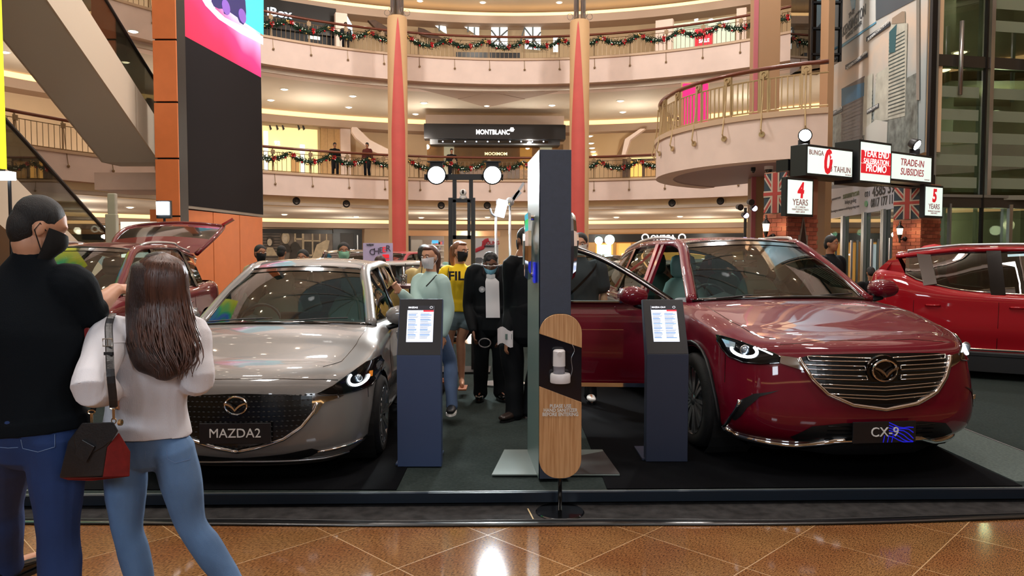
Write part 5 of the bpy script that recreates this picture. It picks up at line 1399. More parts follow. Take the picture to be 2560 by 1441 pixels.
ob('badge_backing', MB().tube([f + V((0, -.004, 0)), f + V((0, -.02, 0))], [(.105, .125), (.1, .118)], 28, side=(0, 0, 1)), M_blackg, cx)
badge(cx, f + V((0, -.03, 0)), .070)
# wing garnish from grille to lamp, lamps
lamp_l = [hz(x, y, d) for x, y, d in ((1792, 838, 5.45), (1835, 850, 5.35), (1880, 866, 5.25), (1935, 884, 5.15), (1950, 893, 5.12), (1948, 908, 5.1), (1900, 911, 5.18), (1858, 907, 5.25), (1825, 893, 5.33), (1805, 872, 5.42), (1794, 852, 5.46))]
garn = [hz(x, y, d) for x, y, d in ((1950, 890, 5.12), (1996, 896, 5.0), (2008, 925, 4.98), (2000, 925, 5.0), (1950, 909, 5.12))]
for s in (1, -1):
    L_ = [(s * a, z) for a, z in lamp_l]
    if s < 0: L_ = L_[::-1]
    hd = ob('headlamp', patch(CB, L_, .006, .03), M_head, cx, smooth=True)
    ob('lamp_rim', drape(CB, L_, .005, .006, 6, closed=True), M_blackg, hd)
    c1 = hz(1864, 877, 5.28); R_ = .05
    arc = [(s * (c1[0] + R_ * 1.12 * math.cos(a)), c1[1] + R_ * .86 * math.sin(a)) for a in [PI * (.92 + 1.25 * k / 14) for k in range(15)]]
    ob('light_ring', drape(CB, arc, .0105, .012, 8, sub=2), M_drl, hd, smooth=True)
    st = [(s * a, z) for a, z in [hz(1895, 872, 5.25), hz(1932, 888, 5.15)]]
    ob('light_bar', drape(CB, st, .006, .010, 6), mat('lamp_white_bar', '#e8f4f8', .2, emit=1.6), hd)
    pc = CB.front(s * c1[0], c1[1], .012)
    ob('projector_lens', MB().ball(pc, .030, 16, 10), M_clens, hd, smooth=True)
    ob('lens_bezel', MB().tube([pc + V((.033 * math.cos(a), -.004, .033 * math.sin(a))) for a in [2 * PI * k / 20 for k in range(20)]], .006, 6, closed=True), M_steel, hd)
    ref = [(s * a, z) for a, z in [hz(1806, 848, 5.43), hz(1840, 858, 5.35), hz(1838, 872, 5.35), hz(1818, 868, 5.4)]]
    ob('side_reflector', patch(CB, ref if s > 0 else ref[::-1], .009, .03), mat('lamp_reflector', '#b8c4c4', .15, metal=.8, emit=.25), hd)
    G_ = [(s * a, z) for a, z in garn]
    ob('chrome_wing', patch(CB, G_ if s > 0 else G_[::-1], .008, .03), M_chrome, cx, smooth=True)
    # fog niche with chrome blade
    nic = [hz(x, y, d) for x, y, d in ((1852, 1000, 5.2), (1885, 985, 5.12), (1950, 976, 5.05), (1900, 992, 5.1), (1868, 1020, 5.2), (1838, 1052, 5.3), (1830, 1048, 5.33))]
    N_ = [(s * a, z) for a, z in nic]
    ob('side_intake', patch(CB, N_ if s > 0 else N_[::-1], .004, .03), M_plast, cx, smooth=True)
    bl = [hz(x, y, d) for x, y, d in ((1853, 1000, 5.22), (1832, 1040, 5.32), (1812, 1065, 5.38), (1815, 1078, 5.34))]
    ob('chrome_blade', drape(CB, [(s * a, z) for a, z in bl], (.018, .010), .010, 6), M_chrome, cx, smooth=True)
# lower intake, chrome lip, plate
lo = [hz(x, y, 5.0) for x, y in ((1975, 1092), (2030, 1066), (2110, 1058), (2217, 1056))]; lob = [hz(x, y, 5.0) for x, y in ((2217, 1110), (2080, 1108), (1990, 1102))]
LI = lo + [(-a, b) for a, b in lo[-2::-1]] + [(-a, b) for a, b in lob[::-1][:-1]] + lob
LI = lo + [(-a, b) for a, b in lo[-2::-1]]
LI += [(-lob[2][0], lob[2][1]), (-lob[1][0], lob[1][1]), (0, lob[0][1]), lob[1], lob[2]]
ob('lower_intake', patch(CB, LI, .004, .05), M_plast, cx, smooth=True)
mb = MB()
for k in range(4):
    z0 = hz(2100, 1066 + k * 10, 5.0)[1]
    mb.tube([CB.front(-.38 + .76 * j / 8, z0, .009) for j in range(9)], .004, 5)
ob('intake_slats', mb, M_blackg, cx, kind='stuff')
lip = [hz(x, y, d) for x, y, d in ((1812, 1066, 5.4), (1835, 1082, 5.3), (1900, 1098, 5.12), (1985, 1110, 5.0), (2090, 1116, 4.93), (2217, 1117, 4.9))]
lip = lip + [(-a, b) for a, b in lip[-2::-1]]
ob('chrome_lip', drape(CB, lip, (.024, .014), .014, 8), M_chrome, cx, smooth=True, label='chrome lower bumper trim')
lq = [(a * .93, b) for a, b in lip[1:-1]]
top_ = [CB.front(a, b - .005, .002) for a, b in lq]
ob('lower_valance', MB().grid([top_, [V((p.x * .99, p.y + .02, .155)) for p in top_], [V((p.x * .96, p.y + .4, .14)) for p in top_]]), M_plast, cx, smooth=True)
# number plate
def plate(parent, c, w, h, s, name, rotx=0):
    pl = ob(name, MB().box(c, (w, .012, h)), mat('plate_black', '#121419', .35), parent, bev=.003)
    text('lettering', s, h * .62, mat('plate_letters', '#dfe0de', .4), pl, loc=V(c) + V((0, -.008, 0)), depth=.003)
    return pl
pc = hz(2200, 1077, 4.88)
pl = plate(cx, (pc[0], -.035, pc[1]), .445, .145, 'CX-9', 'number_plate')
mb = MB()
for k in range(6):
    pts = [(pc[0] + .03 + .05 * k * 0 + .035 * j, pc[1] + .065 - .018 * k - .012 * j * (1 + .4 * math.sin(j + k))) for j in range(6)]
    pts = [(min(a, pc[0] + .217), max(b, pc[1] - .068)) for a, b in pts]
    mb.tube([V((a, -.0415, b)) for a, b in pts], (.0035, .0008), 4, side=(0, 0, 1))
for k in range(3): mb.tube([V((pc[0] - .01 + .03 * k, -.043, pc[1] - .068)), V((pc[0] + .0 + .03 * k, -.0425, pc[1] - .02))], (.003, .0008), 4, side=(1, 0, 0))
ob('blue_swirls', mb, mat('plate_blue', '#1c20d0', .3, emit=.5), pl, label='blue wavy lines on the plate')
# panel gaps
dseam(cx, CB, [hz(1950, 862, 5.2), hz(2060, 852, 5.1), (0, hz(2217, 851, 5.05)[1])] + [(-a, b) for a, b in [hz(2060, 852, 5.1), hz(1950, 862, 5.2)]], CB.front)
for s in (1, -1):
    dseam(cx, CB, [(s * .62, .30), (s * .72, .42), (s * .78, .7), (s * .80, 1.0), (s * .78, 1.4)], CB.top)
    dseam(cx, CB, [(.50, .84), (.46, .60), (.55, .42)][:2], lambda y, z, o, s=s: CB.side(y, z, s, o))
    dseam(cx, CB, [(1.62, .98), (1.60, .6), (1.66, .34), (2.7, .34)], lambda y, z, o, s=s: CB.side(y, z, s, o))
    dseam(cx, CB, [(2.68, 1.02), (2.68, .34)], lambda y, z, o, s=s: CB.side(y, z, s, o))
    ob('sill_trim', drape(CB, [(1.55, .33), (3.3, .33)], (.014, .006), .006, 6, lambda y, z, o, s=s: CB.side(y, z, s, o)), M_chrome, cx, smooth=True)
# mirror on the far side
def mirror(parent, c, m, s=1):
    mi = ob('mirror', MB().tube([V(c) + V((0, -.09, 0)), V(c) + V((0, -.075, .0)), V(c) + V((0, -.02, .005)), V(c) + V((0, .05, .005)), V(c) + V((0, .06, .005))], [(.03, .05), (.065, .1), (.082, .125), (.085, .13), (.07, .11)], 18, side=(0, 0, 1)), m, parent, smooth=True)
    ob('mirror_foot', MB().tube([V(c) + V((-s * .02, 0, -.07)), V(c) + V((-s * .14, .03, -.11)), V(c) + V((-s * .17, .05, -.13))], [(.05, .025), (.04, .022), (.04, .02)], 10, side=(0, 1, 0)), M_plast, mi, smooth=True)
    ob('mirror_glass', MB().box(V(c) + V((0, .062, .005)), (.21, .006, .13)), M_chrome, mi)
    return mi
mirror(cx, (1.08, 1.72, 1.20), M_redp, 1)
# open door, hinged at the A pillar, viewer's left
hinge = X9o + V((-.93, 1.62, 0))
dr = ob('open_door', MB(), M_redp, cx) if False else None
da = math.radians(-78)           # swing: door points along -x
def DP(u, z, off=0):             # u along the door from the hinge, outer side faces the camera
    d = V((-math.sin(math.radians(80)), math.cos(math.radians(80)), 0)); n = V((-math.cos(math.radians(80)), -math.sin(math.radians(80)), 0))
    return V((-.93, 1.62, 0)) + d * u + n * off + V((0, 0, z))
Wd = 1.13
rows = []
for i in range(9):
    f = i / 8; z = .36 + (1.10 - .36) * f
    bulge = .05 * math.sin(PI * min(1, f * 1.02)) - .05 * max(0, f - .85) / .15 * .6
    rows.append([DP(.02 + (Wd - .02) * k / 12, z, bulge) for k in range(13)])
door = ob('front_door', MB().grid(rows), M_redp, cx, smooth=True, label='open front door swung out')
ob('inner_panel', MB().grid([[DP(.02 + (Wd - .02) * k / 6, .36 + .74 * f, -.07) for k in range(7)] for f in (0, 1)]), M_cabin, door)
ob('door_edge', MB().add([DP(.02, .36, .01), DP(Wd, .36, .01), DP(Wd, 1.1, .01), DP(.02, 1.1, .01), DP(.02, .36, -.07), DP(Wd, .36, -.07), DP(Wd, 1.1, -.07), DP(.02, 1.1, -.07)], [(0, 1, 5, 4), (1, 2, 6, 5), (2, 3, 7, 6), (3, 0, 4, 7)]), M_redi, door)
fr = spline([DP(.0, 1.10), DP(.30, 1.30), DP(.62, 1.48), DP(.90, 1.575), DP(1.08, 1.56), DP(1.13, 1.50), DP(1.15, 1.1)], 30)
ob('window_frame', MB().tube(fr, (.026, .02), 8, side=(0, 0, 1)), M_blackg, door, smooth=True)
ob('chrome_trim', MB().tube([p + (DP(0, 0, .022) - DP(0, 0, 0)) for p in fr], .009, 6), M_chrome, door, smooth=True)
ob('belt_trim', MB().tube([DP(.02, 1.105, .025), DP(Wd, 1.105, .025)], .011, 6), M_chrome, door)
gv = [p + (DP(0, 0, .0) - DP(0, 0, 0)) for p in fr]
ob('window_glass', MB().add(gv + [DP(.58, 1.1)], [tuple(range(len(gv)))]), M_wind, door)
ob('sill_trim', MB().bar(DP(.1, .375, .035), DP(Wd, .375, .035), .035, .012), M_chrome, door)
ob('door_handle', MB().tube([DP(.86, .93, .055), DP(.90, .935, .085), DP(1.02, .94, .085), DP(1.06, .935, .055)], (.02, .014), 8, side=(0, 0, 1)), M_redp, door, smooth=True)
c = DP(.36, 1.16, .17)
mirror(cx, c, M_redp, -1)
# jambs and pillars seen through the opening
mb = MB()
mb.bar((-.93, 2.70, .34), (-.90, 2.74, 1.12), .14, .05, side=(0, 1, 0)); mb.bar((-.90, 2.72, 1.08), (-.67, 2.86, 1.62), .10, .05, side=(0, 1, 0))
mb.bar((-.92, 1.6, .34), (-.92, 2.72, .34), .1, .12, side=(0, 0, 1)); mb.bar((-.93, 1.60, .34), (-.90, 1.58, 1.08), .1, .05, side=(0, 1, 0))
ob('door_jamb', mb, M_redi, cx)
# cabin
def cabin(root, P, wy, dashz, seats, rear, wheel_x, wheel_c, mseat, zc):
    w = P['w'] - .17
    ob('dashboard', MB().tube([(-w, wy, dashz), (w, wy, dashz)], (.16, .26), 16, side=(0, 0, 1)), mat('dash_dark', '#20282a', .6), root, smooth=True)
    ob('instrument_hood', MB().tube([(wheel_x - .2, wy + .02, dashz + .08), (wheel_x, wy, dashz + .15), (wheel_x + .2, wy + .02, dashz + .08)], .06, 8), mat('dash_dark', '#20282a', .6), root, smooth=True)
    ob('centre_screen', MB().box((0, wy + .0, dashz + .17), (.24, .02, .12)), M_blackg, root, bev=.005)
    c = V(wheel_c)
    R = Matrix.Rotation(-.38, 3, 'X')
    sw = ob('steering_wheel', MB().tube([c + R @ V((.185 * math.cos(a), 0, .185 * math.sin(a))) for a in [2 * PI * k / 28 for k in range(28)]], .016, 8, closed=True), M_black, root, smooth=True)
    ob('wheel_spokes', MB().bar(c + V((-.17, 0, 0)), c + V((.17, 0, 0)), .04, .02).bar(c, c + R @ V((0, 0, -.17)), .04, .02, side=(1, 0, 0)), M_black, sw)
    for (x, y, z) in seats: seat(root, x, y, z, m=mseat)
    for (x, y, z) in rear: seat(root, x, y, z, m=mseat, w=.48)
    ob('rear_bench', MB().box((0, rear[0][1] + .1, rear[0][2] + .12), (w * 1.75, .2, .5)), M_seatd, root, bev=.05)
    ob('rear_view_mirror', MB().tube([V((-.12, wy + .48, zc)), V((.12, wy + .48, zc))], (.035, .015), 10, side=(0, 0, 1)).cyl((0, wy + .47, zc), (0, wy + .5, zc + .12), .012), M_blackg, root, smooth=True)
    ob('cabin_tub', MB().box((0, (P['gh']['ab'][1] + P['gh']['cb'][1]) / 2 + .1, .62), (w * 2.0, P['gh']['cb'][1] - P['gh']['ab'][1] - .1, .5)), M_cabin, root)
cabin(cx, X9, 1.80, .97, [(-.40, 2.75, .66), (.40, 2.75, .66)], [(-.42, 3.7, .68), (.42, 3.7, .68)], -.40, (-.40, 2.12, 1.06), M_seat, 1.43)
mb = MB()
for s in (-1, 1):
    b = V((-.30 + .35 * s, 1.33, 1.15)); mb.tube([b, b + V((.28, .04, .02)), b + V((.55, .09, .03))], .007, 5)
ob('wiper', mb, M_black, cx)

# ================================================================== silver hatchback
M_silv = paint('silver_car_paint', '#7c7a78', metal=.2, rough=.42)
M2 = dict(zf=.085, w=.8475, L=4.06, fo=.80, wb=2.57, wr=.30, arch=.335, sill=.16, zb=.42, zl=.60, zh=.735, yc=1.24, crown=.04,
          shy=[0, .3, .6, .9, 1.25, 2.0, 3.0, 3.6, 4.1], shz=[.68, .72, .78, .82, .86, .88, .90, .93, .95],
          tpz=[.75, .80, .855, .91, .955, .94, .96, 1.0, 1.02], tpi=[.26, .22, .19, .17, .15, .10, .09, .10, .12],
          f3=.0, f4=.03, f5=.08, f6=.16, f7=.26,
          gh=dict(ab=(.69, 1.20, .945), at=(.52, 1.98, 1.375), rail=[(.55, 2.3, 1.43), (.56, 2.8, 1.43), (.52, 3.4, 1.37), (.49, 3.75, 1.31)], cb=(.68, 3.5, 1.0),
                  pillars=[2.15, 3.0], bowb=.17, bowt=.08, zc=.03, crown=.045, rz=1.0, lean=.1, pw=.07))
M2o = V((-1.80, 4.80, PZ)); YAW2 = math.radians(2)
m2, SB = car('silver_hatchback', 'silver-grey hatchback with black mesh grille and lit headlamp, seen from the front', M2, M_silv, M2o, YAW2, chrome=False)
def h2(px, py, d):
    return onbody(SB, M2o, YAW2, px, py, d)
# grille, right half measured
gr = [h2(x, y, 4.85) for x, y in ((586, 1128), (640, 1117), (700, 1098), (745, 1067), (775, 1030), (783, 1008), (772, 992), (700, 987), (586, 985))]
x0 = gr[0][0]
gr = [(a - x0, b) for a, b in gr]; gr[0] = (0, gr[0][1]); gr[-1] = (0, gr[-1][1])
G2 = [(-a, b) for a, b in gr[::-1]] + gr[1:-1]
ob('grille_panel', patch(SB, G2, .004, .05), mat('grille_black', '#060708', .25), m2)
mb = MB()
zlo, zhi = gr[0][1], gr[-1][1]
for r_ in range(11):
    z = zlo + .03 + (zhi - zlo - .05) * r_ / 10
    hw = interp(z, [gr[0][1], gr[1][1], gr[2][1], gr[3][1], gr[4][1], gr[5][1]], [0, gr[1][0], gr[2][0], gr[3][0], gr[4][0], gr[5][0]]) - .03
    n = int(hw * 2 / .032)
    for k in range(n + 1):
        x = -hw + 2 * hw * k / max(n, 1) + (.008 if r_ % 2 else -.008); p = SB.front(x, z, .006)
        mb.add([p + V((-.012, 0, 0)), p + V((0, 0, -.006)), p + V((.012, 0, 0)), p + V((0, 0, .006)), p + V((0, -.004, -.002))], [(0, 1, 4), (1, 2, 4), (2, 3, 4), (3, 0, 4)])
ob('grille_mesh', mb, mat('mesh_black', '#07080a', .6), m2, kind='stuff')
wing = [gr[0], gr[1], gr[2], gr[3], gr[4]] 
hook = [h2(x, y, d) for x, y, d in ((783, 1012, 4.92), (800, 1000, 4.95), (830, 995, 5.0))]
wing += [(a - x0 * 0 if False else a, b) for a, b in []]
wr_ = [(a, b) for a, b in wing] + [(gr[5][0] + .0, gr[5][1]), ]
for s in (1, -1):
    Q = [(s * a, b) for a, b in wr_]
    ob('grille_wing', drape(SB, Q, [(.013, .010)] * 0 or (.014, .016), .012, 8), M_chrome, m2, smooth=True, label='chrome wing under the grille')
    hk = [h2(x, y, d) for x, y, d in ((770, 990, 4.9), (792, 992, 4.93), (850, 990, 5.02), (800, 1008, 4.95), (782, 1035, 4.92), (771, 1040, 4.9))]
    hk = [(s * (a - x0), b) for a, b in hk]
    ob('chrome_hook', patch(SB, hk if s > 0 else hk[::-1], .007, .03), M_chrome, m2, smooth=True)
    hl = [h2(x, y, d) for x, y, d in ((782, 986, 4.93), (820, 968, 5.0), (860, 940, 5.08), (905, 908, 5.2), (937, 893, 5.28), (938, 915, 5.28), (934, 945, 5.26), (915, 968, 5.2), (870, 982, 5.1), (820, 990, 5.0))]
    hl = [(s * (a - x0), b) for a, b in hl]; hl_ = hl if s > 0 else hl[::-1]
    hd = ob('headlamp', patch(SB, hl_, .005, .03), M_head, m2, smooth=True)
    ob('lamp_rim', drape(SB, hl_, .004, .006, 6, closed=True), M_blackg, hd)
    c1 = h2(882, 949, 5.13); c1 = (c1[0] - x0, c1[1]); R_ = .043
    arc = [(s * (c1[0] - R_ * 1.25 * math.cos(a)), c1[1] + R_ * math.sin(a)) for a in [PI * (.85 - 1.2 * k / 14 + 1) for k in range(15)]]
    arc = [(s * (c1[0] + R_ * 1.2 * math.cos(a)), c1[1] + R_ * math.sin(a)) for a in [PI * (.8 + 1.25 * k / 14) for k in range(15)]]
    ob('light_ring', drape(SB, arc, .009, .012, 8, sub=2), M_drl, hd, smooth=True)
    pc = SB.front(s * c1[0], c1[1], .012)
    ob('projector_lens', MB().ball(pc, .027, 16, 10), M_clens, hd, smooth=True)
    am = h2(918, 938, 5.2); am = (s * (am[0] - x0), am[1])
    ob('amber_lamp', patch(SB, [(am[0] - s * .012 - .008, am[1] - .015), (am[0] - s * .012 + .008, am[1] - .018), (am[0] - s * .012 + .008, am[1] + .02), (am[0] - s * .012 - .008, am[1] + .025)], .010, .03), M_amber, hd, label='amber corner lamp')
    bl = [h2(x, y, d) for x, y, d in ((784, 1130, 4.95), (850, 1117, 5.02), (918, 1105, 5.15))]
    ob('bumper_blade', drape(SB, [(s * (a - x0), b) for a, b in bl], (.010, .008), .008, 6), M_chrome, m2, smooth=True)
    dseam(m2, SB, [(s * .5, .28), (s * .60, .42), (s * .66, .7), (s * .68, .95), (s * .67, 1.15)], SB.top)
    fs = lambda y, z, o, s=s: SB.side(y, z, s, o)
    dseam(m2, SB, [(1.30, .84), (1.27, .5), (1.33, .24), (2.2, .24)], fs); dseam(m2, SB, [(2.22, .88), (2.24, .24)], fs)
    dseam(m2, SB, [(.47, .66), (.43, .50)], fs)
    dh = ob('door_handle', MB().tube([fs(1.95, .80, .0), fs(1.97, .80, .03), fs(2.08, .80, .03), fs(2.1, .80, 0)], (.012, .01), 6, side=(0, 0, 1)), M_silv, m2, smooth=True)
    mirror(m2, (s * .91, 1.40, 1.0), M_silv, s)
li = [h2(x, y, 4.85) for x, y in ((586, 1146), (700, 1136), (770, 1122), (792, 1128), (770, 1140), (700, 1158), (586, 1160))]
li = [(a - x0, b) for a, b in li]; li[0] = (0, li[0][1]); li[-1] = (0, li[-1][1])
ob('lower_intake', patch(SB, [(-a, b) for a, b in li[::-1]] + li[1:-1], .004, .05), M_plast, m2, smooth=True)
lp = [h2(x, y, d) for x, y, d in ((586, 1171, 4.82), (700, 1168, 4.86), (800, 1160, 4.95), (870, 1148, 5.05))]; lp = [(a - x0, b) for a, b in lp]; lp[0] = (0, lp[0][1])
ob('lower_lip', drape(SB, [(-a, b) for a, b in lp[::-1]] + lp[1:], (.009, .008), .006, 6), M_steel, m2, smooth=True)
hs = [h2(x, y, 4.95) for x, y in ((586, 948), (700, 948), (800, 950), (835, 952))]; hs = [(a - x0, b) for a, b in hs]; hs[0] = (0, hs[0][1])
dseam(m2, SB, [(-a, b) for a, b in hs[::-1]] + hs[1:], SB.front)
c = h2(586, 1012, 4.85); f = SB.front(0, c[1], .0)
badge(m2, f + V((0, -.03, 0)), .058)
pc = h2(586, 1081, 4.8)
plate(m2, (0, -.04, pc[1]), .46, .135, 'MAZDA2', 'number_plate')
cabin(m2, M2, 1.50, .80, [(-.36, 2.2, .53), (.36, 2.2, .53)], [(-.36, 3.0, .54), (.36, 3.0, .54)], -.36, (-.36, 1.72, .90), M_seat, 1.24)
mb = MB()
for s in (-1, 1):
    b = V((-.26 + .3 * s, 1.04, .99)); mb.tube([b, b + V((.24, .03, .015)), b + V((.48, .07, .02))], .006, 5)
ob('wiper', mb, M_black, m2)
# ================================================================== people
def remesh(mb, voxel, sm=4, amp=0.0, fr=22.0, seed=0, zs=1.0):
    me = bpy.data.meshes.new('r'); me.from_pydata(mb.v, [], mb.f)
    bm = bmesh.new(); bm.from_mesh(me); bmesh.ops.recalc_face_normals(bm, faces=bm.faces); bm.to_mesh(me); bm.free()
    o = bpy.data.objects.new('r', me); COL.objects.link(o)
    m = o.modifiers.new('r', 'REMESH'); m.mode = 'VOXEL'; m.voxel_size = voxel
    if sm:
        s = o.modifiers.new('s', 'SMOOTH'); s.factor = .5; s.iterations = sm
    dg = bpy.context.evaluated_depsgraph_get(); out = bpy.data.meshes.new_from_object(o.evaluated_get(dg))
    bpy.data.objects.remove(o); bpy.data.meshes.remove(me)
    if amp:
        n = len(out.vertices); co = np.empty(n * 3); out.vertices.foreach_get('co', co); co = co.reshape(-1, 3)
        no = np.empty(n * 3); out.vertices.foreach_get('normal', no); no = no.reshape(-1, 3)
        r = np.random.RandomState(seed + 5); d = np.zeros(n)
        w = co + .03 * np.sin(co[:, [2, 0, 1]] * 9 + r.rand(3) * 6)
        for i in range(5):
            k = r.randn(3) * np.array((1, 1, zs)); k = k / np.linalg.norm(k) * fr * (.7 + .5 * i)
            d += (1 - np.abs(np.sin(w @ k / 2 + r.rand() * 6)) * 2) / (1 + .6 * i)
        co = co + no * (amp * d / 2.5)[:, None]
        out.vertices.foreach_set('co', co.ravel())
    out.polygons.foreach_set('use_smooth', [True] * len(out.polygons)); out.update()
    out.materials.clear()
    return out
SKIN = {'a': mat('skin_light', '#c08c6e', .5, var=.05, scale=20), 'b': mat('skin_tan', '#9c6a4c', .5, var=.05, scale=20), 'c': mat('skin_brown', '#6b432e', .5, var=.05, scale=20)}
def cloth(name, col, rough=.85, **k): return mat(name, col, rough, spec=.15, **k)
M_hairb = mat('hair_black', '#0e0b0b', .6, bump=.6, scale=8, bscale=90, stretch=(4, 4, .6), var=.3)
M_hairbr = mat('hair_brown', '#33201a', .38, bump=.6, scale=8, bscale=90, stretch=(4, 4, .5), var=.45)
M_hairg = mat('hair_ginger', '#7a4a2a', .45, bump=.6, scale=8, bscale=90, stretch=(4, 4, .5), var=.3)
M_eye = mat('eye_white', '#d9d2cc', .2); M_iris = mat('eye_dark', '#140c08', .1)

def limb(mb, pts, rad, side=None, n=14, ends=True):
    pts = [V(p) for p in pts]; rs = [r if isinstance(r, tuple) else (r, r) for r in rad]
    if len(pts) > 2:
        m_ = (len(pts) - 1) * 4; A_ = [np.array((*p, *r_)) for p, r_ in zip(pts, rs)]
        Q_ = [crom(A_, (len(A_) - 1) * i / m_) for i in range(m_ + 1)]
        pts = [V(q[:3]) for q in Q_]; rs = [(max(q[3], .003), max(q[4], .0015)) for q in Q_]
    if ends:
        d0 = (pts[0] - pts[1]).normalized(); d1 = (pts[-1] - pts[-2]).normalized()
        a, b = min(rs[0]), min(rs[-1])
        pts = [pts[0] + d0 * a * .75, pts[0] + d0 * a * .45] + pts + [pts[-1] + d1 * b * .45, pts[-1] + d1 * b * .75]
        rs = [(rs[0][0] * .35, rs[0][1] * .35), (rs[0][0] * .8, rs[0][1] * .8)] + rs + [(rs[-1][0] * .8, rs[-1][1] * .8), (rs[-1][0] * .35, rs[-1][1] * .35)]
    return mb.tube(pts, rs, n, side=side)

def hand(mb, w, d, nrm, k, curl=.5, sg=1):
    """palm from wrist w along d, palm facing nrm; five unequal fingers; sg: which side the thumb leaves"""
    d = V(d).normalized(); nrm = V(nrm); nrm = (nrm - d * nrm.dot(d)).normalized(); s = d.cross(nrm) * sg
    limb(mb, [w - d * .02 * k, w + d * .03 * k, w + d * .085 * k], [(.026 * k, .018 * k), (.038 * k, .016 * k), (.042 * k, .014 * k)], side=s, n=12)
    for i, L in enumerate((.068, .078, .072, .056)):
        b = w + d * .088 * k + s * (.030 - .020 * i) * k
        c = curl * (1 + .12 * i); P = [b - d * .02 * k]; q = b; ang = 0
        for j, f in enumerate((.45, .32, .23)):
            dd = d * math.cos(ang) + nrm * math.sin(ang); q = q + dd * L * f * k; P.append(q); ang += c
        limb(mb, P, [.0088 * k, .0086 * k, .008 * k, .007 * k], n=8)
    b = w + d * .025 * k + s * .032 * k
    limb(mb, [b - s * .012 * k, b + s * .018 * k + d * .02 * k, b + s * .03 * k + d * .045 * k + nrm * .01 * k, b + s * .03 * k + d * .068 * k + nrm * .022 * k], [.013 * k, .011 * k, .0095 * k, .008 * k], n=8)

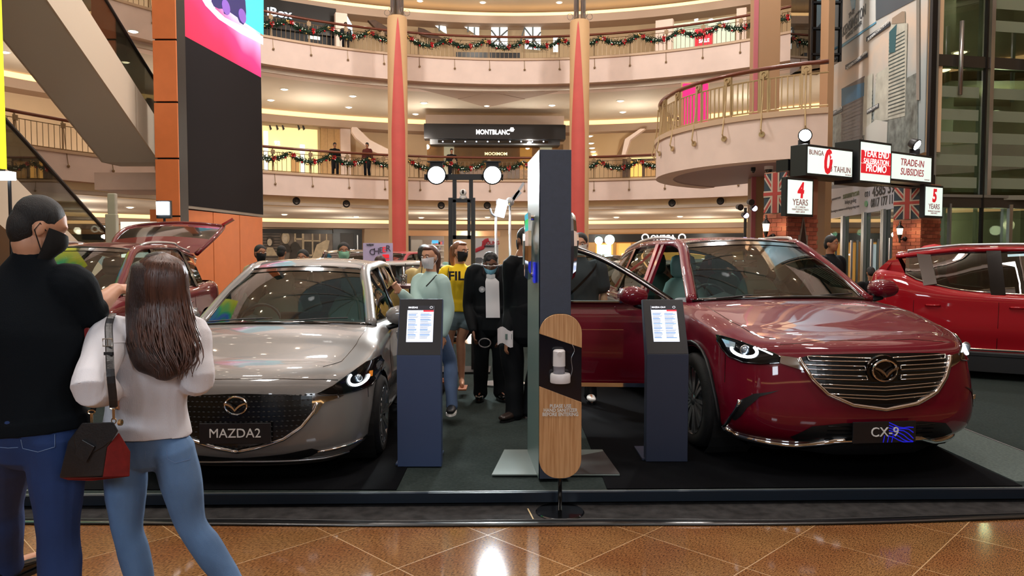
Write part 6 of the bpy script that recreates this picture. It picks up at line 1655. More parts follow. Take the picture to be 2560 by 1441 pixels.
def person(label, h, x, y, yaw=0.0, z0=0.0, group=None, J=None, skin='a', hair=('short', None), head_yaw=None, tilt=0.0, roll=0.0, vox=.008,
           top=None, bottom=None, shoes=None, mask=None, hands=(.5, .5), bust=0, female=False, show_legs=True, girth=1.0, eyes=True, hand_dir=None):
    k = h / 1.75
    t = thing('person', label, 'person', (x, y, z0), 0, group)
    R = Matrix.Rotation(yaw, 3, 'Z'); O = V((x, y, z0))
    def loc(a, b, c): return R @ V((a * k, b * k, c * k))            # local body frame, facing -Y
    D = dict(hip=loc(0, 0, .93), waist=loc(0, .0, 1.08), chest=loc(0, .0, 1.30), neck=loc(0, .02, 1.47), head=loc(0, -.005, 1.635))
    sw = .155 if female else .18
    for s, nm in ((-1, 'a'), (1, 'b')):
        D['sh' + nm] = loc(s * sw, .01, 1.392); D['el' + nm] = loc(s * (sw + .06), .03, 1.12); D['wr' + nm] = loc(s * (sw + .07), -.05, .87)
        D['hp' + nm] = loc(s * .09, 0, .90); D['kn' + nm] = loc(s * .10, -.02, .49); D['an' + nm] = loc(s * .11, .02, .09); D['toe' + nm] = loc(s * .14, -.17, .035)
    for a, b in (J or {}).items(): D[a] = V(b) - O
    side = (D['shb'] - D['sha']).normalized(); hside = (D['hpb'] - D['hpa']).normalized()
    # head frame
    hy = yaw if head_yaw is None else head_yaw
    HR = Matrix.Rotation(hy, 3, 'Z') @ Matrix.Rotation(roll, 3, 'Y') @ Matrix.Rotation(tilt, 3, 'X')
    hc = D['head']
    H = lambda a, b, c: hc + HR @ V((a * k, b * k, c * k))
    g = girth
    body = MB()
    body.ball(H(0, .008, .022), (.073 * k, .090 * k, .086 * k), 20, 14, mtx=HR)
    body.ball(H(0, -.018, -.035), (.060 * k, .068 * k, .078 * k), 18, 12, mtx=HR)
    body.ball(H(0, -.052, -.088), (.030 * k, .026 * k, .022 * k), 12, 8, mtx=HR)
    body.ball(H(0, -.080, -.022), (.012 * k, .020 * k, .026 * k), 10, 8, mtx=HR)
    body.ball(H(0, -.070, .022), (.045 * k, .018 * k, .014 * k), 12, 8, mtx=HR)
    for s in (-1, 1):
        body.ball(H(s * .074, .008, -.012), (.010 * k, .020 * k, .032 * k), 10, 8, mtx=HR)
    limb(body, [D['neck'] + V((0, 0, -.05 * k)), D['neck'] + V((0, 0, .02 * k)), H(0, .02, -.06)], [.062 * k * g, .054 * k * g, .052 * k * g])
    limb(body, [D['hip'], D['waist'], D['chest'], D['neck'] - V((0, 0, .05 * k))], [(.14 * k, .085 * k), (.115 * k, .08 * k), (.14 * k, .09 * k), (.10 * k, .06 * k)], side=side, n=18)
    for i, nm in enumerate('ab'):
        sh, el, wr = D['sh' + nm], D['el' + nm], D['wr' + nm]
        limb(body, [D['chest'].lerp(D['neck'], .5).lerp(sh, .4), sh, sh.lerp(el, .5), el, el.lerp(wr, .3), wr], [.05 * k, .048 * k * g, .043 * k * g, .036 * k, .038 * k * g, .026 * k])
        hd = (hand_dir or {}).get(nm)
        d = (wr - el).normalized() if hd is None else V(hd[0])
        nr = (R @ V((-1 if nm == 'b' else 1, 0, 0))) if hd is None else V(hd[1])
        if hands[i] is not None: hand(body, wr, d, nr, k, hands[i], 1 if nm == 'b' else -1)
        if show_legs:
            hp, kn, an = D['hp' + nm], D['kn' + nm], D['an' + nm]
            limb(body, [hp + V((0, 0, -.02)), hp.lerp(kn, .5), kn, kn.lerp(an, .32), an], [(.075 * k, .08 * k), .070 * k, .052 * k, .053 * k, .034 * k])
            limb(body, [an + V((0, 0, -.04 * k)), an.lerp(D['toe' + nm], .5) + V((0, 0, -.02 * k)), D['toe' + nm]], [(.035 * k, .035 * k), (.042 * k, .028 * k), (.036 * k, .014 * k)])
    ob('body', remesh(body, vox, 3), SKIN[skin], t)
    if eyes:
        for s in (-1, 1):
            ob('eye', MB().ball(H(s * .031, -.083, .004), (.013 * k, .006 * k, .0075 * k), 10, 8, mtx=HR), M_eye, t, smooth=True)
            ob('iris', MB().ball(H(s * .031, -.088, .003), (.006 * k, .003 * k, .0062 * k), 8, 6, mtx=HR), M_iris, t, smooth=True)
            ob('eyebrow', MB().tube([H(s * .013, -.092, .022), H(s * .032, -.091, .029), H(s * .050, -.078, .022)], .0035 * k, 5), M_hairb, t)
    # hair
    st, hm = hair
    hm = hm or M_hairb
    if st in ('short', 'pony', 'curly', 'receding'):
        hb = MB(); hb.ball(H(0, .028, .036) if st == 'pony' else H(0, .014, .036), (.080 * k, .088 * k, .084 * k), 20, 14, mtx=HR)
        hb.ball(H(0, .050, -.01), (.070 * k, .058 * k, .080 * k), 16, 12, mtx=HR)
        if st == 'curly':
            r = random.Random(int(x * 100))
            for i in range(46):
                a = r.uniform(0, 2 * PI); e = r.uniform(.25, 1.4); hb.ball(H(.078 * math.cos(a) * math.cos(e), .015 + .085 * math.sin(a) * math.cos(e), .035 + .085 * math.sin(e)), .016 * k, 8, 6)
        if st == 'pony':
            hb.ball(H(0, -.035, .085), (.055 * k, .04 * k, .022 * k), 12, 8, mtx=HR)
            limb(hb, [H(0, .09, .055), H(.0, .135, .03), H(.0, .145, -.05), H(.0, .125, -.14), H(0, .11, -.2)], [.026 * k, .034 * k, .036 * k, .028 * k, .012 * k])
        ob('hair', remesh(hb, .009, 2, .002, 60, 1), hm, t)
    # clothes
    if top:
        m = top['m']; e = top.get('ease', .018); mb = MB(); hem = top.get('hem', -.06)
        hp = D['hip'] + (D['hip'] - D['waist']).normalized() * hem * k
        w1 = .135 if female else .145
        limb(mb, [hp, D['hip'].lerp(D['waist'], .1), D['waist'], D['waist'].lerp(D['chest'], .55), D['chest'], D['chest'].lerp(D['neck'], .5), D['chest'].lerp(D['neck'], .8), D['neck'] + V((0, 0, .005 * k))],
             [((.162 + e) * k * g, (.105 + e) * k * g), ((.160 + e) * k * g, (.105 + e) * k * g), ((w1 + e) * k * g, (.095 + e) * k * g), ((w1 + .012 + e) * k * g, (.102 + bust + e) * k * g), ((.158 + e) * k * g, (.108 + bust + e * .8) * k * g), ((.15 + e * .8) * k, (.092 + e * .6) * k), ((.105 + e * .5) * k, (.072 + e * .4) * k), ((.064) * k * g, (.062) * k * g)], side=side, n=22)
        for nm in 'ab':
            sh, el, wr = D['sh' + nm], D['el' + nm], D['wr' + nm]
            sl = top.get('sleeve', 1.0); se = top.get('se', e)
            root_ = D['chest'].lerp(D['neck'], .55).lerp(sh, .45)
            if sl >= 1: pts = [root_, sh, sh.lerp(el, .5), el, el.lerp(wr, .5), el.lerp(wr, sl * .97)]; rr = [.06 * k, (.053 + se) * k * g, (.050 + se) * k * g, (.043 + se) * k, (.040 + se) * k, (.029 + se * .6) * k]
            else: pts = [root_, sh, sh.lerp(el, sl * .5), sh.lerp(el, sl)]; rr = [.06 * k, (.053 + se) * k * g, (.052 + se) * k * g, (.050 + se) * k * g]
            if top.get('sleeves_to'):
                q = top['sleeves_to'].get(nm)
                if q is not None: pts = pts[:4] + [el.lerp(wr, q)]; rr = rr[:4] + [(.041 + se) * k]
            limb(mb, pts, rr, n=16)
        if top.get('collar', True): limb(mb, [D['neck'] - V((0, 0, .05 * k)), D['neck'] + V((0, 0, .008 * k))], [.075 * k, .061 * k * max(1, g * .96)])
        ob(top.get('name', 'shirt'), remesh(mb, vox, 3, top.get('fold', .003), top.get('freq', 20), int(abs(x) * 10), top.get('zs', .7)), m, t)
    if bottom:
        m = bottom['m']; e = bottom.get('ease', .012); mb = MB()
        limb(mb, [D['hpa'].lerp(D['hpb'], .5) + V((0, 0, -.03 * k)), D['hip'] + V((0, 0, .05 * k)), D['hip'] + V((0, 0, .10 * k))], [((.14 + e) * k * g, (.09 + e) * k * g), ((.158 + e) * k * g, (.107 + e) * k * g), ((.145 + e) * k * g, (.095 + e) * k * g)], side=hside, n=20)
        L = bottom.get('len', 1.0)
        for nm in 'ab':
            hp, kn, an = D['hp' + nm], D['kn' + nm], D['an' + nm]
            if L >= 1: pts = [hp, hp.lerp(kn, .5), kn, kn.lerp(an, .35), kn.lerp(an, .8), an + V((0, 0, -.03 * k))]; rr = [((.083 + e) * k * g, (.092 + e) * k * g), (.080 + e) * k, (.059 + e) * k, (.060 + e) * k, (.045 + e * 1.2) * k, (.045 + e * 1.4) * k]
            else: pts = [hp, hp.lerp(kn, L * .5), hp.lerp(kn, L)]; rr = [((.083 + e) * k * g, (.092 + e) * k * g), (.085 + e) * k, (.084 + e) * k]
            limb(mb, pts, rr, side=hside, n=16)
        ob(bottom.get('name', 'trousers'), remesh(mb, vox, 3, bottom.get('fold', .003), 24, int(abs(y) * 10), 1.6), m, t)
    if shoes and show_legs:
        for nm in 'ab':
            an, toe = D['an' + nm], D['toe' + nm]; f = (toe - an); f.z = 0; f.normalize(); sd = f.cross(V((0, 0, 1)))
            mb = MB(); b = V((an.x, an.y, toe.z + .012))
            limb(mb, [b - f * .055 * k, b + f * .03 * k, b + f * .12 * k, b + f * .19 * k], [(.040 * k, .040 * k), (.043 * k, .042 * k), (.047 * k, .030 * k), (.038 * k, .022 * k)], side=sd, n=14)
            limb(mb, [b, an + V((0, 0, .0))], [.042 * k, .04 * k])
            s_ = ob('shoe', remesh(mb, .008, 2), shoes['m'], t)
            so = MB(); so.prism([(sx * (.048 if abs(ty) < .6 else .036) * k, (ty * .13 + .065) * k) for sx, ty in ((1, -1), (1, -.5), (1, .5), (.8, .9), (.3, 1.08), (-.3, 1.08), (-.8, .9), (-1, .5), (-1, -.5), (-1, -1))], sd, f, V((0, 0, 1)), .022 * k, o=V((b.x, b.y, toe.z - .034 * k)))
            ob('sole', so, shoes.get('sole', M_black), s_)
    if mask:
        rows = []
        lowered = mask.get('low', 0)
        for i in range(9):
            f = i / 8; z = -.010 - .098 * f - lowered
            row = []
            for j in range(15):
                a = math.radians(-78 + 156 * j / 14)
                rx = (.069 - .020 * f ** 2) ; ry = .088 + .016 * math.sin(PI * min(1, f * 1.1 + .1)) * math.cos(a) ** 2 - .02 * f ** 2
                row.append(H(rx * math.sin(a) * 1.02, -.002 - ry * math.cos(a) * 1.02, z + .012 * abs(math.sin(a)) * (1 - 2 * f)))
            rows.append(row)
        mm = ob('face_mask', MB().grid(rows), mask['m'], t, smooth=True)
        for s in (-1, 1):
            e0 = H(s * .071, -.015, -.012 - lowered * .8); e1 = H(s * .082, .012, .010)
            e2 = H(s * .060, -.02, -.085 - lowered)
            ob('ear_loop', MB().tube([e0, e1, H(s * .083, .022, -.02), e2], .0022 * k, 5), mask['m'], mm)
    return t, D, O, H, HR, k

def P3(px, py, d): return at(px, py, d)
# ------------------------------------------------------------------ man in black, back to the camera
M_knit = cloth('black_knit', '#0c1116', .9, bump=.25, scale=40, bscale=260)
def denim(name, col):
    m = mat(name, col, .85, var=.22, scale=5, bump=.25, bscale=420, stretch=(1, 1, .6)); return m
t, D, O, H, HR, k = person('big man in black sweater and dark jeans, pointing, seen from behind', 1.88, -1.94, 3.0, PI, skin='a', head_yaw=math.radians(128), tilt=.30,
    J=dict(head=P3(101, 568, 3.0), neck=P3(82, 650, 3.0), chest=P3(62, 815, 3.0), waist=P3(70, 985, 3.0), hip=P3(80, 1085, 3.0),
           shb=P3(-60, 712, 3.02), elb=P3(-135, 900, 2.98), wrb=P3(-60, 1010, 3.15),
           sha=P3(172, 712, 3.02), ela=P3(224, 782, 3.08), wra=P3(292, 722, 3.30),
           hpb=P3(18, 1090, 3.0), hpa=P3(140, 1095, 3.0), knb=P3(10, 1255, 3.35), anb=V((-2.50, 3.60, .11)), toeb=V((-2.42, 3.83, .04)),
           kna=P3(146, 1330, 2.98), ana=V((-1.83, 2.95, .1)), toea=V((-1.80, 3.18, .04))),
    hair=('short', M_hairb), vox=.007, girth=1.16, eyes=False, hands=(.9, .4), hand_dir={'a': ((.8, .6, -.05), (-.2, .3, -1))},
    top=dict(m=M_knit, ease=.022, hem=-.06, fold=.005, freq=9, name='sweater', sleeves_to={'a': .12, 'b': .9}, zs=1.0),
    bottom=dict(m=denim('dark_jeans', '#1c3668'), fold=.004, ease=.016, name='jeans'), shoes=dict(m=M_blackg),
    mask=dict(m=mat('mask_black', '#0b0c0e', .8)))
M_stitch = mat('jeans_stitch', '#6f86ad', .8)
BACK = {}
def on_mesh(me, px, py, off=.003, loc=V((0, 0, 0))):
    key = me.name
    if key not in BACK: BACK[key] = BVHTree.FromPolygons([v.co.copy() for v in me.vertices], [tuple(p.vertices) for p in me.polygons])
    r = ray(px, py).normalized(); h = BACK[key].ray_cast(CO - loc, r)
    return (h[0] - r * off) if h[0] is not None else None
def stitch(t, part, pxs, r=.0015, m=None, name='pocket_seam'):
    c = next(c for c in t.children if c.name.split('.')[0] == part)
    P = []
    for a, b in zip(pxs, pxs[1:]):
        for i in range(6):
            q = on_mesh(c.data, a[0] + (b[0] - a[0]) * i / 6, a[1] + (b[1] - a[1]) * i / 6, .002, t.location)
            if q is not None: P.append(q)
    if len(P) > 1: ob(name, MB().tube(P, r, 5), m or M_stitch, c)
stitch(t, 'jeans', [(52, 1100), (57, 1122), (95, 1131), (137, 1118), (137, 1080)])
stitch(t, 'jeans', [(-10, 1118), (20, 1121), (50, 1119)])
# ------------------------------------------------------------------ long haired woman with handbag
M_blouse = cloth('cream_blouse', '#e2e0e5', .9, bump=.35, scale=20, bscale=160, stretch=(3, 3, .4))
M_ljean = denim('light_jeans', '#5c7ca4')
w, WD, WO, WH, WHR, wk = person('woman with long wavy brown hair in white blouse and light jeans, seen from behind', 1.64, -1.57, 3.17, PI, skin='a', head_yaw=PI, tilt=.12, female=True,
    J=dict(head=P3(398, 705, 3.15), neck=P3(392, 792, 3.17), chest=P3(372, 890, 3.17), waist=P3(366, 1010, 3.17), hip=P3(366, 1090, 3.17),
           sha=P3(474, 832, 3.17), ela=P3(492, 950, 3.10), wra=P3(452, 930, 3.38), shb=P3(283, 836, 3.12), elb=P3(222, 968, 2.80), wrb=P3(285, 985, 3.02),
           hpb=P3(312, 1120, 3.17), hpa=P3(432, 1120, 3.17), knb=P3(318, 1318, 3.2), anb=V((-1.63, 3.22, .09)), toeb=V((-1.64, 3.42, .035)),
           kna=P3(478, 1310, 3.22), ana=V((-1.22, 3.25, .09)), toea=V((-1.17, 3.45, .035))),
    hair=('none', None), vox=.007, eyes=False, hands=(.6, .6),
    top=dict(m=M_blouse, ease=.040, se=.034, hem=-.005, fold=.008, freq=15, name='blouse', zs=.25),
    bottom=dict(m=M_ljean, fold=.004, ease=.012, name='jeans'), shoes=dict(m=M_white, sole=M_white))
hb = MB()
hp_ = lambda px, py, d: P3(px, py, d) - WO
hull = [(397, 653, 38, 33), (396, 665, 62, 51), (395, 685, 69, 57), (394, 720, 72, 58), (397, 770, 78, 52), (403, 820, 84, 42), (412, 865, 88, 38), (424, 900, 76, 32), (430, 928, 48, 22)]
limb(hb, [hp_(a, b, 3.13 - .0007 * max(0, b - 760)) for a, b, c, d in hull], [(c / 583, d / 583) for a, b, c, d in hull], side=(1, 0, 0), n=24)
hair = ob('hair', remesh(hb, .009, 3, .006, 34, 3, .15), M_hairbr, w)
HY = [632, 636, 642, 650, 660] + [h_[1] for h_ in hull[2:]]; HW = [3, 18, 33, 47, 59] + [h_[2] for h_ in hull[2:]]; HD = [3, 16, 29, 40, 50] + [h_[3] for h_ in hull[2:]]
r = random.Random(11); mb = MB()
for i in range(230):
    u = r.uniform(-1, 1); ln = r.uniform(.55, 1.0) if r.random() < .8 else r.uniform(.4, .6); ph = r.uniform(0, 6); am = r.uniform(4, 14); P = []
    for j in range(17):
        f = (j - 1) / 15 * ln if j else -.012; py = 636 + (952 - 636) * f
        py = max(py, 633); cxp = np.interp(py, [h_[1] for h_ in hull], [h_[0] for h_ in hull]) + 3
        hw_ = np.interp(py, HY, HW) * (1.04 if py < 905 else 1.1)
        hd_ = np.interp(py, HY, HD) / 583
        wv = am * math.sin(ph + f * 11) * max(0, f - .3) * 1.6
        d_ = 3.13 - .0007 * max(0, py - 760) - hd_ * math.sqrt(max(0, 1 - u * u * .93)) - .004
        P.append(hp_(cxp + u * hw_ + wv, py, d_))
    mb.tube(P, [(.0045, .0022)] * 13 + [(.0035, .002), (.003, .0015), (.002, .001), (.0008, .0006)], 4, side=(1, 0, 0))
ob('hair_strands', mb, mat('hair_brown_strand', '#4a2c20', .35, var=.5, scale=12, stretch=(6, 6, .3)), hair, smooth=True, kind='stuff')
stitch(w, 'jeans', [(417, 1128), (418, 1148), (438, 1158), (474, 1150), (480, 1122)], .0011)
stitch(w, 'jeans', [(364, 1128), (363, 1150)], .0011)
stitch(w, 'blouse', [(282, 858), (330, 856), (332, 900), (330, 960)], .0016, M_blouse, 'blouse_seam')
# bag hanging from her shoulder
M_leath = mat('bag_leather', '#1d1d20', .4, bump=.15, scale=20, bscale=120, var=.15); M_suede = mat('bag_suede', '#7b1a18', .9, var=.15, scale=30)
M_gold = mat('bag_gold', '#d8b98c', .2, metal=.9)
bd = 2.86
t = thing('handbag', 'black leather handbag with dark red suede side, hanging from the woman\'s shoulder', 'bag', P3(240, 1130, bd))
o = -t.location
Q = lambda px, py, d=bd: P3(px, py, d) + o
fr_ = [(148, 1196), (258, 1193), (268, 1120), (296, 1078), (284, 1056), (205, 1058), (170, 1105)]
ob('bag_body', MB().add([Q(a, b, bd - .035) for a, b in fr_] + [Q(a, b, bd + .08) for a, b in fr_], [tuple(range(7)), tuple(reversed(range(7, 14)))] + [(i, i + 7, (i + 1) % 7 + 7, (i + 1) % 7) for i in range(7)]), M_leath, t, bev=.008, smooth=True)
sd_ = [(256, 1195, bd - .032), (268, 1118, bd - .033), (297, 1082, bd - .02), (326, 1130, bd + .04), (324, 1192, bd + .05)]
ob('side_gusset', MB().add([Q(*q) for q in sd_] + [Q(a, b, c + .08) for a, b, c in sd_], [(0, 1, 2, 3, 4), (9, 8, 7, 6, 5)] + [(i, i + 5, (i + 1) % 5 + 5, (i + 1) % 5) for i in range(5)]), M_suede, t, bev=.004, label='dark red suede side')
ob('bag_base', MB().add([Q(150, 1195, bd - .03), Q(258, 1194, bd - .034), Q(324, 1192, bd + .05), Q(230, 1203, bd + .02), Q(170, 1201, bd)], [(0, 1, 2, 3, 4)]), M_suede, t)
fl_ = [(205, 1058), (284, 1056), (296, 1078), (280, 1100), (258, 1118), (225, 1137), (190, 1128), (183, 1092)]
ob('bag_flap', MB().add([Q(a, b, bd - .042) for a, b in fl_] + [Q(a, b, bd - .036) for a, b in fl_], [tuple(range(8)), tuple(reversed(range(8, 16)))] + [(i, i + 8, (i + 1) % 8 + 8, (i + 1) % 8) for i in range(8)]), M_leath, t, bev=.003, label='black leather flap')
ob('flap_tab', MB().bar(Q(222, 1108, bd - .047), Q(200, 1148, bd - .046), .055, .008, side=(1, 0, 0)), M_leath, t, bev=.002)
st_ = [(278, 792, 2.98), (272, 815, 2.95), (273, 855, 2.88), (276, 930, 2.79), (282, 990, 2.80), (284, 1018, 2.83)]
ob('shoulder_strap', MB().tube(spline([Q(282, 785, 3.10)] + [Q(*q) for q in st_], 24), (.0145, .003), 8, side=(1, 0, 0)), M_leath, t)
ob('rear_strap', MB().tube(spline([Q(262, 930, 3.02), Q(258, 980, 3.0), Q(238, 1010, 2.95), Q(230, 1035, 2.9)], 14), (.011, .003), 8, side=(1, 0, 0)), M_leath, t)
b = Q(273, 856, 2.87); ob('buckle', MB().tube([b + V((-.018, -.012, .014)), b + V((.018, -.012, .014)), b + V((.018, -.012, -.014)), b + V((-.018, -.012, -.014))], .0028, 6, closed=True).bar(b + V((0, -.012, .014)), b + V((0, -.012, -.014)), .003, .003), mat('buckle_steel', '#d0cfcb', .2, metal=.9), t)
ob('strap_keeper', MB().box(Q(274, 884, 2.84) + V((0, -.006, 0)), (.034, .010, .012)), M_leath, t)
for px, py, d_ in ((284, 1030, bd - .02), (229, 1042, bd + .01)):
    b = Q(px, py, d_)
    ob('clasp', MB().tube([b + V((.014 * math.cos(a), 0, .018 + .008 * math.sin(a))) for a in [2 * PI * i / 12 for i in range(12)]], .0025, 5, closed=True).tube([b + V((0, 0, .012)), b + V((0, 0, -.03))], .005, 8).tube([b + V((.009 * math.cos(a), 0, -.036 + .011 * math.sin(a))) for a in [2 * PI * i / 12 for i in range(12)]], .0022, 5, closed=True), M_gold, t)
ob('corner_ring', MB().lathe([(.006, 0), (.012, 0), (.012, .012), (.006, .012), (.006, 0)], c=Q(297, 1057, bd - .03), n=14, axis='X'), M_gold, t)

# ------------------------------------------------------------------ visitors between the cars
M_mint = cloth('mint_sweat', '#a4beb8', .9); M_maskw = mat('mask_check', '#d5cfcf', .8); M_sky = mat('mask_blue', '#79b4cf', .8)
M_jean3 = denim('mid_jeans', '#4a5f80')
dm = 6.75
t, D, O, H, HR, k = person('young woman in mint sweatshirt with auburn ponytail and checked white mask, touching the silver car', 1.60, -.75, dm, math.radians(-38), z0=PZ, female=True, skin='a', head_yaw=math.radians(-28), tilt=.06,
    J=dict(wra=P3(1002, 731, 6.45), ela=P3(1040, 775, 6.6), knb=P3(1125, 905, dm + .05), anb=P3(1130, 1010, dm - .1), toeb=P3(1126, 1032, dm - .25), kna=P3(1075, 900, dm), ana=P3(1075, 1020, dm + .1), toea=P3(1060, 1030, dm - .1)),
    hair=('pony', mat('hair_auburn', '#55301f', .45, bump=.6, scale=8, bscale=90, stretch=(4, 4, .5), var=.3)), vox=.009, hands=(.7, .5), top=dict(m=M_mint, ease=.026, hem=.05, fold=.004, freq=14, name='sweatshirt'), bottom=dict(m=M_jean3, name='jeans'), shoes=dict(m=M_black, sole=M_white), mask=dict(m=M_maskw), bust=.01)
mb = MB()
for i in range(6):
    mb.tube([H(-.05 + .02 * i, -.1 - .012 * math.sin(PI * i / 5), -.03), H(-.045 + .018 * i, -.095 - .014 * math.sin(PI * i / 5), -.085)], .0008, 4)
ob('mask_print', mb, mat('mask_line', '#8d8890', .8), t, kind='stuff')
stitch(t, 'sweatshirt', [(1112, 660), (1092, 688), (1060, 722)], .006, M_black, 'bag_strap')
M_yel = cloth('yellow_tee', '#e0bd2a', .85); M_short = denim('denim_shorts', '#7c919a')
dy = 8.05
t, D, O, H, HR, k = person('tall woman in cropped yellow top with lettering, denim shorts and black mask', 1.66, -.56, dy, math.radians(12), z0=PZ, female=True, skin='a', head_yaw=math.radians(48), tilt=.05,
    J=dict(knb=P3(1152, 850, dy), anb=P3(1154, 945, dy), toeb=P3(1156, 966, dy - .2), kna=P3(1122, 850, dy), ana=P3(1118, 930, dy + .25), toea=P3(1112, 948, dy + .1)),
    hair=('pony', M_hairg), vox=.009, top=dict(m=M_yel, ease=.035, hem=-.13, sleeve=.8, fold=.004, freq=14, name='crop_top'), bottom=dict(m=M_short, len=.36, ease=.022, name='shorts'), shoes=None, mask=dict(m=MATS['mask_black']), bust=.01)
ob('flip_flop', MB().box(D['toeb'] + V((0, .07, -.03)), (.09, .25, .02)), mat('sandal_orange', '#9c5a34', .6), t, bev=.005)
ob('flip_flop', MB().box(D['toea'] + V((0, .07, -.03)), (.09, .25, .02)), mat('sandal_orange', '#9c5a34', .6), t, bev=.005)
tm = [c for c in t.children if c.name.startswith('crop_top')][0]
cw = P3(1150, 692, dy - .30) - O; tt = text('lettering', 'FILA', .13, mat('letter_black_red', '#1a1216', .7), tm, loc=cw + V((0.0, .10, 0)), rot=Matrix.Rotation(math.radians(8), 3, 'Z') @ Matrix.Rotation(PI / 2, 3, 'X'), depth=.01, bold=.004, sx=1.1)
ob('bag_strap', MB().tube(spline([D['sha'] + V((.02, .02, .075)), D['sha'] + V((.02, -.10, 0)), D['chest'] + V((-.14, -.15, -.08)), D['waist'] + V((-.17, -.1, 0))], 14), (.016, .003), 6), M_black, t)
M_suit = cloth('black_suit', '#0d1013', .75); M_wsh = cloth('white_shirt', '#d4d2d4', .8)
ds = 7.7
t, D, O, H, HR, k = person('man in black suit with clear face shield and lowered blue mask', 1.68, -.225, ds, math.radians(6), z0=PZ, skin='c', tilt=.25, hair=('curly', M_hairb), vox=.009, girth=1.12,
    J=dict(head=P3(1226, 660, ds - .05), wra=P3(1183, 830, ds - .2), ela=P3(1172, 765, ds), wrb=P3(1252, 838, ds - .15)),
    top=dict(m=M_suit, ease=.024, hem=.16, fold=.003, freq=12, name='jacket'), bottom=dict(m=M_suit, ease=.026), shoes=dict(m=M_blackg), mask=dict(m=M_sky, low=.035))
jk = [c for c in t.children if c.name.startswith('jacket')][0]
def decal_px(obj, pxs, off, m, name, parent, thick=None):
    P = [on_mesh(obj.data, a, b, off, parent.location) for a, b in pxs]
    P = [p for p in P if p is not None]
    if len(P) > 2: return ob(name, MB().add(P, [tuple(range(len(P)))]), m, parent)
rows = []
for j in range(13):
    y_ = 686 + (795 - 686) * j / 12; xl = 1213 + 2 * j / 12; xr = 1247 + 3 * j / 12
    if j < 2: xl = 1216; xr = 1238
    rows.append([on_mesh(jk.data, xl + (xr - xl) * i / 6, y_, .012, t.location) for i in range(7)])
rows = [r_ for r_ in rows if all(p is not None for p in r_)]
if len(rows) > 1: ob('shirt_front', MB().grid(rows), M_wsh, t, smooth=True)
bp = on_mesh(jk.data, 1205, 724, .012, t.location)
if bp: 
    bg_ = ob('round_badge', MB().cyl(bp, bp + V((0, -.008, 0)), .032, n=20), mat('badge_grey', '#8d8d90', .4), t)
    text('lettering', '20', .03, M_wpl, bg_, loc=bp + V((0, -.010, 0)), depth=.002, bold=.001)
ob('face_shield', MB().grid([[H(.105 * math.sin(a), -.02 - .115 * math.cos(a), z) for a in [math.radians(-75 + 15 * j) for j in range(11)]] for z in (.06, -.0, -.07, -.13)]), glass('shield_plastic', '#f4f8f8', k=.05), t, smooth=True)
ob('glasses_frame', MB().tube([H(s * .105 * math.sin(a) * 1, -.025 - .112 * math.cos(a), .012) for s in (1,) for a in [math.radians(-75 + 15 * j) for j in range(11)]], .003, 5), M_steel, t)
fp = P3(1212, 858, ds - .25) - O
ob('face_shield_folded', MB().tube([fp + V((.06 * math.cos(a), 0, .045 * math.sin(a))) for a in [2 * PI * i / 16 for i in range(16)]], .006, 6, closed=True), M_steel, t, label='spectacles held in the hand')
dk = 6.9
t, D, O, H, HR, k = person('man in black suit seen from behind, close beside the tall display column', 1.80, .16, dk, math.radians(200), z0=PZ, skin='b', head_yaw=math.radians(215), hair=('short', M_hairb), vox=.009, eyes=False, girth=1.0,
    J=dict(head=P3(1312, 600, dk), neck=P3(1302, 648, dk), ela=P3(1335, 800, dk), elb=P3(1276, 770, dk + .02), wrb=P3(1268, 845, dk - .1), ana=P3(1322, 1025, dk), toea=P3(1342, 1040, dk + .15), anb=P3(1285, 1030, dk - .1), toeb=P3(1262, 1047, dk - .22), hpb=P3(1278, 862, dk), knb=P3(1285, 950, dk - .05)),
    top=dict(m=M_suit, ease=.022, hem=.2, fold=.003, freq=12, name='jacket'), bottom=dict(m=M_suit, ease=.028), shoes=dict(m=mat('brown_shoe', '#2b211d', .3)), mask=dict(m=MATS['mask_black']))
ob('shirt_collar', MB().tube([D['neck'] + V((.06 * math.cos(a), .06 * math.sin(a), .02)) for a in [2 * PI * i / 16 for i in range(16)]], (.006, .012), 6, closed=True), M_wsh, t, smooth=True)
br = thing('brochure', 'folded white brochure held low by the man beside the column', 'brochure', P3(1263, 842, dk - .22))
ob('pages', MB().grid([[V((-.07 + .14 * j / 6, .02 * math.sin(j), .07 - .15 * i / 4 + .02 * math.sin(j * .9))) for j in range(7)] for i in range(5)]), M_wsh, br, smooth=True); ob('printed_photo', MB().box((.03, -.012, .0), (.06, .004, .05)), M_slate, br)
M_gtee = cloth('grey_tee', '#3b3e45', .85)
dg_ = 7.6
t, D, O, H, HR, k = person('man in dark grey tee with crossbody strap and white mask behind the open car door', 1.74, .70, dg_, math.radians(-10), z0=PZ, skin='a', vox=.01, hair=('short', M_hairb), top=dict(m=M_gtee, ease=.03, hem=.05, sleeve=.75, fold=.003), bottom=dict(m=M_black, ease=.02), shoes=dict(m=M_white), mask=dict(m=mat('mask_white', '#d9d7d0', .8)), girth=1.1, tilt=.1)
ob('bag_strap', MB().tube(spline([D['shb'] + V((-.02, .0, .075)), D['shb'] + V((-.04, -.12, 0)), D['chest'] + V((-.0, -.19, -.06)), D['waist'] + V((-.16, -.14, 0))], 14), (.022, .003), 6), M_black, t)

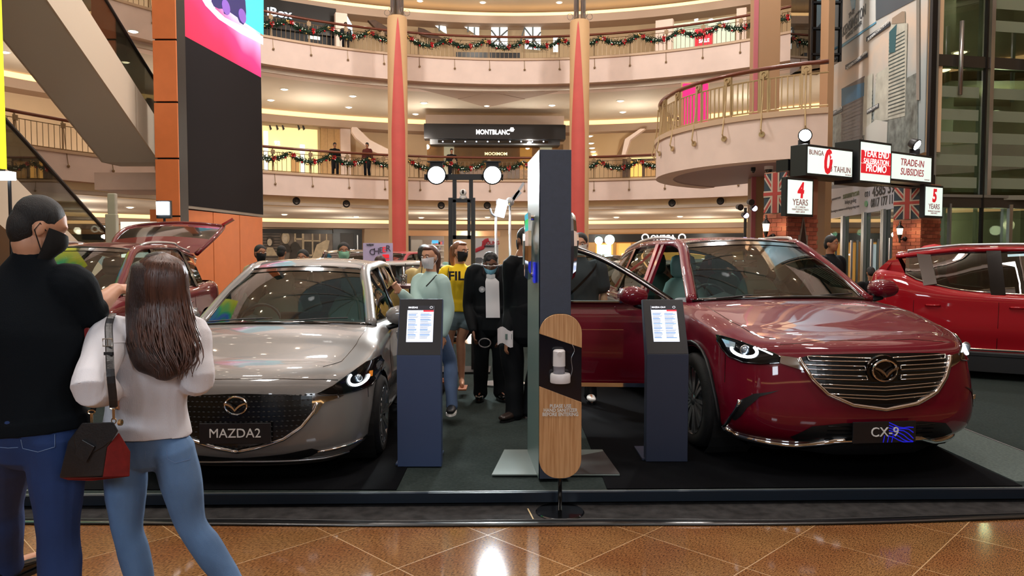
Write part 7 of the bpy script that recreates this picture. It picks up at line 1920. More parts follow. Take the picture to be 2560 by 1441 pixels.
# ------------------------------------------------------------------ people farther back, mostly heads over the car roofs
def far_person(label, px, ytop, d, h, yaw, topc, skin='b', hair='short', hairm=None, mk=None, head_yaw=None, tilt=0.0, bot='#22252b'):
    X = at(px, 634, d).x
    zt = at(px, ytop, d).z; h_ = zt - 0.0 if abs(zt - h) < .35 else h
    return person(label, h_, X, d, math.radians(yaw), skin=skin, hair=(hair, hairm or M_hairb), head_yaw=None if head_yaw is None else math.radians(head_yaw), tilt=tilt, vox=.014,
                  top=dict(m=cloth('far_top_' + topc[1:], topc), ease=.03, hem=.05), bottom=dict(m=cloth('far_bottom_' + bot[1:], bot), ease=.02), shoes=dict(m=M_black), mask=dict(m=mk) if mk else None)
far_person('man with black mask and pale collar behind the silver car, beside the white car', 652, 612, 10.2, 1.74, -10, '#a39b78', 'b', mk=MATS['mask_black'], head_yaw=42, bot='#1d1f24')
far_person('short dark-haired man whose forehead shows over the silver car roof', 757, 624, 9.4, 1.68, 0, '#1c2026', 'b')
far_person('man in dark jacket with pale green mask behind the silver car', 860, 606, 9.8, 1.75, 0, '#14161c', 'b', mk=mat('mask_green', '#8fc4a4', .8), head_yaw=15)
far_person('person with reddish brown hair bowed low behind the silver car', 950, 640, 9.0, 1.6, 180, '#2a2226', 'a', hairm=mat('hair_maroon', '#351311', .5), tilt=.3)
far_person('black-haired person standing before the monochrome mural', 704, 614, 13.0, 1.7, 180, '#33302e', 'b')
far_person('black-haired person in cream top behind the auburn ponytail', 1062, 612, 8.7, 1.72, 160, '#b09a6a', 'b')
far_person('dark-haired man in dark jacket behind the large red car', 2078, 588, 11.0, 1.86, 28, '#15181b', 'b', head_yaw=38)
far_person('black-haired person bending behind the tail of the right-hand red car', 2178, 668, 11.5, 1.5, 170, '#111214', 'b', tilt=.4)
# red parasol-like cap behind the far red car
t = thing('red_dome_tent', 'bright red dome top showing behind the right-hand red car roof', 'tent', at(2335, 640, 12.5) - V((0, 0, 0)))
ob('dome_cloth', MB().lathe([(.36, -1.5), (.34, -.1), (.28, .08), (.15, .17), (.001, .2)], n=24), mat('dome_red', '#c4121c', .6), t, smooth=True)
# gallery visitors
for i, (px, py, lv, c) in enumerate(((1130, 405, Z2, '#1a1b1e'), (870, 115, Z3, '#2c3038'), (920, 425, Z2, '#5a2a26'), (840, 420, Z2, '#17181a'))):
    p = at(px, py, 33)
    far = at(px, 634, (35.3 if px > 1000 else 33.4) + (0 if lv == Z2 else .3))
    person('visitor in dark clothes behind the %s gallery railing, %s of them' % ('lower' if lv == Z2 else 'upper', ordl(i)), 1.7, far.x, far.y, rnd.uniform(-.5, .5), z0=lv, skin='b', vox=.03, eyes=False, top=dict(m=cloth('far_top_' + c[1:], c)), bottom=dict(m=cloth('far_bottom_1d1f24', '#1d1f24')))
# ================================================================== other cars
def params(L=4.5, w=.92, Hh=1.66, fo=.92, wb=2.65, wr=.35, sed=0, clad=False):
    q = Hh / 1.66
    yc = fo + .42
    return dict(w=w, L=L, fo=fo, wb=wb, wr=wr, arch=wr + .05, sill=.2, zb=.5 * q, zl=.7 * q, zh=.86 * q, yc=yc, crown=.04, clad=clad,
        shy=[0, .3, .7, 1.0, yc, 2.2, 3.2, L - .6, L], shz=[.80 * q, .83 * q, .88 * q, .92 * q, .95 * q, .97 * q, .99 * q, 1.02 * q, 1.02 * q],
        tpz=[.88 * q, .92 * q, .97 * q, 1.01 * q, 1.05 * q, 1.03 * q, 1.06 * q, 1.12 * q, 1.12 * q], tpi=[.3, .24, .2, .17, .15, .10, .10, .10, .12],
        f3=.0, f4=.04, f5=.09, f6=.17, f7=.28,
        gh=dict(ab=(w - .16, yc + .0, 1.05 * q), at=(w - .34, yc + .85, 1.56 * q), rail=[(w - .31, yc + 1.25, Hh - .05), (w - .31, yc + 1.9, Hh - .05), (w - .34, L - 1.05, Hh - .10), (w - .38, L - .5, Hh - .17)], cb=(w - .15, L - .75, 1.1 * q),
                pillars=[yc + 1.05, yc + 2.05], bowb=.18, bowt=.08, zc=.03, crown=.045, rz=1.08 * q, lean=.1, pw=.08))
def simple_front(root, B, P, mgr=None, lampc=None):
    w = P['w']; zl, zh, zb = P['zl'], P['zh'], P['zb']
    gp = [(-.32, zb + .03), (.32, zb + .03), (.40, zl - .02), (.36, zl + .06), (-.36, zl + .06), (-.40, zl - .02)]
    ob('grille_panel', patch(B, gp, .005, .08), M_plast, root); ob('grille_surround', drape(B, gp, .008, .008, 6, closed=True), M_chrome, root)
    for s in (-1, 1):
        L_ = [(s * .46, zl + .01), (s * .80 * w / .92, zl + .07), (s * .84 * w / .92, zl + .13), (s * .5, zl + .08)]
        ob('headlamp', patch(B, L_ if s > 0 else L_[::-1], .005, .05), mat('lamp_clear', '#c8d2d6', .08, metal=.5, coat=1, emit=.3), root)
def simple_sides(root, B, P, doors=None):
    for s in (-1, 1):
        fs = lambda y, z, o, s=s: B.side(y, z, s, o)
        y0 = P['fo'] + .52; y1 = y0 + 1.05; y2 = P['fo'] + P['wb'] - .40
        if doors: y0, y1, y2 = doors
        for yy in (y0, y1, y2): dseam(root, B, [(yy, P['shz'][5] - .02), (yy + .01, .34)], fs)
        for yy in (y1 - .2, y2 - .22):
            ob('door_handle', MB().tube([fs(yy - .07, .88, 0), fs(yy - .05, .88, .03), fs(yy + .07, .88, .03), fs(yy + .09, .88, 0)], (.014, .010), 6, side=(0, 0, 1)), root_mat[root.name], root, smooth=True)
        ob('sill_trim', drape(B, [(y0 - .1, .30), (y2 + .1, .30)], (.035, .01), .006, 6, fs), M_plast, root)
        ob('sill_chrome', drape(B, [(y0 - .1, .36), (y2 + .1, .36)], (.012, .006), .01, 6, fs), M_chrome, root)
root_mat = {}
def bgcar(name, label, P, m, loc, rz, front=True, seats=True, group=None, mseat=None, **o):
    r, B = car(name, label, P, m, loc, rz, group, **o); root_mat[r.name] = m
    if front: simple_front(r, B, P)
    simple_sides(r, B, P, o.get('doors'))
    yc = P['yc']; w = P['w']
    for s in (-1, 1): mirror(r, (s * (w + .09), yc + .22, P['gh']['ab'][2] + .08), m, s)
    if seats:
        for x in (-.38, .38): seat(r, x, yc + 1.15, .62, m=mseat); seat(r, x, yc + 2.1, .62, m=mseat, w=.46)
        ob('dashboard', MB().tube([(-w + .2, yc + .3, .88), (w - .2, yc + .3, .88)], (.13, .22), 12, side=(0, 0, 1)), MATS['dash_dark'], r, smooth=True)
        ob('cabin_tub', MB().box((0, (P['gh']['ab'][1] + P['gh']['cb'][1]) / 2 + .1, .6), ((w - .17) * 2, P['gh']['cb'][1] - P['gh']['ab'][1] - .1, .5)), M_cabin, r)
    return r, B
M_redd = paint('dark_red_paint', '#640a14', metal=.0, rough=.5); M_redb = paint('bright_red_paint', '#9c0416', metal=.1, rough=.45)
M_whp = paint('white_car_paint', '#c9cbc8', metal=.0, rough=.3); M_blp = paint('black_car_paint', '#0c0d10', metal=.3, rough=.25)
# dark red car at the left, tailgate raised
P5 = params(4.55, .92, 1.67, .93, 2.7, .36)
y5 = math.radians(2.0)
r5, B5 = bgcar('red_estate', 'dark red sport utility car with raised tailgate behind the couple', P5, M_redd, V((-5.08, 6.75, PZ)), y5, rails=True, tailgate_open=True, mseat=mat('seat_grey_green', '#5a6f6a', .5))
g_ = P5['gh']; q = V(g_['rail'][-1])
rows = []
for i in range(9):
    f = i / 8; yy = q.y - .02 + .95 * f; zz = q.z + .02 + .44 * math.sin(f * 1.35); hw = .62 + .12 * math.sin(PI * f * .8)
    rows.append([V((hw * (2 * j / 12 - 1), yy - .06 * (1 - (2 * j / 12 - 1) ** 2), zz + .05 * (1 - (2 * j / 12 - 1) ** 2))) for j in range(13)])
ob('tailgate', MB().grid(rows[:4]), M_redd, r5, smooth=True, label='raised tailgate')
ob('tailgate_glass', MB().grid(rows[3:7]), M_blackg, r5, smooth=True)
ob('tailgate_rim', MB().grid(rows[6:]), M_redd, r5, smooth=True)
ob('tailgate_edge', MB().tube([r_[0] for r_ in rows] + rows[-1][1:-1] + [r_[-1] for r_ in rows[::-1]], .035, 8), M_redd, r5, smooth=True)
ob('tailgate_spoiler', MB().bar(rows[-1][12] + V((0, -.05, .02)), rows[-1][12] + V((.16, -.02, .12)), .12, .03, side=(0, 1, 0)), M_redb, r5)
# bright red car at the right edge
PT = params(4.48, .93, 1.64, .92, 2.92, .33)
PT['gh']['rail'][-1] = (.55, 4.12, 1.50); PT['gh']['rail'][-2] = (.59, 3.5, 1.58); PT['gh']['cb'] = (.77, 3.75, 1.16); PT['gh']['tail'] = .08; PT['gh']['pillars'] = [3.0, 3.72]; PT['gh']['pw'] = .15; PT['gh']['cb'] = (.77, 4.02, 1.3); PT['shy'] = [0, .3, .7, 1.0, 1.34, 2.2, 3.2, 3.7, 4.1, 4.48]; PT['shz'] = PT['shz'][:7] + [1.0, 1.08, 1.1]; PT['tpz'] = PT['tpz'][:7] + [1.12, 1.30, 1.32]; PT['tpi'] = PT['tpi'][:7] + [.10, .12, .14]
rT, BT = bgcar('red_suv', 'bright red sport utility car seen from its side behind the large red crossover', PT, M_redb, V((8.90, 8.16, PZ)), math.radians(60.1), rails=True, front=False, doors=(1.95, 3.0, 3.9), mseat=mat('seat_black', '#1b1c20', .5))
ob('cabin_light_strip', MB().bar((-.5, 2.9, 1.5), (-.5, 1.9, 1.56), .03, .01), scr('cabin_light', '#f2f6ff', 3), rT)
ob('lower_skirt', MB().box((-.88, 2.3, .21), (.06, 3.0, .24)).box((.88, 2.3, .21), (.06, 3.0, .24)), M_plast, rT)
# white cars and others behind
bgcar('white_saloon', 'white car with open glass roof between the dark red car and the silver car', params(4.5, .9, 1.50, .9, 2.65, .33), M_whp, V((-4.6, 12.7, 0)), math.radians(-62), chrome=False)
bgcar('white_hatchback', 'white car seen through the open red door window, behind the man in grey tee', params(4.4, .9, 1.52, .88, 2.65, .33), M_whp, V((.75, 11.3, 0)), math.radians(-38), chrome=False)
bgcar('white_coupe', 'second white car farther back, seen above the open red door', params(4.4, .9, 1.5, .88, 2.65, .33), M_whp, V((1.9, 17.0, 0)), math.radians(-70), chrome=False)
bgcar('black_van', 'black car with pale roof edge behind the man in green mask', params(4.4, .92, 1.72, .9, 2.65, .35), M_blp, V((-3.15, 14.6, 0)), math.radians(12), chrome=False)
bgcar('small_red_van', 'small red and white car beside the black one, far behind', params(3.9, .82, 1.70, .8, 2.4, .32), paint('pink_red_paint', '#b8505c', .1, .4), V((-4.3, 20.5, 0)), math.radians(-20), chrome=False)
bgcar('dark_saloon', 'dark car below the watch shop sign, left of the large red car', params(4.4, .9, 1.6, .88, 2.65, .33), M_blp, V((4.2, 20.5, 0)), math.radians(30), chrome=False)

# ================================================================== shops around the galleries
def arcp(px, r):
    """point on the circle of radius r met by the photo column px"""
    k = (px - 1280) / FPX; A_ = 1 + k * k; b = -2 * (k * RC.x + RC.y); c = RC.x ** 2 + RC.y ** 2 - r * r
    y = (-b + math.sqrt(b * b - 4 * A_ * c)) / (2 * A_); return V((k * y, y, 0))
class Shop:
    def __init__(s, name, label, cat, px0, px1, r):
        s.a, s.b = arcp(px0, r), arcp(px1, r); s.px0, s.px1 = px0, px1
        s.u = (s.b - s.a).normalized(); s.n = V((s.u.y, -s.u.x, 0)); s.L = (s.b - s.a).length
        s.t = thing(name, label, cat, s.a)
        s.R = Matrix(((s.u.x, 0, s.n.x), (s.u.y, 0, s.n.y), (0, 1, 0)))
    def uz(s, px, py, off=0):
        r = ray(px, py); o = s.a + s.n * off; k = (o - CO).dot(s.n) / r.dot(s.n); p = CO + r * k - s.a
        return p.dot(s.u), p.z
    def box(s, name, px0, py0, px1, py1, m, off=0, dep=.06, **k):
        u0, z0 = s.uz(px0, py1, off + dep); u1, z1 = s.uz(px1, py0, off + dep); 
        return ob(name, MB().prism([(u0, z0), (u1, z0), (u1, z1), (u0, z1)], s.u, V((0, 0, 1)), s.n, dep, o=s.n * off), m, s.t, **k)
    def poly(s, name, pts, m, off=0, dep=.03, **k):
        return ob(name, MB().prism([s.uz(x, y, off + dep) for x, y in pts], s.u, V((0, 0, 1)), s.n, dep, o=s.n * off), m, s.t, **k)
    def text(s, st, px, py, hpx, m, wpx, off=.1, bold=0, **k_):
        u, z = s.uz(px, py, off); d = (s.a + s.u * u).y; h = hpx * d / FPX / .7
        k = text('tmp', st, h, m, None, bold=bold * h); w_ = max(k.dimensions.x, .001); bpy.data.objects.remove(k)
        sx = abs(s.uz(px + wpx / 2, py, off)[0] - s.uz(px - wpx / 2, py, off)[0]) / w_
        return text('lettering', st, h, m, s.t, loc=s.u * u + V((0, 0, z)) + s.n * off, rot=s.R, depth=.02, sx=sx, bold=bold * h, **k_)
M_glowy = scr('shop_glow_yellow', '#f0dc9c', .75); M_glowo = scr('shop_glow_orange', '#f2b45a', .8); M_gloww = scr('shop_glow_white', '#e8efe6', .8)
M_lw = scr('letters_lit_white', '#ffffff', 1.6); M_bsign = mat('black_fascia', '#141314', .4); M_dwood = mat('dark_wood', '#4a3222', .6, var=.3, scale=4)
# mural and black shopfront
s = Shop('mural', 'large monochrome wall photograph of smiling women and pale window frames', 'mural', 655, 832, 28.7)
s.box('mural_sheet', 655, 583, 832, 690, mat('mural_grey', '#6c6259', .7, var=.35, scale=1.6), .0)
s.box('black_header', 655, 575, 831, 583, M_bsign, .0, .2)
M_mp = mat('mural_pale', '#b9a88c', .7, var=.2, scale=4); M_md = mat('mural_dark', '#3d3833', .7, var=.2, scale=3); M_ms = mat('mural_skin', '#c3b6a2', .7, var=.2, scale=6)
for x0, y0, x1, y1 in ((736, 583, 740, 620), (756, 583, 760, 680), (780, 584, 783, 640), (738, 596, 760, 600), (758, 601, 800, 604), (760, 637, 790, 640), (798, 583, 801, 605), (815, 583, 818, 600)):
    s.box('window_bar', x0, y0, x1, y1, M_mp, .06, .03)
for x0, y0, x1, y1 in ((741, 584, 755, 595), (762, 604, 780, 636), (784, 606, 797, 640)): s.box('window_shade', x0, y0, x1, y1, M_md, .065, .02)
for i in range(9): s.box('mural_stripe', 657, 586 + i * 7, 700, 588.5 + i * 7, M_md, .06, .02)
for cxx, cyy, rr2 in ((674, 606, 1.0), (712, 597, 1.15)):
    s.poly('pictured_hair', [(cxx + 2 + 9 * rr2 * math.cos(a * PI / 8), cyy - 2 + 13 * rr2 * math.sin(a * PI / 8)) for a in range(16)], M_md if cxx < 700 else M_mp, .09)
    s.poly('pictured_face', [(cxx + 6 * rr2 * math.cos(a * PI / 8), cyy + 9 * rr2 * math.sin(a * PI / 8)) for a in range(16)], M_ms, .12)
    s.poly('pictured_shoulders', [(cxx - 14, cyy + 34), (cxx - 6, cyy + 13), (cxx + 8, cyy + 13), (cxx + 20, cyy + 34)], M_mp if cxx < 700 else M_md, .10)
s.poly('pictured_coat', [(722, 690), (728, 612), (738, 604), (746, 610), (765, 640), (770, 690)], M_md, .10)
s.poly('pictured_coat', [(778, 650), (792, 612), (815, 600), (824, 602), (820, 622), (806, 640), (790, 655)], M_mp, .10)
s = Shop('black_shopfront', 'plain black shopfront right of the monochrome mural', 'shop', 832, 905, 28.7)
s.box('black_header', 833, 574, 905, 583, M_bsign, .0, .2); s.box('black_panel', 833, 580, 850, 700, M_bsign, .0, .1); s.box('grey_shutter', 851, 580, 884, 700, mat('shutter_grey', '#3d3a38', .6), .0, .06); s.box('black_panel', 885, 580, 905, 700, M_bsign, .0, .1); s.box('steel_handle', 893, 588, 895, 640, M_steel, .12)
# poster standee CHEER
def standee(name, label, px0, px1, py0, d, m):
    a = at(px0, 640, d); b = at(px1, 640, d); zt = at(px0, py0, d).z
    t = thing(name, label, 'poster', ((a.x + b.x) / 2, d, 0)); W_ = b.x - a.x
    ob('board', MB().box((0, 0, zt / 2 + .05), (W_, .03, zt - .1)), m, t); ob('stand_foot', MB().box((0, .1, .02), (W_ * .8, .5, .04)), M_black, t)
    loc = lambda px, py: (at(px, py, d).x - t.location.x, at(px, py, d).z)
    return t, loc, d / FPX
t, lc, q = standee('poster_stand', 'pale lilac poster with CHEER lettering and a car, before the left tall column', 908, 982, 608, 15, mat('poster_lilac', '#c3b4da', .6, var=.08, scale=3))
def st(t, lc, q, s_, px, py, h, m, sx=1, rot=None, off=-.03, bold=.002): x, z = lc(px, py); return text('lettering', s_, h * q / .7, m, t, loc=(x, off, z), sx=sx, depth=.004, bold=bold)
st(t, lc, q, 'WEW', 926, 613, 5, M_ink); 
for ch, px, py, h in (('C', 931, 631, 15), ('H', 942, 629, 15), ('E', 953, 626, 13), ('E', 961, 625, 13), ('R', 971, 622, 15)): st(t, lc, q, ch, px, py, h, M_sr if ch == 'E' and px > 955 else mat('letter_slate', '#4f4658', .6), bold=.001)
for px, py, w_, h_ in ((965, 641, 16, 9), (967, 652, 14, 7)): x, z = lc(px, py); tg = ob('red_tag', MB().box((x, -.025, z), (w_ * q, .02, h_ * q)), M_sr, t)
x, z = lc(968, 670); ob('round_panel', MB().lathe([(.001, -.02), (.11, -.02), (.11, -.01)], c=(x, -.01, z), n=20, axis='Y'), mat('poster_violet', '#a99adf', .6), t)
ob('printed_car', MB().prism([(-.09, -.02), (.09, -.02), (.09, .01), (.06, .02), (.04, .045), (-.03, .045), (-.06, .015), (-.09, .01)], (1, 0, 0), (0, 0, 1), (0, -1, 0), .01, o=(x, -.035, z)), mat('printed_blue_car', '#4a4f8f', .5), t)
# shelves shop and the WULING board
s = Shop('gadget_shop', 'shop with white display shelves and small blue screen between the tall columns', 'shop', 1022, 1110, 26)
s.box('back_panel', 1022, 588, 1110, 700, mat('shop_back', '#a89c90', .7), 0, .05)
s.box('warm_header', 1022, 578, 1250, 590, mat('warm_header', '#d7a77c', .7), 0, .3)
for i, y in enumerate((612, 626, 642, 658, 674)): s.box('shelf', 1062, y, 1110, y + 3, M_white, .05, .5)
s.box('blue_screen', 1080, 601, 1096, 609, scr('little_blue', '#4fa8d8', 1), .4, .05); s.box('mirror_pane', 1028, 600, 1056, 700, mat('pale_pane', '#b9b3aa', .3), .06, .05); s.box('door_frame', 1022, 590, 1026, 700, M_black, .1, .08)
rr_ = random.Random(5)
for i in range(26):
    px = 1064 + rr_.random() * 42; yy = (612, 626, 642, 658, 674)[i % 5]
    s.box('shelf_item', px, yy - 6 - rr_.random() * 4, px + 4, yy - .5, [M_sr, M_white, M_bsign, mat('item_lilac', '#9a8fb8', .6)][i % 4], .3, .12)
t, lc, q = standee('poster_stand', 'white board with red ribbon and printed car behind the face shield man', 1186, 1246, 596, 12, mat('poster_white', '#c9c6c6', .6))
st(t, lc, q, 'WULING', 1227, 608, 8, mat('ribbon_red', '#b3202f', .5), .95); st(t, lc, q, 'EXPERIENCE PRO', 1227, 616, 3, M_ink)
x = [lc(a, b) for a, b in ((1187, 628), (1200, 622), (1208, 618), (1212, 604), (1222, 600))]
ob('red_ribbon', MB().tube(spline([V((a, -.025, b)) for a, b in x], 16), (.03, .004), 6, side=(0, 0, 1)), MATS['ribbon_red'], t)
x, z = lc(1199, 652); ob('printed_car', MB().prism([(-.09, -.03), (.09, -.03), (.09, .01), (.05, .03), (.03, .05), (-.05, .05), (-.08, .02), (-.09, .01)], (1, 0, 0), (0, 0, 1), (0, -1, 0), .01, o=(x, -.02, z)), M_dglass if False else mat('printed_grey_car', '#55565a', .4), t)
# watch shop
s = Shop('watch_shop', 'bright watch shop with white horseshoe symbols on a black band', 'shop', 1468, 1862, 28.2)
s.box('sign_band', 1468, 583, 1862, 606, mat('omega_band', '#1c1917', .4), 0, .3)
s.text('OMEGA', 1657, 595, 12, M_lw, 62, .36, bold=.03)
for px in (1613, 1705):
    u, z = s.uz(px, 594, .36); c = s.u * u + V((0, 0, z)) + s.n * .36; R2 = .19
    ob('horseshoe_symbol', MB().tube([c + s.u * (R2 * math.cos(a)) + V((0, 0, R2 * math.sin(a))) for a in [math.radians(-60 + 300 * i / 18) for i in range(19)]], .035, 6).bar(c + s.u * -.24 + V((0, 0, -.18)), c + s.u * -.06 + V((0, 0, -.18)), .05, .05).bar(c + s.u * .06 + V((0, 0, -.18)), c + s.u * .24 + V((0, 0, -.18)), .05, .05), M_lw, s.t)
s.box('glowing_window', 1468, 607, 1862, 700, M_glowo, .0, .04)
for x0, x1 in ((1468, 1488), (1532, 1540), (1576, 1582), (1640, 1646), (1720, 1726), (1790, 1796)): s.box('shop_pier', x0, 607, x1, 700, mat('pier_gold', '#c79a5a', .5), .06, .2)
s.box('white_poster', 1492, 612, 1528, 690, scr('poster_glow', '#cfe4ee', .9), .1, .04)
s.text('OMEGA', 1566, 637, 5, M_lw, 24, .14, bold=.02); s.text('OMEGA', 1622, 632, 4, M_lw, 20, .14, bold=.02)
for i, (px, py) in enumerate(((1497, 602), (1524, 600))):
    p = at(px, py, 24); f = thing('floodlight', ['cool', 'warm'][i] + ' white floodlight glaring under the watch shop sign', 'floodlight', p)
    ob('lamp_lens', MB().ball((0, 0, 0), .13 + .03 * i, 14, 10), mat('flood_small', '#ffffff', .3, emit=8, ecol=['#c8fff0', '#fff4d8'][0]), f); ob('bracket', MB().box((0, .14, .05), (.2, .1, .2)), M_black, f)
# lower gallery: montblanc box
s = Shop('pen_shop', 'black shop box with white lettering and star emblem on the lower gallery', 'shop', 1060, 1414, 21.5)
s.box('cream_soffit_box', 1064, 290, 1410, 318, M_cream, -.5, .5); s.box('sign_band', 1060, 312, 1414, 346, M_bsign, .0, .8, label='black band with lit lettering')
s.box('canopy_underside', 1075, 347, 1400, 361, mat('canopy_grey', '#3a3a3c', .5), -.3, .8); s.box('light_slot', 1095, 352, 1370, 357, M_blackg, .5, .05)
s.text('MONTBLANC', 1232, 331, 11, M_lw, 84, .86, bold=.03)
u, z = s.uz(1280, 324, .86); c = s.u * u + V((0, 0, z)) + s.n * .86
ob('star_emblem', MB().add([c + s.u * (r_ * math.cos(PI * i / 6)) + V((0, 0, r_ * math.sin(PI * i / 6))) for i, r_ in [(i, .13 if i % 2 == 0 else .10) for i in range(12)]], [tuple(range(12))]), M_lw, s.t)
for i in range(10):
    u, z = s.uz(1107 + i * 28, 354, .6); ob('canopy_lamp', MB().ball(s.u * u + V((0, 0, z)) + s.n * .58, .035, 8, 6), scr('blue_white_dot', '#cfe2ff', 5), s.t)
s.box('shop_glass', 1068, 361, 1408, 452, glass('shop_glass', '#d8d2c4', k=.12), -.1, .03)
s.box('shop_back', 1068, 361, 1408, 452, mat('pen_shop_back', '#b98d63', .7, var=.3, scale=2), -1.5, .05)
s.text('MOOIMOM', 1240, 385, 7, scr('faint_letters', '#e8d9a8', .9), 56, -.05, bold=.02)
for x0, x1, y0, m_ in ((1110, 1135, 366, M_gloww), (1300, 1330, 370, M_glowo), (1180, 1230, 362, MATS['pier_gold']), (1350, 1380, 366, M_gloww), (1150, 1165, 420, M_bsign), (1270, 1330, 425, M_dwood)): s.box('display_case', x0, y0, x1, 448, m_, -1.4, .1)
# lit shop at the left of the lower gallery
s = Shop('clothes_shop', 'bright yellow-lit shop with spotlights beside the video wall on the lower gallery', 'shop', 655, 800, 24.6)
s.box('glowing_room', 658, 312, 797, 440, M_glowy, 0, .05); s.box('door_frame', 655, 308, 800, 313, M_brass, .0, .15); s.box('door_frame', 796, 308, 800, 440, M_brass, .0, .15)
s.box('white_pillar', 661, 328, 670, 440, M_gloww, .06, .1); s.text('92', 693, 358, 9, M_lw, 14, .15, bold=.02)
for px in (675, 692, 707, 746, 758): s.poly('track_spotlight', [(px - 2, 313), (px + 1, 313), (px + 5, 323), (px + 1, 326)], M_bsign, .1, .1)
s.box('figure_stand', 752, 362, 762, 440, M_gloww, .1, .15); s.box('shop_shelf', 730, 395, 748, 440, MATS['pier_gold'], .06, .1)
s = Shop('tan_panels', 'tan wall panels and pillar right of the yellow-lit shop', 'panel', 803, 876, 24.8)
for i in range(3): s.box('wall_panel', 803 + i * 17, 312, 818 + i * 17, 445, mat('panel_tan', '#c9a370', .6, var=.06), 0, .05)
s.box('pale_pillar', 853, 312, 876, 445, M_cream, .0, .3)
# stair vaults of the lower gallery
for nm, lab, pts in (('stair_underside', 'sloping stair underside behind the lower gallery, left of the left tall column', [(880, 318), (892, 318), (925, 350), (985, 380), (985, 398), (930, 378), (890, 345), (880, 330)]),
                     ('stair_arch', 'curved arch edge behind the lower gallery, right of the right tall column', [(1600, 322), (1612, 322), (1575, 350), (1562, 392), (1553, 392), (1562, 348)])):
    s = Shop(nm, lab, 'stair', pts[0][0] - 8, pts[0][0] + 60, 23.8); s.poly('plaster_edge', pts, M_cream, .1, .4)
s = Shop('pale_niche', 'lit plaster vault left of the curved arch edge', 'niche', 1475, 1600, 24.9); s.poly('vault_face', [(1472, 330), (1596, 325), (1560, 350), (1540, 392), (1472, 392)], mat('vault_plaster', '#e2c396', .7), 0, .1)
s = Shop('brown_shop', 'dark wooden shopfront right of the curved arch on the lower gallery', 'shop', 1552, 1645, 24.4)
s.box('wood_front', 1556, 395, 1645, 450, M_dwood, 0, .1); s.box('lit_window', 1576, 402, 1605, 446, M_glowo, .1, .04); s.box('lit_window', 1612, 402, 1640, 446, MATS['pier_gold'], .1, .04); s.box('sign_strip', 1570, 393, 1640, 398, M_glowy, .1, .06)
for i, y in enumerate((340, 358, 370, 379, 389)): downlight(at(1474 + i * 3, y, 38 + i), 'small lamp in the lower gallery corridor, %s of the row' % (ORD[i]), 'corridor lamps')
# upper gallery
s = Shop('gadget_store', 'black shopfront with glowing white lettering on the upper gallery', 'shop', 655, 840, 24.0)
s.box('sign_band', 655, 22, 840, 66, M_bsign, 0, .3); s.text('iBox', 698, 33, 20, scr('ibox_glow', '#dff0ff', 1.8), 62, .36, bold=.015)
s.box('shop_interior', 655, 66, 840, 160, mat('dark_interior', '#23262a', .6), 0, .05); s.box('cool_light', 770, 92, 800, 96, M_gloww, .06, .05)
s.box('white_counter', 700, 108, 760, 113, M_gloww, .06, .3)
s = Shop('cream_pier', 'cream pier right of the black shopfront on the upper gallery', 'pillar', 840, 870, 23.5); s.box('pier_shaft', 840, 34, 868, 150, M_cream, 0, .4); s.poly('blue_light_panel', [(868, 40), (880, 62), (882, 95), (870, 92)], scr('blue_panel', '#bfe4ff', 1.3), .1)
s = Shop('stair_flight', 'dark stair flight behind the upper gallery left of the left tall column', 'stair', 915, 980, 23.8); s.poly('stair_side', [(920, 50), (938, 50), (975, 72), (975, 92), (935, 66)], M_dwood, 0, .3)
s = Shop('gallery_windows', 'tall windows with crossed bars showing white daylight behind the upper gallery', 'window', 1080, 1400, 24.9)
M_day = scr('daylight_pane', '#e9f3f4', 1.2); M_bars = mat('window_bar_grey', '#5c6466', .5)
for pts in ([(1085, 62), (1115, 66), (1117, 84), (1108, 80)], [(1161, 67), (1198, 68), (1198, 92)], [(1228, 68), (1269, 68), (1269, 118), (1228, 112)], [(1312, 68), (1352, 68), (1352, 125), (1312, 122)], [(1383, 92), (1395, 92), (1395, 130), (1383, 130)]): s.poly('window_pane', pts, M_day, .05, .03)
def sbar(x0, y0, x1, y1, w_=.08):
    a, b = s.uz(x0, y0, .12), s.uz(x1, y1, .12); ob('glazing_bar', MB().bar(s.u * a[0] + V((0, 0, a[1])) + s.n * .1, s.u * b[0] + V((0, 0, b[1])) + s.n * .1, w_, .05), M_bars, s.t)
for q_ in ((1249, 68, 1249, 116), (1228, 92, 1269, 92), (1228, 112, 1269, 75), (1228, 75, 1262, 118), (1312, 95, 1352, 95), (1332, 68, 1332, 124), (1312, 70, 1352, 122), (1318, 122, 1352, 80), (1170, 67, 1170, 80), (1186, 68, 1186, 90), (1098, 64, 1098, 78), (1296, 120, 1312, 68)): sbar(*q_)
s.poly('dark_stair', [(1045, 68), (1060, 72), (1125, 105), (1125, 112), (1045, 85)], M_dwood, .1, .2); s.box('gallery_seats', 1140, 132, 1300, 150, M_bsign, .6, .5)
s = Shop('red_poster_store', 'white-lit store with a tall red poster on the upper gallery', 'shop', 1680, 1840, 23.6)
s.box('lit_room', 1682, 40, 1838, 150, mat('store_pale', '#bccbb8', .6, emit=.35, ecol='#cfe0cc'), 0, .05); s.box('red_poster', 1737, 68, 1782, 130, scr('poster_red', '#c4162a', .8), .1, .05); s.box('grey_poster', 1708, 60, 1770, 72, mat('poster_dim', '#93a08a', .6), .06, .04)
s.box('store_pier', 1638, 46, 1682, 150, M_cream, .0, .3); s.box('store_pier', 1840, 18, 1866, 140, M_cream, .0, .3); s.text('SALE', 1760, 102, 8, M_lw, 26, .17, bold=.02)
for i, px in enumerate((1740, 1776, 1815)): s.poly('lit_spot', [(px - 4, 48), (px + 5, 46), (px + 5, 50), (px - 4, 52)], scr('spot_glow', '#ffffff', 4), .06)
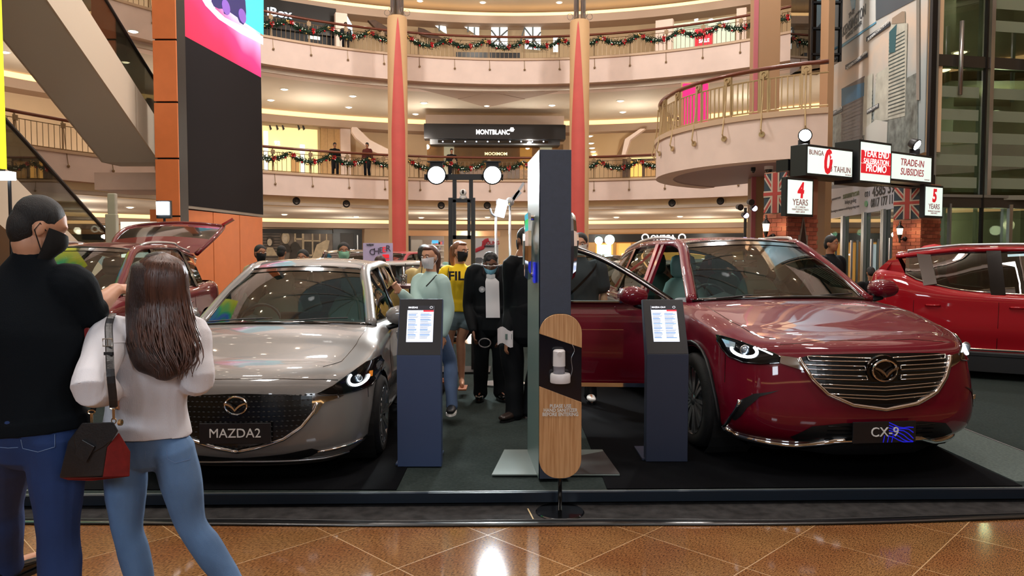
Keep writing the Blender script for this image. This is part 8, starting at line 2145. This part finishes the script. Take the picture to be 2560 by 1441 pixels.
# round high table with drink cups beside the mint woman
p = at(1030, 712, 7.6)
t = thing('high_table', 'round dark red high table beside the mint sweatshirt woman', 'table', (p.x, 7.6, PZ)); zt_ = p.z - PZ
ob('table_top', MB().lathe([(.001, zt_), (.28, zt_), (.28, zt_ - .03), (.001, zt_ - .03)], n=28), mat('table_red', '#4a1f1c', .3), t, auto=40); ob('pole', MB().cyl((0, 0, 0), (0, 0, zt_), .03), M_black, t); ob('foot', MB().lathe([(.001, .02), (.22, .01), (.22, 0)], n=24), M_black, t)
for i, dx in enumerate((-.07, .10)):
    c = thing('drink_cup', ['clear cup with dark straw on the high table', 'small pale cup on the high table'][i], 'cup', (p.x + dx, 7.5, p.z))
    ob('cup', MB().lathe([(.001, 0), (.03, 0), (.038, .11), (.034, .11)], n=16), glass('cup_plastic', '#c8ccd0', k=.15) if i == 0 else M_white, c, smooth=True)
    ob('straw', MB().cyl((0, 0, .02), (.02, 0, .22), .004, n=6), M_black, c)
# left side: pale totem, flood lamp, round light
t = thing('flood_panel', 'glaring square white floodlight above the raised tailgate', 'floodlight', at(407, 521, 12.5))
ob('lamp_lens', MB().box((0, 0, 0), (.2, .05, .22)), mat('flood_square', '#ffffff', .3, emit=12, ecol='#e8f3ff'), t); ob('casing', MB().box((0, .05, -.02), (.24, .06, .3)), M_black, t); ob('pole', MB().cyl((0, .05, -.1), (0, .05, -2.38), .02), M_black, t)
t = thing('flood_panel', 'white slanted lamp panel at the left edge of the picture', 'floodlight', at(12, 440, 9.0))
ob('lamp_lens', MB().box((0, 0, 0), (.2, .12, .1)), MATS['flood_square'], t, bev=.005); ob('pole', MB().cyl((0, .08, 0), (0, .08, -2.5), .02), M_black, t)
t = thing('totem_sign', 'pale grey curved totem with white panel behind the dark red car', 'sign', at(280, 560, 14.5) * 1.0)
t.location.z = 0
ob('totem_post', MB().box((0, 0, 1.2), (.22, .12, 2.4)).box((.02, 0, 2.55), (.16, .1, .5)), mat('totem_grey', '#a9a394', .5), t, bev=.02); ob('white_panel', MB().box((.5, .05, 1.9), (.7, .04, .7)), M_gloww, t)
s = Shop('lens_shop', 'dark shop sign with double ring logo beyond the lower escalator', 'shop', 205, 268, 22)
s.box('dark_panel', 208, 563, 268, 600, M_bsign, 0, .1)
for px in (238, 256):
    u, z = s.uz(px, 573, .15); c = s.u * u + V((0, 0, z)) + s.n * .15; ob('ring_logo', MB().tube([c + s.u * (.12 * math.cos(a)) + V((0, 0, .12 * math.sin(a))) for a in [2 * PI * i / 18 for i in range(18)]], .03, 6, closed=True), M_lw, s.t)
# dome cameras and small spotlight under the rounded balcony
for i, (px, py) in enumerate(((1883, 427), (1922, 424))):
    t = thing('dome_camera', ['small black dome camera', 'larger white dome camera'][i] + ' under the rounded balcony', 'camera', atz(px, py - 8, 3.84)); r_ = .06 + .05 * i
    ob('camera_base', MB().cyl((0, 0, 0), (0, 0, -.08), r_, n=16), M_black if i == 0 else M_white, t); ob('dome', MB().ball((0, 0, -.09), r_ * .85, 14, 8), M_blackg, t, smooth=True)
for i, (px, py) in enumerate(((1736, 421), (1777, 415), (1818, 410), (1877, 406), (1935, 403))):
    t = thing('ceiling_light', 'small unlit lamp under the rounded balcony, %s' % ordl(i, 5), 'ceiling light', atz(px, py, 3.835), 0, 'balcony soffit lamps')
    ob('rim', MB().lathe([(.04, 0), (.04, -.012), (.07, -.012), (.075, 0)], n=14), M_steel, t); ob('lens', MB().lathe([(.001, -.005), (.04, -.005)], n=12), M_white, t)
t = thing('stage_light', 'cluster of small stage spotlights on a pole before the pink pillar edge', 'lighting stand', (at(1862, 634, 15).x, 15, 0))
z1 = at(1862, 520, 15).z
ob('pole', MB().cyl((0, 0, 0), (0, 0, z1), .03), M_black, t)
for dx, dz, on in ((-.16, .02, 0), (.12, .0, 1), (-.05, -.14, 1), (.06, .12, 0)):
    ob('spot_head', MB().cyl((dx, -.02, z1 + dz), (dx + .02, -.14, z1 + dz - .02), .05, .065), M_black, t)
    if on: ob('spot_lens', MB().cyl((dx + .02, -.142, z1 + dz - .02), (dx + .02, -.146, z1 + dz - .02), .055), scr('spot_lilac', '#cfc8ff', 6), t)
